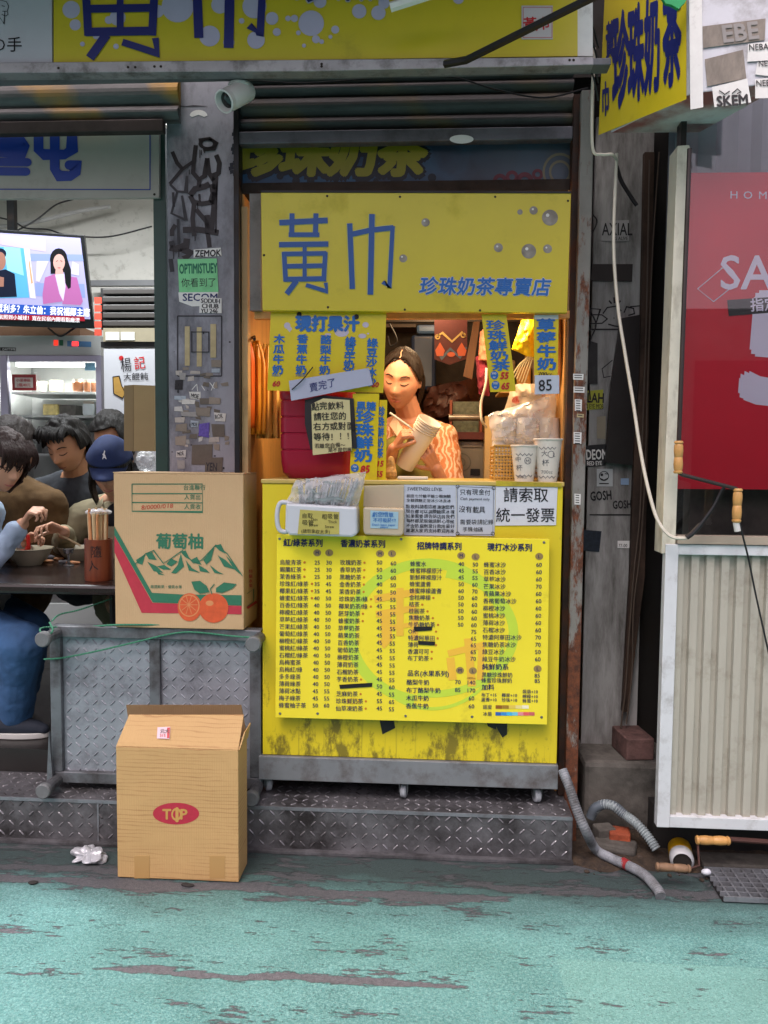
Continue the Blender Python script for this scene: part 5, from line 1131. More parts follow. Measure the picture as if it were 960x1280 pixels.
MB().box(bxa, bxb, BY, BY + bd, bz0, bz1 - .002).build('body', M_kr, gb, bevel=.003)
for y_ in ((BY - .001, BY + .108), (BY + .112, BY + bd + .001)): MB().box(bxa - .001, bxb + .001, y_[0], y_[1], bz1 - .0018, bz1 + .002).build('top_flap', M_kr, gb)
GP = plane(BY - .0015); GP2 = plane(BY - .003)
mb = MB()
for q in ([(165, 605), (253, 605), (253, 640), (165, 639), (165, 605)], [(165, 617), (253, 617)], [(165, 628), (253, 628.5)]): mb.stroke(q, 1.2, GP)
MT = lambda l: [(120 + (x) * .21875 * 1.0, y) for x, y in l]
mb.flat([(143, 658), (143, 669), (191, 753), (302, 757), (302, 744), (227, 743), (190, 741)], GP)
for i, l in enumerate(([(170, 700), (182, 692), (178, 706), (172, 704)], [(182, 692), (190, 690), (196, 700), (186, 699)], [(184, 702), (196, 708), (204, 716), (192, 714)], [(196, 708), (205, 706), (214, 712), (204, 712)], [(190, 706), (200, 716), (206, 719), (198, 718)],
          [(214, 716), (222, 706), (226, 692), (230, 708), (220, 717)], [(226, 690), (232, 688), (238, 700), (231, 696)], [(232, 700), (240, 710), (250, 716), (236, 713)], [(238, 700), (246, 696), (252, 706), (244, 704)], [(248, 706), (258, 712), (262, 716), (250, 714)],
          [(254, 700), (262, 690), (268, 684), (264, 700), (258, 706)], [(268, 682), (276, 680), (282, 692), (274, 688)], [(272, 694), (282, 700), (294, 712), (280, 708)], [(282, 694), (292, 704), (302, 719), (292, 711)], [(262, 706), (272, 714), (280, 718), (268, 716)], [(208, 705), (214, 698), (222, 702), (214, 708)])):
    mb.flat(l, plane(BY - .0015 - .00005 * i))
mb.stroke([(168, 706), (182, 692), (192, 688), (204, 704), (214, 698), (228, 688), (242, 704), (252, 700), (270, 681), (284, 692), (303, 720)], 1.1, GP2)
mb.build('green_print', M_pg, gb)
Print('lettering', [M_pg, mat('red pen', 'b5402e', .6)], gb, GP).t('葡萄柚', 194.5, 684, 20.5, 0, .028, .5, 0, .98).t('嚴選鮮果・優質水果', 188, 735, 4.6, 0, .01, .5, 0, .95).t('8/0000/018', 176, 637, 8, 1, 0, -3, .1, 1.1, jit=.05).t('台進聯行', 229, 612, 7, 0, .01, 0).t('人貨出', 230, 624, 7, 0, .01, 0).t('人貨收', 230, 636, 7, 0, .01, 0)
mb = MB(); mb.flat([(143, 669.5), (143, 690), (177, 766), (302, 768), (302, 757.5), (190.6, 753.5)], plane(BY - .0014)); mb.build('red_stripe', M_pr, gb)
mb = MB(); mb.disc(267, 760, 18.5, plane(BY - .0024), 28, 18.5); mb.disc(237, 759, 15, plane(BY - .0022), 28, 17.5); mb.build('fruit_print', M_po, gb)
mb = MB(); mb.disc(236.5, 757, 13, plane(BY - .0028), 24, 14, r0=11.6)
for a in range(0, 360, 36): mb.stroke([(236, 756), (236 + 11 * math.cos(R(a)), 756 + 12 * math.sin(R(a)))], .8, plane(BY - .0028 - a * 1e-7))
mb.disc(262, 754, 5, plane(BY - .0027), 14, 3.4); mb.build('fruit_highlight', mat('pale orange print 2', 'cf8a58', .6), gb)
mb = MB(); mb.flat([(239, 727), (250, 726), (258, 732), (262, 740), (250, 742), (243, 737)], GP2); mb.flat([(270, 735), (280, 728), (296, 730), (290, 736), (278, 741), (270, 740)], GP2); mb.stroke([(265, 743), (263, 736), (268, 730)], 1.2, GP2); mb.build('leaf_print', M_pg, gb)
PXs = lambda d: onplane(V((bxb + d, 0, 0)), V((1, 0, 0)))
Print('lettering', [M_pr, M_pg], gb, PXs(.0018)).t('特級水果', 311, 716, 5, 0, .03, 0, 0, 1.0, 1.2)
mb = MB(); mb.stroke([(309, 742), (317, 736), (317, 752), (309, 758)], .8, PXs(.0016)); mb.build('green_print', M_pg, gb)
mb = MB(); mb.stroke([(309, 760), (321, 752)], 3.2, PXs(.0012)); mb.build('red_stripe', M_pr, gb)
# TOP box on the road
TY = -.31
A, B_, C_, D_ = U(147, 935, TY), U(299, 936, TY), U(297, 1101, TY), U(145, 1100, TY)
txa, txb, tz1, td = (A.x + D_.x) / 2, (B_.x + C_.x) / 2, (A.z + B_.z) / 2, .125
tbx = thing('open_carton', 'wood grain printed open cardboard box with red oval logo on road', 'box', ((txa + txb) / 2, TY + td / 2, .004))
mb = MB(); 
for q in ((txa, txb, TY, TY + .005), (txa, txb, TY + td - .005, TY + td), (txa, txa + .005, TY + .0052, TY + td - .0052), (txb - .005, txb, TY + .0052, TY + td - .0052)): mb.box(*q, .004, tz1)
mb.box(txa + .006, txb - .006, TY + .006, TY + td - .006, .004, .01); mb.build('body', M_kr2, tbx, bevel=.002)
fA, fB = U(157, 894, TY + .06), U(303, 894, TY + .06)
mb = MB(); mb.prism([V((txa, TY, tz1 + .001)), V((txb, TY, tz1 + .001)), V((txb + .004, TY + .06, fB.z)), V((txa + .022, TY + .06, fA.z))], (0, .005, .001)); fl_ = mb.build('flap', M_kr2, tbx, bevel=.001)
bA = U(157, 882, TY + td); bB = U(301, 882, TY + td)
mb = MB(); mb.prism([V((txa, TY + td, tz1)), V((txb, TY + td, tz1)), V((bB.x, TY + td + .005, bB.z)), V((bA.x, TY + td + .005, bA.z))], (0, .005, 0)); mb.build('rear_flap', M_krd, tbx)
mb = MB(); mb.prism([V((txb, TY + .004, tz1)), V((txb, TY + td, tz1)), V((txb + .012, TY + td - .01, tz1 + .055)), V((txb + .012, TY + .03, tz1 + .05))], (.004, 0, 0)); mb.build('side_flap', M_kr2, tbx)
TP = plane(TY - .0008)
mb = MB(); mb.disc(220, 1017, 29, TP, 36, 13.6); lg_ = mb.build('oval_logo', mat('crimson carton print', 'a8283c', .6, var=.1, vs=60), tbx)
Print('lettering', [mat('tan letter', 'bd934e', .6)], lg_, plane(TY - .0016)).t('T', 203, 1024, 18, 0, .03, 0, 0, 1.0).t('P', 224.5, 1024, 18, 0, .03, 0, 0, 1.05).t('1', 215, 1027, 25, 0, .03, 0, 0, 1.0)
mb = MB(); mb.disc(220.5, 1018, 6.5, plane(TY - .0013), 20, 8, r0=4.4); mb.build('logo_ring', mat('tan letter', 'bd934e'), lg_)
fn = (V((txb, TY, tz1)) - V((txa, TY, tz1))).cross(fA - V((txa, TY, tz1))).normalized()
if fn.dot(CAM - fA) < 0: fn = -fn
FP = lambda d: onplane(V((txa, TY, tz1)) + fn * d, fn)
mb = MB(); mb.flat([(197, 909), (213, 908.5), (212, 923.5), (196, 923)], FP(.006)); lb = mb.build('price_label', mat('pink label', 'd3b5bd', .5, var=.05), tbx)
Print('lettering', [ink, M_redp], lb, FP(.0075)).t('元大', 200, 916, 6, 0, .02).t('315', 199.5, 921, 5, 1, .02)
mb = MB(); mb.flat([(209, 909.5), (212.5, 909.3), (211.6, 922.5), (208.6, 922.5)], FP(.007)); mb.build('label_strip', M_redp, lb)
for a in (168, 262): MB().rect(a, 1070, a + 19, 1098, TY - .0012, .001).build('tape_strip', mat('brown tape', 'ad8a56', .4, var=.05), tbx)
# crumpled paper
c = G(111, 1070, .012)
_cw = crumple(c, (.06, .05, .022), 5.5, 1.0, 34, 22)
tag(_cw.build('crumpled_wrapper', mat('crumpled foil paper', 'b5b8bc', .35, .3, .15, 40)), 'crumpled silver white wrapper on the road by the step', 'litter')
# ================================================================ PEOPLE
def skin(name, c): return mat(name, c, .5, var=.06, vs=14, sss=.12, bump=.05, bs=200)
SK1, SK2 = skin('skin', 'c9987a'), skin('tan skin', 'bb8866')
def hair_mat(name, c):
    k = NT(name); n = k.noise(9, 4, .6, k.mapping((14, 14, 1.2))); k.color(k.mix(n, [x * .35 for x in lin(c)], [x * 1.1 for x in lin(c)]))
    k.b.inputs['Roughness'].default_value = .55; k.b.inputs['Specular IOR Level'].default_value = .3; k.bump(n, .9, .008); return k.m
H_BLACK = hair_mat('black hair', '17130f'); H_BROWN = hair_mat('reddish brown hair', '35201a'); H_DKB = hair_mat('dark brown hair', '231812')
def gs(x, z, cx_, cz, sx, sz): return math.exp(-((x - cx_) / sx) ** 2 / 2 - ((z - cz) / sz) ** 2 / 2)
RX, RY, RZ = .076, .095, .118
def wid_(z): 
    if z > 0: return 1.0
    t = min(1, -z / RZ); return 1 - .30 * t ** 1.3
def disp(x, z):
    d = 0
    d += .021 * gs(x, z, 0, -.026, .0095, .012) + .011 * gs(x, z, 0, .002, .0075, .022) + .007 * (gs(x, z, .013, -.030, .006, .006) + gs(x, z, -.013, -.030, .006, .006))
    for s in (-1, 1):
        d += -.0095 * gs(x, z, s * .031, .012, .016, .011) + .0055 * gs(x, z, s * .031, .008, .011, .007) + .004 * gs(x, z, s * .03, .032, .02, .007) + .005 * gs(x, z, s * .044, -.02, .016, .018)
    d += .0075 * gs(x, z, 0, -.0575, .017, .0045) + .0075 * gs(x, z, 0, -.069, .014, .005) - .005 * gs(x, z, 0, -.063, .018, .002) + .009 * gs(x, z, 0, -.098, .018, .013)
    return d
def shift(z): return -.014 * max(0, -z / RZ) ** 1.2
def front(x, z, off=0):
    w_ = wid_(z); q = max(0.001, 1 - (x / (RX * w_)) ** 2 - (z / RZ) ** 2)
    return V((x, -RY * math.sqrt(q) + shift(z) - disp(x, z) - off, z))
def head_pts(scale=1.0, nt=52, na=60, hair=None):
    vs_ = []
    for i in range(nt + 1):
        t = math.pi * i / nt; z = RZ * math.cos(t)
        for k in range(na):
            a = 2 * math.pi * k / na; s_ = max(.002, math.sin(t)); w_ = wid_(z)
            x = RX * w_ * s_ * math.cos(a); y = RY * s_ * math.sin(a)
            if y < 0: y += shift(z) - disp(x, z) * min(1, -y / (.4 * RY))
            else: y += .4 * shift(z) - (.05 * y * max(0, -z / RZ) * 6 if z < 0 else 0)
            p = V((x, y, z))
            if hair: p = hair(p, z)
            vs_.append(p)
    fs_ = [(i * na + k, i * na + (k + 1) % na, (i + 1) * na + (k + 1) % na, (i + 1) * na + k) for i in range(nt) for k in range(na)]
    return vs_, [f[::-1] for f in fs_]
class Person:
    def __init__(s, name, lab, loc, group=None): s.t = thing('person', lab, 'person', loc, group); s.mb = MB()
    def head(s, c, yaw, pitch, roll, k=1.0):
        s.M = Matrix.Translation(c) @ Matrix.Rotation(R(yaw), 4, 'Z') @ Matrix.Rotation(R(roll), 4, 'Y') @ Matrix.Rotation(R(pitch), 4, 'X') @ Matrix.Scale(k, 4)
        s.k = k; vs_, fs_ = head_pts(); s.mb.add([s.M @ v for v in vs_], fs_)
        for sg in (-1, 1):
            s.mb.ball(s.M @ V((sg * .076, .008, -.002)), (.008 * k, .017 * k, .028 * k), (s.M.to_3x3().normalized() @ Matrix.Rotation(R(-14 * sg), 3, 'Z')), 12, 8)
    def strokes(s, name, lst, m):
        mb = MB()
        for pts, wd in lst:
            n = len(pts)
            for i in range(n - 1):
                (x0, z0), (x1, z1) = pts[i], pts[i + 1]; d = V((x1 - x0, z1 - z0)).normalized(); nn = V((-d.y, d.x))
                w0, w1 = wd * (.4 + .6 * math.sin(math.pi * (i + .0) / (n - 1) * .8 + .5)) / 2, wd * (.4 + .6 * math.sin(math.pi * (i + 1) / (n - 1) * .8 + .5)) / 2
                q = [front(x0 + nn.x * w0, z0 + nn.y * w0, .0016), front(x1 + nn.x * w1, z1 + nn.y * w1, .0016), front(x1 - nn.x * w1, z1 - nn.y * w1, .0016), front(x0 - nn.x * w0, z0 - nn.y * w0, .0016)]
                mb.add([s.M @ v for v in q], [(0, 1, 2, 3)])
        mb.build(name, m, s.t)
    def face(s, lipm, browm):
        for sg in (-1, 1):
            s.strokes('eyebrow', [([(sg * .016, .031), (sg * .026, .0355), (sg * .038, .036), (sg * .05, .030)], .005)], browm)
            s.strokes('eyelash', [([(sg * .017, .004), (sg * .025, .0005), (sg * .033, -.0005), (sg * .041, .002), (sg * .048, .007)], .0046)], browm)
        up = [[(x, -.0635 + .0075 * (1 - abs(x) / .0235) * t * (1 - .25 * math.exp(-(x / .004) ** 2))) for x in [(-.0235 + .047 * i / 16) for i in range(17)]] for t in (0, .5, 1)]
        lo = [[(x, -.0635 - .0095 * math.sqrt(max(0, 1 - (x / .0235) ** 2)) * t) for x in [(-.0235 + .047 * i / 16) for i in range(17)]] for t in (0, .5, 1)]
        mb = MB()
        for rows in (up, lo):
            vs_ = [s.M @ front(x, z, .0011) for r_ in rows for x, z in r_]; n = 17
            mb.add(vs_, [(j * n + i, j * n + i + 1, (j + 1) * n + i + 1, (j + 1) * n + i) for j in range(2) for i in range(n - 1)])
        mb.build('lips', lipm, s.t, smooth=True)
        s.strokes('mouth_line', [([(-.021, -.0635), (-.01, -.063), (0, -.064), (.01, -.063), (.021, -.0635)], .0011)], mat('mouth shadow', '5a2a20', .6))
        if False: s.strokes('nostril', [([(-.011, -.0375), (-.006, -.0385)], .003), ([(.006, -.0385), (.011, -.0375)], .003)], mat('mouth shadow', '5a2a20', .6))
    def hair(s, m, line, thick=.014, seed=0, rough=.006, label=None, nm='hair', taper=None, solid=.008):
        def f(p, z):
            d = p.normalized(); nn = noise.noise(V((p.x * 60, p.y * 60, p.z * 9 + seed)))
            return p + d * (.002 + (thick * (1 + .35 * noise.noise(p * 18 + V((seed, 0, 0)))) + rough * nn) * (taper(p) if taper else 1))
        vs_, fs_ = head_pts(hair=f); base, _ = head_pts()
        keep = [fc for fc in fs_ if line(sum((base[i] for i in fc), V()) / 4)]
        mb = MB(); mb.add([s.M @ v for v in vs_], keep); used = sorted({i for f_ in mb.f for i in f_}); ix = {o: n for n, o in enumerate(used)}
        mb.v = [mb.v[i] for i in used]; mb.f = [[ix[i] for i in f_] for f_ in mb.f]
        return mb.build(nm, m, s.t, smooth=True, solid=solid * s.k)
    def locks(s, m, paths, r=.006, nm='hair_lock'):
        mb = MB()
        for p in paths:
            c = curve([s.M @ V(q) for q in p], 6); n = len(c)
            mb.tube(c, [r * s.k * (1.1 - .9 * (i / (n - 1)) ** 2) for i in range(n)], 6)
        return mb.build(nm, m, s.t, smooth=True)
    def limb(s, *pts):
        for (a, ra), (b, rb) in zip(pts, pts[1:]): s.mb.cone(a, b, ra, rb, 14)
    def hand(s, wrist, dirv, normal, curl=(40, 50, 30), k=1.0, thumb=1, spread=4, thumb_out=45, tcurl=25):
        d = V(dirv).normalized(); n = V(normal); n = (n - d * n.dot(d)).normalized(); a = d.cross(n) * thumb     # n: palm side; a: towards thumb side
        w0 = V(wrist); L = .085 * k
        for o in (-.026, -.009, .009, .026): s.mb.cone(w0 + a * o * .6 * k, w0 + d * L + a * o * k, .013 * k, .0105 * k, 10)
        ln = {(.029): (.040, .026, .02), (.0095): (.046, .030, .022), (-.0105): (.042, .028, .021), (-.0295): (.032, .021, .018)}
        for j, (o, seg) in enumerate(ln.items()):
            p = w0 + d * L + a * o * k; ang = 0; sp_ = R(spread * (1.5 - j)); base = (d * math.cos(sp_) + a * math.sin(sp_)).normalized(); rr_ = .0086 * k
            for q, cu in zip(seg, curl):
                ang += R(cu + j * 3); dd = base * math.cos(ang) + n * math.sin(ang); e = p + dd * q * k
                s.mb.cone(p, e, rr_, rr_ * .9, 9); p = e; rr_ *= .9
        p = w0 + d * .022 * k + a * .024 * k; ta = R(thumb_out); dd = (d * math.cos(ta) + a * math.sin(ta) + n * .35).normalized()
        for q, r0 in ((.042, .0115), (.032, .0098), (.025, .0088)):
            e = p + dd * q * k; s.mb.cone(p, e, r0 * k, r0 * .9 * k, 9); p = e
            dd = (dd + n * math.tan(R(tcurl)) * .6 - a * .25).normalized()
    def body(s, m, vox=.005):
        o = s.mb.build('body', m, s.t, smooth=True)
        x = o.modifiers.new('join', 'REMESH'); x.mode = 'VOXEL'; x.voxel_size = vox; x.use_smooth_shade = True
        x = o.modifiers.new('soft', 'SMOOTH'); x.factor = .5; x.iterations = 2
        return o
    def cloth(s, name, mb, m, vox=.008, amp=.010, scale=.09, label=None):
        amp *= 1.9
        o = mb.build(name, m, s.t, smooth=True, label=label)
        x = o.modifiers.new('join', 'REMESH'); x.mode = 'VOXEL'; x.voxel_size = vox; x.use_smooth_shade = True
        x = o.modifiers.new('soft', 'SMOOTH'); x.factor = .5; x.iterations = 5
        tx = bpy.data.textures.get('fold') or bpy.data.textures.new('fold', 'CLOUDS'); tx.noise_scale = scale; tx.noise_depth = 3
        x = o.modifiers.new('folds', 'DISPLACE'); x.texture = tx; x.strength = amp; x.mid_level = .5
        return o
def coat(limbs):
    mb = MB()
    for pts in limbs:
        for (a, ra), (b, rb) in zip(pts, pts[1:]): mb.cone(a, b, ra, rb, 16)
    return mb
LIP1 = mat('lip colour', 'b0645a', .4, var=.05); LIP2 = mat('dull lip colour', '8a564a', .45, var=.05)
BROW = mat('brow hair', '1d140f', .6, var=.1)

# ---- the seller behind the counter
hc = U(502, 474, .50)
g = Person('person', 'young woman in peach shirt writing on paper cups behind the counter', V((hc.x, .5, ZS)))
g.head(hc, -9, 20, 9, 1.03)
hM = g.M
sh_c = V((hc.x + .035, .60, hc.z - .185))        # base of the neck
g.limb((hM @ V((0, .02, -.05)), .052), (sh_c + V((0, -.01, .03)), .054), (sh_c + V((0, .0, -.05)), .07))
sL, sR = sh_c + V((.145, .0, -.062)), sh_c + V((-.145, .0, -.062))
g.limb((sR, .06), (sh_c, .07), (sL, .06)); g.limb((sh_c + V((0, .01, -.08)), .11), (sh_c + V((0, .03, -.35)), .12), (sh_c + V((0, .04, -.6)), .14))
cupT, cupB = U(537, 527, .33), U(506, 583, .40)
wr = U(492, 561, .37); el = U(476, 612, .52); g.limb((sR, .045), (el, .038), (wr, .024))
wl = U(545, 586, .42); el2 = U(568, 640, .52); g.limb((sL, .045), (el2, .038), (wl, .026))
ax_ = (cupT - cupB).normalized()
g.hand(wr, U(512, 531, .315) - wr, U(535, 556, .38) - wr, (48, 60, 35), .88, -1, 2, 28, 20)
g.hand(wl, U(523, 548, .33) - wl, V((-.35, .9, .1)), (25, 40, 25), .92, 1, 6, 50, 5)
g.body(skin('warm skin', 'b9856a'), .0032); g.face(LIP1, BROW)
def hl(p):
    if p.z > .105: return True
    if p.y < -.02: return p.z > .097 - .62 * abs(p.x) - max(0, abs(p.x) - .058) * 2.5
    return p.z > (.02 if p.y < .012 else -.01 if p.y < .03 else -.085)
g.hair(H_DKB, hl, .010, 2, .003, taper=lambda p: min(1, max(0, (p.z - (.097 - .62 * abs(p.x))) / .03)) if p.y < -.02 else 1, solid=.002)
g.locks(H_DKB, [[(sg * .066, .0 + .006 * j, .04), (sg * .079, .012 + .007 * j, .0), (sg * .078, .03 + .006 * j, -.06), (sg * .066, .05, -.12), (sg * .05, .07, -.17)] for sg in (-1, 1) for j in range(5)], .011)
surf = lambda x, z, o: (lambda q: q + q.normalized() * o)(V((x, -RY * math.sqrt(max(.0, 1 - (x / RX) ** 2 - (z / RZ) ** 2)), z)))
g.locks(H_DKB, [[surf(sg * .003, .096 + .0025 * j, .008), surf(sg * (.024 + .001 * j), .092 + .001 * j, .010), surf(sg * .05, .062 + .003 * j, .010), surf(sg * .068, .028 + .004 * j, .009), V((sg * .081, .0 + .004 * j, -.01))] for sg in (-1, 1) for j in range(7)], .0055)
mb = MB(); c_ = [hM @ (lambda p: p + p.normalized() * .0135)(front(.002 * math.sin(i), .092 + i * .0035)) for i in range(7)]; mb.tube(c_, .0016, 5); mb.build('hair_parting', SK1, g.t)
ct_ = coat([[(sR + V((0, .0, .0)), .07), (sh_c + V((0, .01, -.03)), .085), (sL, .07)], [(sh_c + V((0, .01, -.09)), .125), (sh_c + V((0, .03, -.35)), .135), (sh_c + V((0, .04, -.6)), .155)],
            [(sL, .066), (sL.lerp(el2, .62), .066)], [(sR, .066), (sR.lerp(el, .6), .062)]])
k = NT('peach patterned shirt'); wv = k.n('ShaderNodeTexWave'); wv.inputs['Scale'].default_value = 13; wv.inputs['Distortion'].default_value = 14; wv.inputs['Detail'].default_value = 3; k.l(k.co, wv.inputs[0])
k.color(k.mix(k.ramp(wv.outputs['Fac'], .5, .75), lin('b9764c'), lin('d9b49a'))); k.b.inputs['Roughness'].default_value = .8
shirt = g.cloth('shirt', ct_, k.m, .008, .012)
M_coll = mat('pale collar', 'd5b9a0', .8, var=.1)
mb = MB()
for sg in (-1, 1):
    q = [sh_c + V(v) for v in ((sg * .012, -.112, -.05), (sg * .05, -.095, .012), (sg * .062, -.03, .042), (sg * .085, -.085, -.005), (sg * .05, -.118, -.055))]
    mb.prism(q, (0, .008, .003))
mb.build('collar', M_coll, g.t)
ap = coat([[(sh_c + V((-.03, -.055, -.13)), .095), (sh_c + V((0, -.06, -.3)), .125), (sh_c + V((0, -.055, -.6)), .13)]])
g.cloth('apron', ap, mat('olive apron', '6e6a33', .8, var=.15), .008, .006)
# cups and pen
cp_ = thing('paper_cup_stack', 'slanted stack of white paper cups held in both hands', 'cups', cupB)
Q = ax_.to_track_quat('Z', 'Y').to_matrix(); L_ = (cupT - cupB).length; r1 = .049; r0 = .036
M_cup = mat('white paper cup', 'cfc9bd', .5, var=.03)
mb = MB(); pf = [(0, 0.004), (r0, 0.004), (r0 + .001, 0)]; pf += [(r0 + (r1 - r0) * .8, L_ * .78)]
for i in range(4): pf += [(r1 - .004, L_ * (.80 + .05 * i)), (r1, L_ * (.80 + .05 * i) + .001), (r1 + .002, L_ * (.80 + .05 * i) + .004), (r1 - .002, L_ * (.80 + .05 * i) + .006)]
pf += [(r1 + .002, L_), (r1, L_ + .004), (r1 - .003, L_), (r1 - .006, L_ - .05), (0, L_ - .05)]
mb.lathe(pf, cupB, Q, 32); mb.build('cup_body', M_cup, cp_, smooth=True)
pn = MB().tube([U(487, 516, .30), U(511, 533, .305), U(519, 540, .325)], [.0045, .0045, .0015], 8).build('marker_pen', mat('white marker', 'cfc8c0', .35)); tag(pn, 'white marker pen in the writing hand of the seller', 'pen')

# ---- diners at the noodle shop
GRP = None
# man in dark grey facing the camera
hc = U(84, 556, 1.15)
m_ = Person('person', 'man in dark grey top looking down behind the capped diner', V((hc.x, 1.25, ZS)))
m_.head(hc, -10, 32, 2, 1.13)
nb_ = V((hc.x - .02, 1.30, hc.z - .19)); m_.limb((m_.M @ V((0, .03, -.05)), .06), (nb_, .065)); a_, b_ = nb_ + V((.21, .02, -.07)), nb_ + V((-.21, .02, -.07)); m_.limb((a_, .06), (nb_, .08), (b_, .06)); m_.limb((nb_ + V((0, .02, -.1)), .12), (nb_ + V((0, .05, -.5)), .14))
m_.limb((a_, .05), (a_ + V((.06, -.1, -.28)), .042), (a_ + V((-.1, -.3, -.3)), .03)); m_.limb((b_, .05), (b_ + V((-.04, -.1, -.28)), .042), (b_ + V((.08, -.3, -.3)), .03))
m_.hand(a_ + V((-.1, -.3, -.3)), (-.6, -.7, 0), (0, 0, -1), k=1.0, thumb=1); m_.hand(b_ + V((.08, -.3, -.3)), (.6, -.7, 0), (0, 0, -1), k=1.0, thumb=-1)
m_.body(SK2, .006); m_.face(LIP2, BROW)
m_.hair(H_BLACK, lambda p: p.z > .10 or (p.z > .068 - .3 * max(0, abs(p.x) - .05) if p.y < -.03 else p.z > .0 if p.y < .02 else p.z > -.07), .018, 5, .012)
rr = random.Random(8)
m_.locks(H_BLACK, [[(x, -.05, .115), (x * 1.05 + rr.uniform(-.008, .008), -.088, .098), (x * 1.1 + rr.uniform(-.01, .01), -.101, .068 + rr.uniform(-.008, .01))] for x in [-.06 + .012 * i for i in range(11)]], .011)
m_.cloth('sweater', coat([[(a_, .085), (nb_ + V((0, .01, -.015)), .095), (b_, .085)], [(nb_ + V((0, .02, -.1)), .165), (nb_ + V((0, .05, -.5)), .18)], [(a_, .075), (a_ + V((.06, -.1, -.28)), .06), (a_ + V((-.08, -.27, -.3)), .045)], [(b_, .075), (b_ + V((-.04, -.1, -.28)), .06), (b_ + V((.06, -.27, -.3)), .045)]]), mat('dark grey knit', '34373c', .9, var=.2, vs=30), .011, .014)
# capped diner
hc = U(138, 585, .88)
w_ = Person('person', 'diner in navy cap and beige jacket eating with chopsticks', V((hc.x, .95, ZS)))
w_.head(hc, 12, 24, 0, 1.1)
nb_ = V((hc.x + .0, 1.03, hc.z - .17)); w_.limb((w_.M @ V((0, .03, -.05)), .055), (nb_, .06)); a_, b_ = nb_ + V((.2, .0, -.075)), nb_ + V((-.2, .0, -.075)); w_.limb((a_, .055), (nb_, .075), (b_, .055)); w_.limb((nb_ + V((0, .02, -.1)), .11), (nb_ + V((0, .05, -.5)), .13))
hw = U(80, 664, .72); eb = U(84, 668, .98); eb.x -= .02; eb.z = TZ + .05
w_.limb((b_, .05), (eb, .04), (hw, .026)); w_.limb((a_, .05), (a_ + V((.05, -.12, -.27)), .04), (a_ + V((-.06, -.30, -.33)), .026))
w_.hand(hw, U(60, 656, .66) - hw, V((.2, -.3, -.9)), (30, 45, 30), .95, -1, 4, 35, 25)
w_.hand(a_ + V((-.06, -.30, -.33)), (-.5, -.6, -.1), (0, .2, -1), k=.95, thumb=1)
w_.body(SK1, .005); w_.face(LIP1, BROW)
w_.hair(H_BLACK, lambda p: p.z > .03 if p.y < 0 else p.z > -.09, .012, 7, .004)
w_.locks(H_BLACK, [[(sg * (.062 + .004 * j), -.045 + .014 * j, .03), (sg * .078, -.045 + .014 * j, -.04), (sg * .082, -.03 + .012 * j, -.11), (sg * .072, -.01 + .01 * j, -.175)] for sg in (-1, 1) for j in range(6)], .011)
M_cap_ = mat('navy cap cloth', '1a2950', .85, var=.12, vs=40, bump=.1, bs=300)
w_.hair(M_cap_, lambda p: p.z > .042 if p.y < 0 else p.z > .028, .024, 3, .0, nm='cap')
mb = MB(); rows = []
for j in range(7):
    t = j / 6; rows.append([w_.M @ V(((.078 - .012 * t * t) * math.sin(R(an)) , -.098 * math.cos(R(an)) - .018 - .062 * t * max(.15, math.cos(R(an * .95))), .050 - .030 * t - .022 * abs(math.sin(R(an))) ** 2 * (1))) for an in range(-84, 85, 12)])
n = len(rows[0]); mb.add([q for r_ in rows for q in r_], [(j * n + i, j * n + i + 1, (j + 1) * n + i + 1, (j + 1) * n + i) for j in range(6) for i in range(n - 1)])
mb.build('cap_brim', M_cap_, w_.t, smooth=True, solid=.006)
mb = MB()
def capt(x, z): 
    p = front(0, z); q = V((x, -RY * math.sqrt(max(.01, 1 - (x / RX) ** 2 - (z / RZ) ** 2)), z)); return w_.M @ (q + q.normalized() * .035)
for pts in ([(-.006, .066), (-.004, .074), (.004, .074), (.007, .066), (.004, .067), (.002, .070), (-.002, .070), (-.004, .066)], [(-.003, .0745), (-.006, .080), (-.002, .083), (.002, .0785), (.004, .0745)], [(.0, .078), (.002, .088), (-.001, .09), (-.003, .082)]):
    mb.add([capt(*p) for p in pts], [tuple(range(len(pts)))])
mb.build('cap_emblem', mat('white stitch', 'd8d8d8', .7), w_.t)
M_beige = mat('beige jacket cloth', '8d8469', .85, var=.12, vs=12, bump=.1, bs=200)
w_.cloth('jacket', coat([[(a_, .08), (nb_ + V((0, .03, -.02)), .08), (b_, .08)], [(nb_ + V((.0, .03, -.1)), .155), (nb_ + V((0, .05, -.5)), .17)], [(b_, .075), (eb, .062), (eb.lerp(hw, .75), .047)], [(a_, .075), (a_ + V((.05, -.12, -.27)), .062), (a_ + V((-.05, -.27, -.32)), .048)]]), M_beige, .009, .016)
mb = MB()
for sg in (-1, 1): mb.prism([nb_ + V(v) for v in ((sg * .02, -.14, -.10), (sg * .06, -.11, -.01), (sg * .085, -.05, .02), (sg * .12, -.10, -.05), (sg * .07, -.16, -.12))], (0, .012, .006))
mb.build('collar', M_beige, w_.t)
mb = MB(); mb.ball(nb_ + V((0, -.09, -.07)), (.05, .05, .07)); mb.build('undershirt', mat('black undershirt', '141418', .9), w_.t, smooth=True)
for i in range(2): tag(MB().tube([U(70 + i, 666, .70), U(101, 683 - i * 1.5, .74)], [.0035, .0025], 6).build('chopstick', M_stick), 'wooden chopstick from the capped diner hand into the bowl', 'chopstick', 'chopsticks of the capped diner')
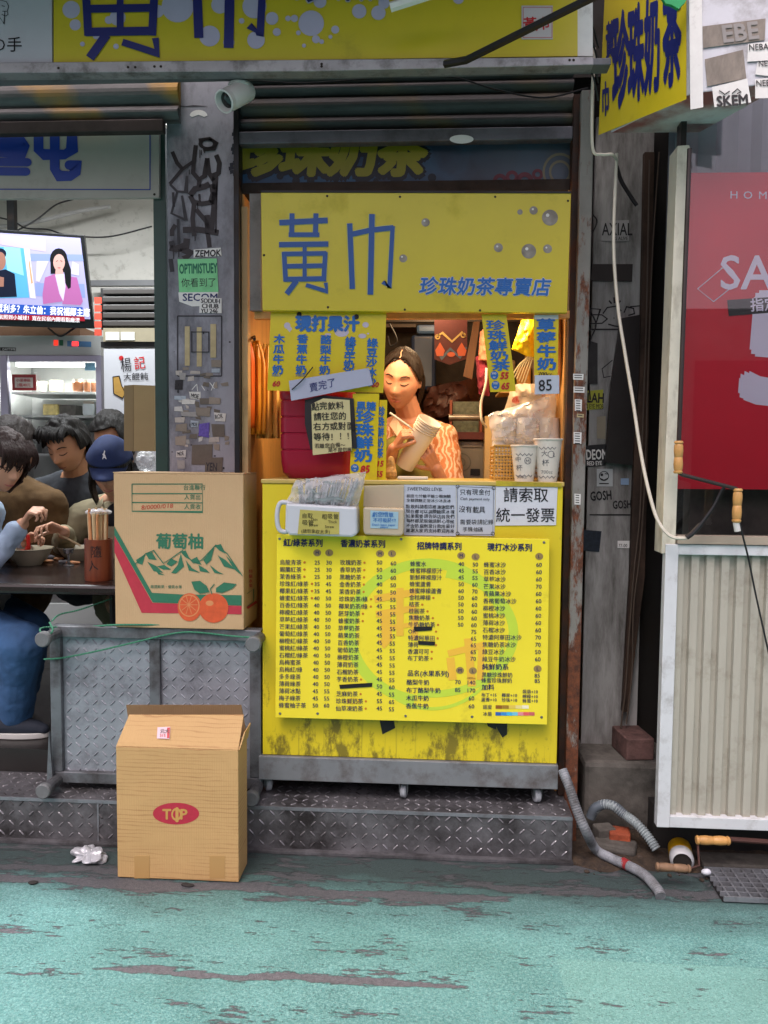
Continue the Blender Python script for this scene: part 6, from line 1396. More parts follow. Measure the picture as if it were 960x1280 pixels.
# dark haired person hidden behind the cap
hc = U(143, 548, 1.5)
p_ = Person('person', 'black haired diner mostly hidden behind the navy cap', V((hc.x, 1.55, ZS)))
p_.head(hc, -30, 25, 0, 1.15); nb_ = V((hc.x, 1.6, hc.z - .2)); p_.limb((p_.M @ V((0, .03, -.05)), .06), (nb_, .065), (nb_ + V((0, 0, -.1)), .12), (nb_ + V((0, .03, -.5)), .15)); p_.limb((nb_ + V((.2, 0, -.08)), .06), (nb_, .08), (nb_ + V((-.2, 0, -.08)), .06))
p_.body(SK2, .007); p_.hair(H_BLACK, lambda p: p.z > .06 if p.y < -.03 else p.z > -.08, .02, 9, .008)
p_.cloth('sweater', coat([[(nb_ + V((.2, 0, -.08)), .09), (nb_, .09), (nb_ + V((-.2, 0, -.08)), .09)], [(nb_ + V((0, 0, -.1)), .16), (nb_ + V((0, .03, -.5)), .18)]]), mat('black knit', '17171a', .9, var=.2), .012, .01)
# brown coat seen from behind
hc = U(13, 560, 1.0)
p_ = Person('person', 'diner in brown coat seen from behind', V((hc.x, 1.0, ZS)))
p_.head(hc, 150, 18, 0, 1.15); nb_ = V((hc.x + .02, .97, hc.z - .19)); a_, b_ = nb_ + V((-.2, .03, -.08)), nb_ + V((.2, -.02, -.09)); p_.limb((p_.M @ V((0, .03, -.05)), .06), (nb_, .065), (nb_ + V((0, 0, -.1)), .12), (nb_ + V((0, .0, -.5)), .15)); p_.limb((a_, .06), (nb_, .08), (b_, .06))
eb = b_ + V((.05, .02, -.26)); hw = b_ + V((-.1, .2, -.25)); p_.limb((b_, .05), (eb, .042), (hw, .028)); p_.hand(hw, (-.7, .6, 0), (0, 0, -1), thumb=-1)
p_.body(SK2, .007); p_.hair(H_DKB, lambda p: p.z > .06 if p.y < -.03 else p.z > -.09, .02, 4, .008)
p_.cloth('coat', coat([[(a_, .09), (nb_ + V((0, .0, -.02)), .095), (b_, .09)], [(nb_ + V((0, 0, -.1)), .165), (nb_ + V((0, .0, -.5)), .19)], [(b_, .082), (eb, .07), (eb.lerp(hw, .85), .055)]]), mat('brown wool', '5a4326', .95, var=.15, vs=30, bump=.15, bs=200), .011, .014)
# near diner with reddish hair and pale blue sleeve
hc = U(2, 577, .62)
p_ = Person('person', 'diner with reddish hair, pale blue sleeve and blue jeans', V((hc.x - .1, .45, ZS)))
p_.head(hc, 62, 22, 0, 1.1)
nb_ = V((hc.x - .13, .56, hc.z - .17)); a_, b_ = nb_ + V((.06, -.19, -.08)), nb_ + V((-.02, .2, -.08))
p_.limb((p_.M @ V((0, .03, -.05)), .055), (nb_, .06), (nb_ + V((-.01, 0, -.1)), .11), (nb_ + V((-.06, 0, -.55)), .14)); p_.limb((a_, .055), (nb_, .075), (b_, .055))
hw = U(28, 655, .47); eb = U(-22, 712, .40); p_.limb((a_, .05), (eb, .04), (hw, .027)); p_.hand(hw, U(42, 634, .45) - hw, V((.5, .3, -.75)), (55, 60, 40), .95, 1, 2, 25, 25)
h2 = U(30, 678, .72); e2 = U(-20, 690, .75); p_.limb((b_, .05), (e2, .04), (h2, .026)); p_.hand(h2, U(46, 668, .70) - h2, V((.4, -.5, -.6)), (35, 45, 30), .9, -1, 3, 35, 25)
p_.body(SK1, .005); p_.face(LIP1, BROW)
p_.hair(H_BROWN, lambda p: p.z > .045 if p.y < -.045 else p.z > -.10, .02, 6, .01)
p_.locks(H_BROWN, [[(sg * (.07 + .003 * j), -.05 + .016 * j, .06), (sg * .088, -.055 + .016 * j, .0), (sg * .084, -.055 + .016 * j, -.05 - .01 * (j % 3))] for sg in (-1, 1) for j in range(8)] + [[(x, -.06, .115), (x * 1.1, -.103, .08), (x * 1.15 + rr.uniform(-.012, .012), -.112, rr.uniform(.02, .06)), (x * 1.2 + rr.uniform(-.015, .015), -.108, rr.uniform(-.005, .035))] for x in [-.066 + .0055 * i for i in range(25)]], .0065)
M_lb = mat('pale blue cotton', '9fb3c9', .85, var=.08, vs=12, bump=.08, bs=200)
p_.cloth('shirt', coat([[(a_, .078), (nb_ + V((0, .0, -.015)), .08), (b_, .078)], [(nb_ + V((-.01, 0, -.1)), .15), (nb_ + V((-.06, 0, -.36)), .165)], [(a_, .07), (eb, .06), (eb.lerp(hw, .82), .044)], [(b_, .07), (e2, .058), (e2.lerp(h2, .8), .043)]]), M_lb, .008, .018, .07)
p_.cloth('hem', coat([[(nb_ + V((-.04, 0, -.36)), .165), (nb_ + V((.02, -.02, -.50)), .17)]]), mat('grey white sweatshirt', 'a3a6a8', .9, var=.1), .009, .02, .06)
kn = U(27, 806, .22); hp = U(-75, 765, .5); an = U(20, 888, .30); hp.z = .72
jm = mat('blue denim', '34557c', .9, var=.3, vs=6, bump=.2, bs=250, dirt=.15, dcol='4a6684', ds=4)
p_.cloth('jeans', coat([[(hp, .12), (kn, .095), (kn.lerp(an, .5), .074), (an + V((0, 0, -.012)), .068)], [(hp + V((0, .25, 0)), .12), (kn + V((-.12, .3, 0)), .09), (an + V((-.15, .35, 0)), .07)]]), jm, .007, .009, .10)
sl = ZF + .001; ft_ = V((an.x + .015, an.y - .01, sl))
sh_ = MB()
pts = [(-.13, .06, .04), (-.06, .062, .042), (.02, .056, .04), (.075, .046, .042), (.105, .036, .036)]
for (x0_, h0, w0), (x1_, h1, w1) in zip(pts, pts[1:]): sh_.cone(ft_ + V((x0_, -.0, .012 + h0 * .5)), ft_ + V((x1_, -.0, .012 + h1 * .5)), h0 * .75, h1 * .75, 14)
so_ = p_.cloth('shoe', sh_, mat('navy canvas shoe', '1d2430', .8, var=.15), .005, .0)
mb = MB(); out = []
for a in range(0, 360, 12): out.append(ft_ + V((-.01 + .14 * math.cos(R(a)), -.0 + .048 * math.sin(R(a)), 0)))
mb.prism(out, (0, 0, .024)); o = mb.build('sole', mat('white rubber sole', 'bdbdb8', .6, var=.08), so_, bevel=.004)
# ================================================================ KIOSK INTERIOR AND COUNTER ITEMS
kl = thing('kiosk_lamp', 'warm strip lamp above the serving window inside the kiosk', 'lamp', (-.05, .25, 2.02))
MB().box(-.45, .35, .22, .27, 2.0, 2.03).build('housing', white_paint, kl); MB().box(-.44, .34, .225, .265, 1.985, 1.9995).build('diffuser', mat('lit warm diffuser', 'ffb060', var=0, emit=3), kl)
for nm, loc, e, sz, rot in (('strip_light', (0, 0, -.045), 5.2, (.8, .05), (R(18), 0, 0)),):
    l = bpy.data.lights.new(nm, 'AREA'); l.shape = 'RECTANGLE'; l.size, l.size_y = sz; l.energy = e; l.color = (1, .71, .41)
    o = bpy.data.objects.new(nm, l); COL.objects.link(o); o.parent = kl; o.location = loc; o.rotation_euler = rot
k2 = thing('kiosk_lamp', 'round warm lamp at the rear of the kiosk ceiling', 'lamp', (.0, .85, 2.3))
MB().lathe([(0, 0), (.06, .01), (.08, .05), (.06, .09), (0, .1)], (.0, .85, 2.28)).build('globe', mat('lit warm globe', 'ffb060', var=0, emit=4), k2, smooth=True)
l = bpy.data.lights.new('globe_light', 'POINT'); l.energy = 5; l.color = (1, .71, .41); l.shadow_soft_size = .08; o = bpy.data.objects.new('globe_light', l); COL.objects.link(o); o.parent = k2; o.location = (0, -.02, -.12)
# hanging price strips
def strip(q, m_, Y, lab, name='price_strip', cat='sign'):
    return tag(MB().poly(q, Y, .003).build(name, m_), lab, cat)
M_yel3 = mat('glossy yellow card', 'cdb81c', .35, var=.05, vs=8, dirt=.1, dcol='8a7a22')
HY = .03; hp_ = plane(HY - .0012); hp2 = plane(HY - .0024)
s = strip([(338.5, 390), (483, 390), (479, 491), (334, 488)], M_yel3, HY, 'yellow juice price card with five columns hanging left in the window', 'juice_card')
mb = MB()
for i, (a, b, rx, ry) in enumerate(((359, 407, 4, 4), (362, 411, 3, 2.5), (392, 400, 8, 3.5), (427, 415, 9, 6), (427, 398, 3, 2), (457, 406, 4, 3.5), (453, 420, 5, 3), (460, 417, 1.5, 1), (362, 414, 1, 1), (410, 418, 4, 1.5))): mb.disc(a, b, rx, plane(HY - .0006 - .00003 * i), 18, ry)
mb.build('dot_pattern', mat('pale lilac cloud', 'b9b0c0', .4), s)
pr = Print('lettering', [M_bluep, M_redp], s, hp2)
pr.t('現打果汁', 369, 412, 20.5, 0, .06, .4, 0, .98)
for txt, x, y, dy in (('木瓜牛奶', 342, 428, 12.8), ('香蕉牛奶', 371, 428, 12.8), ('酪梨牛奶', 400.5, 429, 12.6), ('綠豆牛奶冰沙', 431, 431, 9.7), ('綠豆沙冰沙', 458.5, 433, 12.2)):
    for i, ch in enumerate(txt): pr.t(ch, x - i * .6, y + i * dy, 12, 0, .04, .5, 0, 1.18)
pr.t('700cc', 339, 470.5, 5, 0, .01, 0, .2).t('700cc', 369, 470.5, 5, 0, .01, 0, .2).t('60', 340, 483, 9.5, 1, .04, 0, .2).t('60', 464, 484, 9, 1, .04, 0, .2)
for a, b in ((374, 393), (445.5, 396)): mb = MB(); mb.disc(a, b, 3.2, hp2, 14); mb.build('eyelet', ink, s)
s = strip([(361, 476), (461, 460), (466, 481), (364, 501)], mat('pale grey card', 'a3a8bb', .5, var=.05), -.005, 'blank pale strip with blue pen marks hanging slanted over the juice card', 'tag_strip')
Print('handwriting', [M_navy], s, plane(-.007)).t('賣完了', 386, 489, 12, 0, 0, -9, .1, .95, jit=.12)
tag(MB().tube(curve([U(365, 487, -.01), U(378, 475, -.015), U(391, 459, .02)]), .0022, 6).build('zip_tie', M_wire), 'black cable tie through the slanted pale strip', 'cable tie')
s = strip([(389, 505), (404, 498), (437, 500), (440, 563), (391, 569)], mat('pale yellow note', 'bfb685', .6, var=.04), .005, 'handwritten pale yellow note hanging on the red plastic bin', 'note')
pr = Print('handwriting', [ink], s, plane(.003))
for i, t_ in enumerate(('點完飲料', '請往您的', '右方或對面', '等待！！！')): pr.t(t_, 389 + (3 if i else 0), 512 + i * 12.8, 10.5, 0, .012, -2, 0, .98, jit=.05)
pr.t('若離您自備～', 393, 560, 6.5, 0, .012, -2, 0, 1, jit=.05).t('是不提供喔', 410, 565, 6, 0, .012, -2, 0, 1, jit=.05)
tag(MB().poly([(381, 500), (404, 494), (442, 498), (446, 560), (388, 562), (381, 530)], .012, .004).build('black_board', M_blackpaper), 'black board behind the pale yellow note', 'board')
s = strip([(441, 492), (474, 492), (471, 602), (437, 600)], M_yel3, .022, 'narrow yellow strip for black sugar pearl milk hanging by the red bin')
pr = Print('lettering', [M_bluep, M_redp], s, plane(.0195)); pr.t('黑糖', 445, 512, 12, 0, .03, .5, 0, 1.05)
for i, ch in enumerate('珍珠鮮奶'): pr.t(ch, 444.5 - i * .8, 527 + i * 16.2, 16.5, 0, .04, .5, 0, 1.45)
pr.t('85', 450, 591, 12.5, 1, .045, -2, .2, .95); mb = MB(); mb.disc(443.5, 585, 5, plane(.0198), 18); mb.build('size_badge', M_bluep, s); Print('lettering', [white_paint], s, plane(.0186)).t('700', 440.5, 584.5, 3.6, 0, .01).t('cc', 442, 588, 3.6, 0, .01)
s = strip([(474.5, 500), (484, 500), (482, 604), (470, 603)], M_yel3, .034, 'narrow yellow strip half hidden behind the black sugar pearl milk strip')
pr = Print('lettering', [M_bluep, M_redp], s, plane(.0315))
for i, ch in enumerate('珍珠鮮奶茶'): pr.t(ch, 473 - i * .5, 519 + i * 13, 13, 0, .04, .5, 0, .62)
pr.t('15', 470, 583, 10, 1, .04, 0, .2, .9).t('55', 469, 596, 10, 1, .04, 0, .2, .9)
s = strip([(602, 393), (633, 393), (645, 489), (613, 490)], M_yel3, .03, 'yellow pearl milk tea strip with prices 55 and 65 hanging tilted')
pr = Print('lettering', [M_bluep, M_redp, white_paint], s, hp2)
for i, ch in enumerate('珍珠鮮奶茶'): pr.t(ch, 607 + i * 1.7, 411 + i * 12.7, 13, 0, .032, 1.5, 0, 1.85)
pr.t('55', 625, 473.5, 11.5, 1, .045, 0, .2, .9).t('65', 626, 486.5, 11.5, 1, .045, 0, .2, .9)
mb = MB(); mb.disc(618, 469, 5, plane(HY - .0012), 16, 5.4); mb.disc(619.5, 481.5, 5, plane(HY - .0012), 16, 5.4); mb.build('size_badge', M_bluep, s)
pr.t('500', 614.5, 468, 4, 2, .01).t('cc', 616, 472.5, 4, 2, .01).t('700', 616, 480.5, 4, 2, .01).t('cc', 617.5, 485, 4, 2, .01)
s = strip([(667, 393), (698.5, 393), (697, 470), (668, 470)], M_yel3, .03, 'yellow strawberry milk strip hanging at the right of the window')
pr = Print('lettering', [M_bluep, ink], s, hp2)
for i, ch in enumerate('草莓牛奶'): pr.t(ch, 670 + i * .4, 412 + i * 16.3, 16, 0, .04, 0, 0, 1.55)
pr.t('700cc', 672, 470, 7, 1, .02, 0, .15, 1.1); mb = MB(); mb.flat([(668, 393.5), (698, 393.5), (698, 399), (668, 399)], plane(HY - .001)); mb.build('tape_strip', M_paper, s)
s = strip([(668.5, 469), (699, 469), (699, 492), (668.5, 493)], M_paper2, .024, 'white card with handwritten 85 below the strawberry milk strip', 'price_card')
Print('handwriting', [ink], s, plane(.0215)).t('85', 673, 489, 20, 0, .006, -4, .05, .9)
# red plastic bin
c0, c1 = U(347, 590, .1), U(441, 590, .1); bz = zt + .005; bz_t = zz(489, .1, 395)
rb = thing('red_bin', 'crimson ribbed plastic bin standing at the left of the counter top', 'bin', ((c0.x + c1.x) / 2, .2, bz))
mb = MB(); hb = bz_t - bz; prof = []
def rsec(z, ins, n=6):
    x0_, x1_, y0_, y1_, rr_ = c0.x + ins, c1.x - ins, .1 + ins, .36 - ins, .04; out = []
    for cx_, cy_, a0_ in ((x1_ - rr_, y1_ - rr_, 0), (x0_ + rr_, y1_ - rr_, 90), (x0_ + rr_, y0_ + rr_, 180), (x1_ - rr_, y0_ + rr_, 270)):
        for i in range(n + 1): a = R(a0_ + 90 * i / n); out.append(V((cx_ + rr_ * math.cos(a), cy_ + rr_ * math.sin(a), z)))
    return out
levels = [(0, .03), (.02, .012), (.06, .006)] 
for i in range(1, 5): z_ = hb * (.14 + .19 * i); levels += [(z_ - .004, .004), (z_ - .001, .0075), (z_ + .001, .0075), (z_ + .004, .004)]
levels += [(hb - .012, .0), (hb, .0)]
rs_ = [rsec(bz + z_, ins) for z_, ins in levels]; n = len(rs_[0])
mb.add([q for r_ in rs_ for q in r_], [(i * n + k_, i * n + (k_ + 1) % n, (i + 1) * n + (k_ + 1) % n, (i + 1) * n + k_) for i in range(len(rs_) - 1) for k_ in range(n)] + [tuple(range(n - 1, -1, -1)), tuple((len(rs_) - 1) * n + k_ for k_ in range(n))])
mb.build('body', mat('crimson plastic', '8e1030', .35, var=.06), rb, smooth=True)
# straws bag, jug holder, plastic box on the front
def bag_sheet(name, lab, q, Y0, Y1, m_, amp=.02, seed=1, cat='bag', nu=26, nv=22):
    mb = MB(); pts = []
    for side, Yb in ((0, Y0), (1, Y1)):
        for j in range(nv + 1):
            for i in range(nu + 1):
                u, v_ = i / nu, j / nv
                x = (q[0][0] * (1 - u) + q[1][0] * u) * (1 - v_) + (q[3][0] * (1 - u) + q[2][0] * u) * v_
                y = (q[0][1] * (1 - u) + q[1][1] * u) * (1 - v_) + (q[3][1] * (1 - u) + q[2][1] * u) * v_
                e = (math.sin(math.pi * u) * math.sin(math.pi * min(1, v_ * .9 + .1))) ** .5 if 0 < u < 1 and v_ < 1 else 0
                mid = (Y0 + Y1) / 2; Yp = mid + (Yb - mid) * e
                p = U(x, y, Yp); nn = noise.noise(p * 30 + V((seed, side * 5, 0))) + .6 * noise.noise(p * 70 + V((0, seed, side)))
                p += V((.35 * nn * amp, nn * amp, .35 * nn * amp)); pts.append(p)
    w1 = nu + 1; off = w1 * (nv + 1)
    fs_ = [(j * w1 + i, j * w1 + i + 1, (j + 1) * w1 + i + 1, (j + 1) * w1 + i) for j in range(nv) for i in range(nu)]
    mb.add(pts, fs_ + [tuple(off + i for i in f[::-1]) for f in fs_])
    return tag(mb.build(name, m_, smooth=True), lab, cat)
jug = thing('jug_holder', 'white plastic jug with a cut open top hung on the counter front', 'holder', U(398, 672, -.1))
M_jug = mat('cloudy white plastic', 'b6bcc2', .35, var=.05)
mb = MB(); jp = [(353, 627), (362, 622), (446, 634), (447, 668), (440, 672), (356, 668), (352, 660)]
a0, b0 = U(356, 628, -.12), U(446, 670, -.12)
mb.poly([(357, 629), (446, 634), (446.5, 668), (440, 671.5), (362, 669), (356, 664)], -.125, .10); mb.build('body', M_jug, jug, bevel=.008)
hnd = MB(); hnd.tube(curve([U(366, 630, -.085), U(352, 628, -.085), U(347, 638, -.085), U(347, 655, -.085), U(352, 664, -.085), U(366, 664, -.085)]), .0085, 10); hnd.build('handle', M_jug, jug, smooth=True)
lb = MB(); lb.poly([(375, 637), (424, 640), (424, 668), (372, 668)], -.127, .001); lb = lb.build('label', mat('aged yellow label', 'a7a052', .5, var=.1, vs=20), jug)
Print('handwriting', [ink], lb, plane(-.1285)).t('自取', 377, 647, 7, 0, 0, 1, jit=.05).t('吸管', 377, 656, 7.5, 0, 0, 1, jit=.05).t('Thin', 388, 651, 5, 0, 0).t('Straw', 386, 658, 5, 0, 0).t('粗吸管', 402, 648, 7, 0, 0, 1, jit=.05).t('Thick', 410, 654, 5, 0, 0).t('Straw', 406, 660, 5).t('(請勿拿取太多)', 376, 666, 5.5, 0, 0, 1, jit=.05)
for i in range(70):
    rr = random.Random(i); u = rr.random(); yb = rr.uniform(-.11, -.05)
    q0 = U(374 + u * 62, 634, yb); q1 = U(374 + u * 74 + rr.uniform(-5, 5), 600 + rr.uniform(-4, 8), yb + .01)
    o = MB().tube([q0, q1], .0032, 6).build('straw', mat('pale clear straw', 'a9b0b4', .3, var=.15, alpha=.75)); tag(o, 'pale drinking straw in the bag on the jug holder', 'straw', 'straws in the clear bag')
bag_sheet('straw_bag', 'crinkled clear bag of straws standing in the white jug holder', [(370, 600), (458, 590), (447, 633), (358, 628)], -.14, -.02, M_clear, .016, 4)
pbx = thing('plastic_box', 'open clear plastic box with a blue note hung on the counter front', 'box', U(480, 670, -.09))
M_box = NT('milky clear plastic'); k = M_box; k.color(lin('c9bfa8')); k.b.inputs['Roughness'].default_value = .25; k.b.inputs['Alpha'].default_value = .62; M_box = k.m
mb = MB(); mb.poly([(454, 634), (505, 636), (504.5, 667), (501, 670), (457, 668.5), (454, 665)], -.10, .09); mb.build('tray', M_box, pbx, bevel=.006)
mb = MB(); mb.poly([(455, 607), (505, 606), (505, 635), (454, 633.5)], -.012, .004); mb.build('open_lid', M_box, pbx, bevel=.002)
nt_ = MB().poly([(463, 638), (498, 640), (497.5, 661), (463, 660)], -.1025, .001).build('note', mat('pale blue note', '8fb0bd', .6, var=.06), pbx)
Print('handwriting', [M_bluep], nt_, plane(-.1045)).t('虧您惜單', 465, 645.5, 6.8, 0, .01, 1, 0, 1, jit=.05).t('不可吸菸!!!', 466, 652, 6, 0, .01, 1, 0, 1, jit=.05).t('Don\'t leave paper', 465, 657, 4, 0, .01, 1).t('please', 475, 660, 4, 0, .01, 1)
# cups M and L, basket, bags
def cup(lab, cx_, y0_, y1_, wtop, wbot, Y, txt):
    ca, cb = U(cx_, y1_, Y), U(cx_, y0_, Y); ca.z = zt + .004; h = cb.z - ca.z; f_ = (Y - CAM.y) / FPX; rt, rb_ = wtop / 2 * f_, wbot / 2 * f_
    t = thing('paper_cup', lab, 'cup', ca)
    MB().lathe([(0, .006), (rb_ - .002, .006), (rb_, 0), (rt, h - .004), (rt + .003, h - .004), (rt + .004, h), (rt + .002, h + .002), (rt - .001, h - .002), (rb_, .02), (0, .01)], ca, seg=32).build('cup_body', M_cup, t, smooth=True)
    MB().lathe([(0, h - .006), (rt - .002, h - .004), (rt - .002, h - .002), (0, h - .004)], ca, seg=28).build('lid_disc', mat('tan cup inside', 'b08a5c', .5), t)
    def pm_(x, y):
        q = U(x, y, Y - rt * .5); tt = min(1, max(0, (q.z - ca.z) / h)); rr_ = (rb_ + (rt - rb_) * tt) + .0012; dx = min(max(q.x - ca.x, -rr_ * .98), rr_ * .98)
        return V((ca.x + dx, Y - math.sqrt(rr_ ** 2 - dx ** 2), q.z))
    p = Print('handwriting', [mat('faded black pen', '5c5d62', .5)], t, pm_)
    for a in txt: p.t(*a)
    mb = MB()
    for yy in (y0_ + 11, y1_ - 9):
        mb.stroke([(cx_ - wbot * .45 + i * wbot * .9 / 8, yy + (1.8 if i % 2 else -1)) for i in range(9)], .7, pm_)
    mb.disc(cx_ + 4, y0_ + 19, 4.4, pm_, 16, r0=3.7)
    mb.build('drawn_border', mat('faded black pen', '3a3c44'), t)
cup('small paper cup marked M at the front of the counter', 655, 557, 603.5, 33, 23, .05, (('M', 656, 579, 7, 0, 0), ('中', 644, 577, 7, 0, 0, -5), ('杯', 645, 588, 8, 0, 0, -5), ('500cc', 646, 598, 5, 0, 0)))
cup('tall paper cup marked L beside the small marked cup', 684, 549, 605, 34, 23, .045, (('L', 690, 571, 7, 0, 0), ('大', 676, 570, 8, 0, 0, -3), ('杯', 677, 582, 9, 0, 0, -3), ('700cc', 676, 592, 6, 0, 0)))
bk = thing('plastic_basket', 'cream lattice plastic basket behind the marked cups', 'basket', U(640, 602, .15))
M_bk = mat('cream plastic lattice', 'c49a4a', .4, var=.08); a, b = U(618, 602, .13), U(665, 558, .13); a.z = zt + .005
mb = MB(); d_ = .2
for i in range(13): t = i / 12; x = a.x + (b.x - a.x) * t; mb.box(x - .0025, x + .0025, .13, .134, a.z, b.z)
for i in range(12): t = i / 11; z = a.z + (b.z - a.z) * t; mb.box(a.x - .003, b.x + .003, .1285, .1298, z - .0022, z + .0022)
for i in range(10): y = .136 + d_ * i / 9; mb.box(a.x - .003, a.x - .0005, y - .0025, y + .0025, a.z, b.z)
for i in range(12): t = i / 11; z = a.z + (b.z - a.z) * t; mb.box(a.x - .0045, a.x - .0032, .13, .336, z - .0022, z + .0022)
mb.box(a.x - .004, b.x + .004, .126, .138, b.z, b.z + .006); mb.box(a.x, b.x, .14, .34, a.z, a.z + .004); mb.build('lattice', M_bk, bk)
mb = MB()
for i in range(8): mb.lathe([(0, 0), (.034, 0), (.046, .10), (.044, .10), (.032, .004), (0, .004)], (a.x + .05 + (i % 3) * .008, .24, a.z + .01 + i * .012), None, 20)
for i in range(3):
    t = thing('paper_cup_stack', ('left', 'middle', 'right')[i] + ' column of upturned paper cups inside the clear bag', 'cups', (a.x + .04 + i * .085, .22, a.z + .01))
    mb = MB()
    for j in range(7): mb.lathe([(.046, 0), (.047, .004), (.045, .006), (.036, .018)], (a.x + .04 + i * .085, .22, a.z + .012 + j * .019), None, 24)
    mb.lathe([(.045, 0), (.035, .11), (0, .11)], (a.x + .04 + i * .085, .22, a.z + .012 + 6 * .019), None, 24); mb.build('cups', M_cup, t, smooth=True)
bag_sheet('cup_bag', 'big clear plastic bag over the cup columns in the basket', [(611, 518), (694, 492), (694, 556), (616, 560)], .10, .34, M_clear, .02, 8)
k = NT('frosted bag print'); f = k.noise(14, 3, .5); tr = k.ramp(f, .56, .62); k.color(k.mix(tr, lin('d8c4a4'), lin('c04030'))); k.b.inputs['Alpha'].default_value = .5; k.b.inputs['Roughness'].default_value = .35
bag_sheet('printed_bag', 'thin bag with red print hanging behind the cup bag', [(640, 480), (697, 480), (694, 540), (622, 545)], .2, .36, k.m, .015, 12)
bag_sheet('yellow_bag', 'bright yellow bag hanging behind the right price strips', [(652, 400), (672, 396), (672, 452), (640, 436)], .25, .38, mat('yellow plastic bag', 'd9b80c', .4, var=.1), .012, 3)
bag_sheet('paper_bag', 'orange paper bag at the right wall of the kiosk', [(690, 400), (702, 398), (706, 480), (692, 492)], .16, .3, mat('orange paper', 'c98a45', .6, var=.1), .008, 5)
# orange carrier bags on the left wall
k = mat('orange plastic film', 'd0601c', .4, var=.1); k_b = mat('amber plastic film', 'd8932c', .4, var=.12)
def hang_bags(lab, x0_, x1_, y0_, y1_, Y, m_, seed):
    mb = MB(); n = 16; m = 18; pts = []
    for j in range(m + 1):
        for i in range(n + 1):
            u, v_ = i / n, j / m; xx = x0_ + (x1_ - x0_) * u; pinch = .35 + .65 * min(1, v_ * 4)
            p = U((x0_ + x1_) / 2 + (xx - (x0_ + x1_) / 2) * pinch, y0_ + (y1_ - y0_) * v_, Y + .022 * math.sin(u * 14 + seed) * min(1, v_ * 3) + .01 * noise.noise(V((u * 5, v_ * 3, seed)))); pts.append(p)
    mb.add(pts, [(j * (n + 1) + i, j * (n + 1) + i + 1, (j + 1) * (n + 1) + i + 1, (j + 1) * (n + 1) + i) for j in range(m) for i in range(n)])
    o = mb.build('carrier_bags', m_, smooth=True, solid=.012); return tag(o, lab, 'bags')
hang_bags('orange bundle of carrier bags hanging leftmost inside the kiosk', 303, 317, 424, 535, .2, k, 1); hang_bags('amber bundle of carrier bags hanging beside the orange one', 312, 330, 426, 543, .26, k_b, 2.2); hang_bags('pale amber bundle of carrier bags hanging by the red bin', 322, 348, 430, 548, .3, mat('pale amber film', 'dcae5c', .4, var=.1), 4)
tag(MB().tube([U(318, 424, .13), U(318, 421, .3)], .006, 8).build('bag_hook', M_blackmetal), 'black hook carrying the orange carrier bags', 'hook')
# rear of the kiosk
SY = 1.0
tag(MB().wbox(480, 398, 700, 402, .95, .02).build('shelf_rail', mat('dark rail', '2a211a', .6)), 'dark rail across the rear of the kiosk', 'rail')
c = U(523, 480, 1.1); bl = thing('blue_canister', 'dark blue canister on the rear wall above the brown cover', 'canister', c); rb_ = U(545, 450, 1.1).x - U(521, 450, 1.1).x
mb = MB(); z1_ = zz(410, 1.1, 530); mb.box(U(513, 450, 1.1).x, U(545, 450, 1.1).x, 1.1, 1.3, c.z - .03, z1_ - .03); mb.build('body', mat('dark blue plastic', '1c2b45', .4), bl, bevel=.02)
mb = MB(); mb.box(U(520, 450, 1.1).x, U(546, 450, 1.1).x, 1.085, 1.28, z1_ - .032, z1_ + .015); mb.build('lid', mat('blue lid', '2f4460', .4), bl, bevel=.015)
cl = MB().poly([(543, 398), (584, 398), (584, 448), (562, 456), (543, 449)], .9, .012).build('temple_cloth', mat('maroon cloth', '4a1a16', .7, var=.2)); tag(cl, 'maroon cloth with scrolls and orange petals hanging in the kiosk', 'cloth')
PK = plane(.898); mb = MB(); mb.stroke([(545, 421), (553, 416), (565, 427), (578, 415), (582, 421)], 2.2, PK); mb.disc(547, 421, 3.4, PK, 14, r0=1.8); mb.disc(579, 419, 3.4, PK, 14, r0=1.8); mb.build('scroll_print', mat('gold print', 'a8884a', .5), cl)
mb = MB()
for a in (550, 577): mb.flat([(a, 428), (a + 6, 438), (a + 4, 445), (a - 4, 445), (a - 6, 438)], PK)
mb.disc(564, 443, 5, PK, 12, 3); mb.build('petal_print', mat('orange petal', 'b04a20', .5), cl)
mb = MB(); mb.stroke([(545, 436), (552, 448), (563, 436), (575, 447), (583, 434)], 2.6, plane(.8985)); mb.build('blue_print', mat('slate print', '3d4a5a', .5), cl)
tag(MB().poly([(592, 402), (600, 402), (590, 474), (579, 470)], .7, .02).build('wooden_slat', mat('brown wooden slat', '6a4526', .6, var=.2, vs=4, stretch=(8, 8, 1))), 'slanted brown wooden slat inside the kiosk', 'slat')
bag_sheet('towel', 'maroon towel hanging inside the kiosk', [(594, 446), (611, 440), (612, 495), (598, 492)], .5, .58, mat('maroon towel cloth', '7a2434', .95, var=.15, vs=40), .012, 6, 'towel')
bag_sheet('towel', 'salmon towel hanging above the maroon towel', [(600, 415), (611, 405), (612, 452), (598, 450)], .46, .52, mat('salmon towel cloth', 'c07a5c', .95, var=.12, vs=40), .010, 7, 'towel')
bag_sheet('brown_cover', 'brown cloth cover draped over a machine behind the seller', [(535, 484), (596, 472), (604, 520), (516, 560)], .9, 1.25, mat('brown cover cloth', '3d1c16', .6, var=.2, bump=.1, bs=20), .03, 9, 'cover')
mc = thing('sealing_machine', 'steel cup sealing machine behind the seller', 'machine', U(583, 552, .75))
M_st = mat('worn steel', '8a8074', .35, .7, .15, 10, dirt=.2)
mb = MB(); mb.wbox(562, 551, 611, 606, .72, .3); mb.build('base_box', mat('grey machine box', '6e675c', .45, .2, .12, 8), mc, bevel=.006)
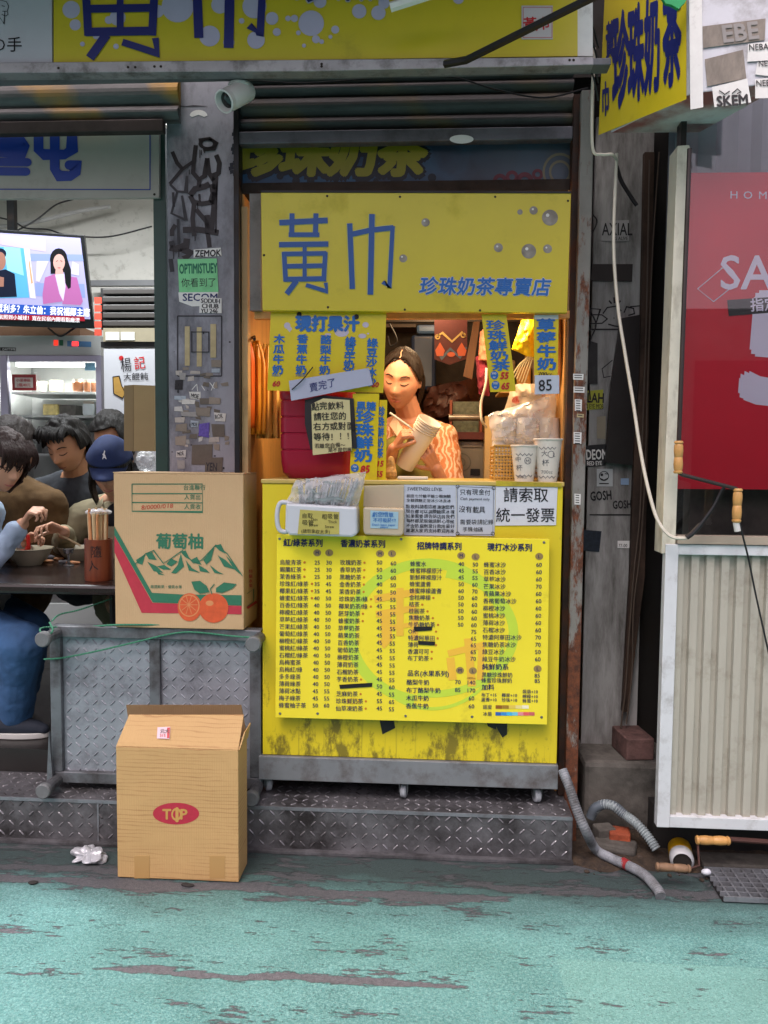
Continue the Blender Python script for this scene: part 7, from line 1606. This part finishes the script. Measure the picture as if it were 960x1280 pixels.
mb = MB(); a, b = U(561, 522, .7), U(602, 522, .7); mb.tube([a, b], .014, 14); mb.build('roller', M_st, mc, smooth=True)
for x in (562, 600): MB().wbox(x, 500, x + 3, 550, .7, .1).build('side_plate', mat('rust red plate', '7a3a20', .5), mc)
mb = MB(); mb.wbox(566, 502, 599, 548, .82, .05); mb.build('film_roll', mat('printed film', '6a6f5c', .4, var=.5, vs=40), mc)
mb = MB(); mb.wbox(561, 540, 606, 549, .69, .2); mb.build('front_bar', mat('dark red bar', '4a1e18', .4), mc)
MB().wbox(578, 553, 602, 559, .715, .004).build('name_plate', M_st, mc); MB().wbox(588, 586, 600, 594, .715, .004).build('switch', ink, mc)
mb = MB(); mb.disc(576, 578, 13, plane(.7185), 22, 12, r0=11.5); mb.disc(576, 578, 6, plane(.7184), 16, r0=4.5); mb.build('worn_emblem', mat('worn emblem', '5a5348', .5), mc)
tag(MB().tube(curve([U(608, 460, .4), U(607, 480, .4), U(601, 505, .42), (U(602, 525, .42)), U(608, 534, .45)]), .005, 8).build('white_tube', M_wwire, smooth=True), 'white plastic tube hanging beside the sealing machine', 'tube')
sh2 = thing('rear_shelf', 'dark shelf with bottles behind the seller', 'shelf', U(560, 560, 1.3))
MB().wbox(470, 484, 600, 489, 1.2, .2).build('board', mat('pale shelf board', '8a7a5c', .6), sh2)
MB().wbox(470, 405, 520, 409, 1.25, .18).build('board', mat('dark shelf board', '3a2c20', .6), sh2)
for i, (x, y, w_, h_, c_) in enumerate(((515, 484, 6, 22, '8a7a5c'), (524, 484, 7, 14, '3a3c40'), (532, 484, 5, 18, '9a8a70'), (640, 560, 8, 30, '705a3a'))):
    ca = U(x, y, 1.28); f_ = (1.28 + 2.87) / 1000
    o = MB().lathe([(0, 0), (w_ / 2 * f_, 0), (w_ / 2 * f_, h_ * .7 * f_), (w_ / 5 * f_, h_ * .82 * f_), (w_ / 5 * f_, h_ * f_), (0, h_ * f_)], ca, seg=14).build('bottle', mat('bottle ' + c_, c_, .3), smooth=True); tag(o, ('tan', 'dark', 'pale', 'brown')[i] + ' bottle standing deep inside the kiosk', 'bottle')
mb = MB(); mb.tube(curve([U(487, 405, .9), U(494, 418, .9), U(496, 428, .9), U(488, 432, .9), U(485, 420, .9)]), .004, 6); tag(mb.build('headphone_cable', M_wire, smooth=True), 'looped dark cable hanging at the rear of the kiosk', 'cable')
wp = MB().wbox(606, 520, 622, 606, .62, .3); tag(wp.build('cream_panel', mat('cream panel', 'b59a6a', .5)), 'cream panel right of the sealing machine', 'panel')
mb = MB(); mb.wbox(625, 488, 690, 491, .6, .25); tag(mb.build('side_shelf', mat('orange lit shelf', 'b08a50', .5)), 'small shelf at the right inside the kiosk', 'shelf')
for i, (x0_, y0_, x1_, y1_, c_) in enumerate(((628, 450, 644, 487, '6a5a40'), (646, 458, 664, 487, 'a5742c'), (666, 448, 690, 487, '5d4a34'))): tag(MB().wbox(x0_, y0_, x1_, y1_, .65, .12).build('storage_tin', mat('tin ' + c_, c_, .5, var=.3, vs=30), bevel=.008), ('dull', 'orange', 'dark')[i] + ' tin on the small shelf at the right inside the kiosk', 'tin')
for i in range(6): tag(MB().tube(curve([U(640 + i * 3, 470 + i * 2, .3), U(650 + i * 4, 455 - i * 3, .3), U(668 + i * 2, 440 + i * 3, .3)]), .003, 6).build('bag_tie', M_tape, smooth=True), 'yellow plastic tie bundle behind the right price strips', 'tie', 'yellow ties behind the price strips')
mb = MB(); mb.lathe([(0, 0), (.022, 0), (.026, .06), (.02, .10), (0, .10)], U(487, 601, .14), None, 16); q_ = mb
o = crumple(U(489, 590, .14), (.02, .02, .05), 4, .5, 18, 14).build('tan_snack_bag', mat('tan snack', 'b08a50', .6, var=.4, vs=80)); tag(o, 'tan knobbly packet standing by the yellow strip on the counter', 'packet')
tag(MB().box(U(497, 600, .12).x, U(535, 600, .12).x, .10, .17, zt + .0045, zt + .016).build('white_tray', M_cam, bevel=.003), 'small white tray lying on the counter top', 'tray')

# ================================================================ RIGHT SIDE SMALL THINGS
M_hw = mat('turned light wood', 'b98c50', .5, var=.15, vs=6, stretch=(6, 6, 1), dirt=.15, dcol='6a4526'); M_rod = mat('dark steel rod', '3a3432', .4, .5, .2, dirt=.3)
def wood_handle(parent, a, b, r, m=M_hw):
    d = (b - a).normalized(); L = (b - a).length; Q = d.to_track_quat('Z', 'Y').to_matrix()
    return MB().lathe([(0, 0), (r * .8, 0), (r, L * .04), (r, L * .07), (r * .78, L * .09), (r * .95, L * .14), (r * 1.02, L * .3), (r * .9, L * .49), (r * .84, L * .5), (r * .9, L * .51), (r * 1.02, L * .7), (r * .95, L * .86), (r * .78, L * .91), (r, L * .93), (r, L * .96), (r * .8, L), (0, L)], a, Q, 18).build('wooden_handle', m, parent, smooth=True)
YH = -.235
ck = thing('awning_crank', 'steel awning crank with two turned wooden handles hanging on cream post', 'crank', U(848, 590, YH))
mb = MB(); mb.tube([U(862, 186, YH + .02), U(848.5, 553, YH)], .0075, 8); mb.tube([U(848, 590, YH), U(853, 593.5, YH), U(921, 611, YH - .03), U(922, 616, YH - .03)], .006, 8); mb.build('rod', M_rod, ck, smooth=True)
wood_handle(ck, U(847.5, 592, YH), U(848.5, 551, YH), .0145); wood_handle(ck, U(920.5, 653, YH - .03), U(922.5, 610.5, YH - .03), .0145)
mb = MB(); mb.tube([U(920, 653, YH - .03), U(922, 664, YH - .03)], .010, 10); mb.build('white_plug', M_cam, ck)
cable('black cord hanging from the lower crank handle', [U(924, 652, YH - .03), U(929, 672, YH - .02), U(936, 700, -.2), U(944, 740, -.19), U(955, 790, -.18), U(964, 830, -.18)], .003, M_wire)
cable('black cable hooked between the white cable end and the crank', [U(858, 672, -.215), U(872, 660, -.22), U(884, 645, -.225), U(893, 632, -.23), U(902, 614, -.235), U(908, 606, -.24)], .0055, M_wire)
tag(MB().tube(curve([U(858, 672, -.217), U(866, 666, -.22), U(876, 655, -.223)]), .009, 8).build('cable_joint', M_wire, smooth=True), 'thick black taped joint of the white cable', 'cable')
ck = thing('awning_crank', 'dirty crank rod with wooden handles lying under the corrugated panel', 'crank', G(900, 1058, 0))
q = lambda x, y, z=.035: G(x, y, z)
mb = MB(); a_ = U(912, 1049, -.16); mb.tube([a_, U(1010, 1056, -.16)], .009, 8); mb.tube([U(872, 1052, -.15), U(874, 1082, -.22), U(862, 1086, -.23)], .004, 8); mb.build('rod', mat('rusty rod', '4a302a', .6, .3, .3), ck, smooth=True)
wood_handle(ck, U(870, 1050, -.16), U(912, 1051, -.16), .0155); wood_handle(ck, U(820, 1083, -.23), U(863, 1086, -.23), .0135, mat('dirty turned wood', '9a7a5c', .6, var=.3, dirt=.4, dcol='3a2a20'))
cn = thing('drink_can', 'yellow and white drink can lying on its side in the gutter', 'can', G(854, 1074, .0))
ca = G(853, 1076, .033); dirn = V((.18, .9, 0)).normalized(); Q = dirn.to_track_quat('Z', 'Y').to_matrix(); rc = .040; ca.x = U(853, 1062, -.13).x; ca.y = -.135; ca.z = rc + .004
mb = MB(); mb.lathe([(.0, .004), (rc * .55, .002), (rc * .72, .010), (rc * .78, 0), (rc, .012), (rc, .045)], ca, Q, 28); mb.build('white_end', mat('white can paint', 'cfd2d4', .3, .3), cn, smooth=True)
mb = MB(); mb.lathe([(rc * 1.001, .0452), (rc * 1.001, .105), (rc * .8, .118), (0, .116)], ca, Q, 28); mb.build('yellow_side', mat('yellow can paint', 'd9a80a', .3, .3), cn, smooth=True)
mb = MB(); mb.lathe([(rc * .56, .0012), (rc * .70, .0085), (rc * .76, -.001), (rc * .55, .001)], ca, Q, 24); mb.lathe([(0, .0015), (.008, .0012), (.010, .003)], ca, Q, 14); mb.build('rim', M_rod, cn)
def ribbed(name, lab, pts, r, m_, amp=.10, pitch=.008, cat='hose', split=None):
    c_ = curve(pts, 40); P = []; acc = 0; rs = []; last = c_[0]; L = 0
    dens = []
    for q0, q1 in zip(c_, c_[1:]):
        n = max(1, int((q1 - q0).length / (pitch / 4)))
        for i in range(n): dens.append(q0.lerp(q1, i / n))
    d = 0
    for i, q0 in enumerate(dens):
        if i: d += (q0 - dens[i - 1]).length
        rs.append(r * (1 + amp * math.sin(2 * math.pi * d / pitch)))
    return tag(MB().tube(dens, rs, 14).build(name, m_, smooth=True), lab, cat)
M_hose = mat('weathered grey hose', '858a8f', .6, var=.25, vs=9, dirt=.65, dcol='34302c', ds=8); M_hose2 = mat('grey corrugated hose', '8f9a9c', .5, var=.15, vs=12, dirt=.35, dcol='3a3a38', ds=10)
hs = ribbed('drain_hose', 'long grey drain hose with red tape curling onto the road', [U(703, 962, -.05), U(712, 985, -.085), U(722, 1015, -.12), U(733, 1040, -.13), G(745, 1062, .03), G(762, 1072, .025), G(785, 1082, .022), G(806, 1094, .021), G(822, 1112, .02), G(826, 1121, .012)], .0168, M_hose, .05, .008)
mb = MB(); ca = G(782, 1080, .0225); mb.tube([G(778, 1078, .0228), G(785, 1082, .0222)], .0185, 14); mb.build('red_tape', mat('red tape', '8e2a2c', .5, var=.15), hs, smooth=True)
ribbed('short_hose', 'short ribbed grey hose stub on the rubble', [U(742, 1014, .10), U(752, 1006, .09), U(765, 1007, .07), U(780, 1018, .05), U(796, 1030, .01), U(810, 1046, -.02), U(821, 1062, -.045)], .0165, M_hose2, .11, .009)
mb = MB(); mb.tube(curve([U(738, 1022, .10), U(744, 1010, .095), U(757, 1005, .085)]), .018, 12); mb.tube(curve([U(757, 1005, .085), U(768, 1008, .07), U(780, 1018, .052)]), .0183, 12); tag(mb.build('pipe_elbow', mat('dark grey pipe elbow', '5d676f', .4, var=.2, dirt=.3), smooth=True), 'grey plastic elbow at the upper end of the short hose', 'pipe')
# grate
gq = [G(880, 1090, .004), G(1010, 1094, .004), G(1010, 1128, .004), G(903, 1127, .004)]
gr = thing('drain_grate', 'galvanised steel drain grate set in the road under the white panel', 'grate', (gq[0] + gq[2]) / 2)
mb = MB(); mb.add([g_ + V((0, 0, .0)) for g_ in gq], [(0, 3, 2, 1)]); mb.build('drain_pit', mat('black pit', '090909', .9, var=0), gr)  # flat black sheet above the road, painted shade in place of a sunken pit
mb = MB(); x0_, y0_, x1_, y1_ = gq[0].x, gq[3].y, 1.35, gq[0].y
for i in range(7): y = y0_ + (y1_ - y0_) * i / 6; mb.box(x0_, x1_, y - .003, y + .003, .006, .022)
for i in range(22): x = x0_ + .02 + i * .035; mb.box(x - .003, x + .003, y0_, y1_, .0055, .0215)
mb.build('bars', M_galv, gr)
tag(MB().box(gq[0].x + .0, 1.6, gq[0].y + .006, gq[0].y + .10, .0, .03).build('kerb_strip', M_conc, bevel=.006), 'low dark concrete kerb strip behind the drain grate', 'kerb')
# dirt and small rubble in the gutter
rr = random.Random(21); mb = MB()
for i in range(420):
    x = rr.uniform(XR + .01, 1.2); y = rr.gauss(.02, .07)
    if y > .15: continue
    s_ = rr.uniform(.003, .011) * (1.7 if rr.random() < .06 else 1); mb.ball((x, y, s_ * .4), (s_, s_ * rr.uniform(.6, 1), s_ * .6), Matrix.Rotation(rr.uniform(0, 3), 3, 'Z'), 6, 4)
tag(mb.build('gutter_rubble', mat('gutter dirt', '3d342c', .95, var=.6, vs=60)), None, None, kind='stuff')
k = NT('gutter earth'); n_ = k.noise(30, 7, .75); k.color(k.ramp(n_, .3, .75, (*lin('1d1916'), 1), (*lin('5b4a38'), 1))); k.bump(n_, 1, .02); k.b.inputs['Roughness'].default_value = .95
mb = MB(); nx, ny = 60, 14
vs_ = []
for j in range(ny + 1):
    for i in range(nx + 1):
        x = XR + .002 + (1.3 - XR) * i / nx; y = -.12 + .28 * j / ny; h = .006 + .016 * max(0, noise.noise(V((x * 14, y * 14, 2)))) + .010 * j / ny
        if j == 0: h = .001; y += .03 * noise.noise(V((x * 9, 5, 1)))
        vs_.append((x, y, h))
mb.add(vs_, [(j * (nx + 1) + i, j * (nx + 1) + i + 1, (j + 1) * (nx + 1) + i + 1, (j + 1) * (nx + 1) + i) for j in range(ny) for i in range(nx)])
tag(mb.build('gutter_dirt', k.m, smooth=True), None, None, kind='stuff')
tag(crumple(G(883, 1090, .03), (.014, .012, .010), 2, .4).build('paper_scrap', M_paper), 'small white scrap at the corner of the drain grate', 'scrap')
tag(crumple(G(236, 1106, .004), (.022, .013, .005), 6, .9).build('dark_clod', mat('dark clod', '2a2826', .9)), 'flat dark clod on the road in front of the woodgrain box', 'clod')
tag(crumple(G(40, 1103, .004), (.014, .01, .004), 7, .9).build('dark_clod', mat('dark clod', '2a2826', .9)), 'small dark clod on the road near the silver wrapper', 'clod')
flush_text()
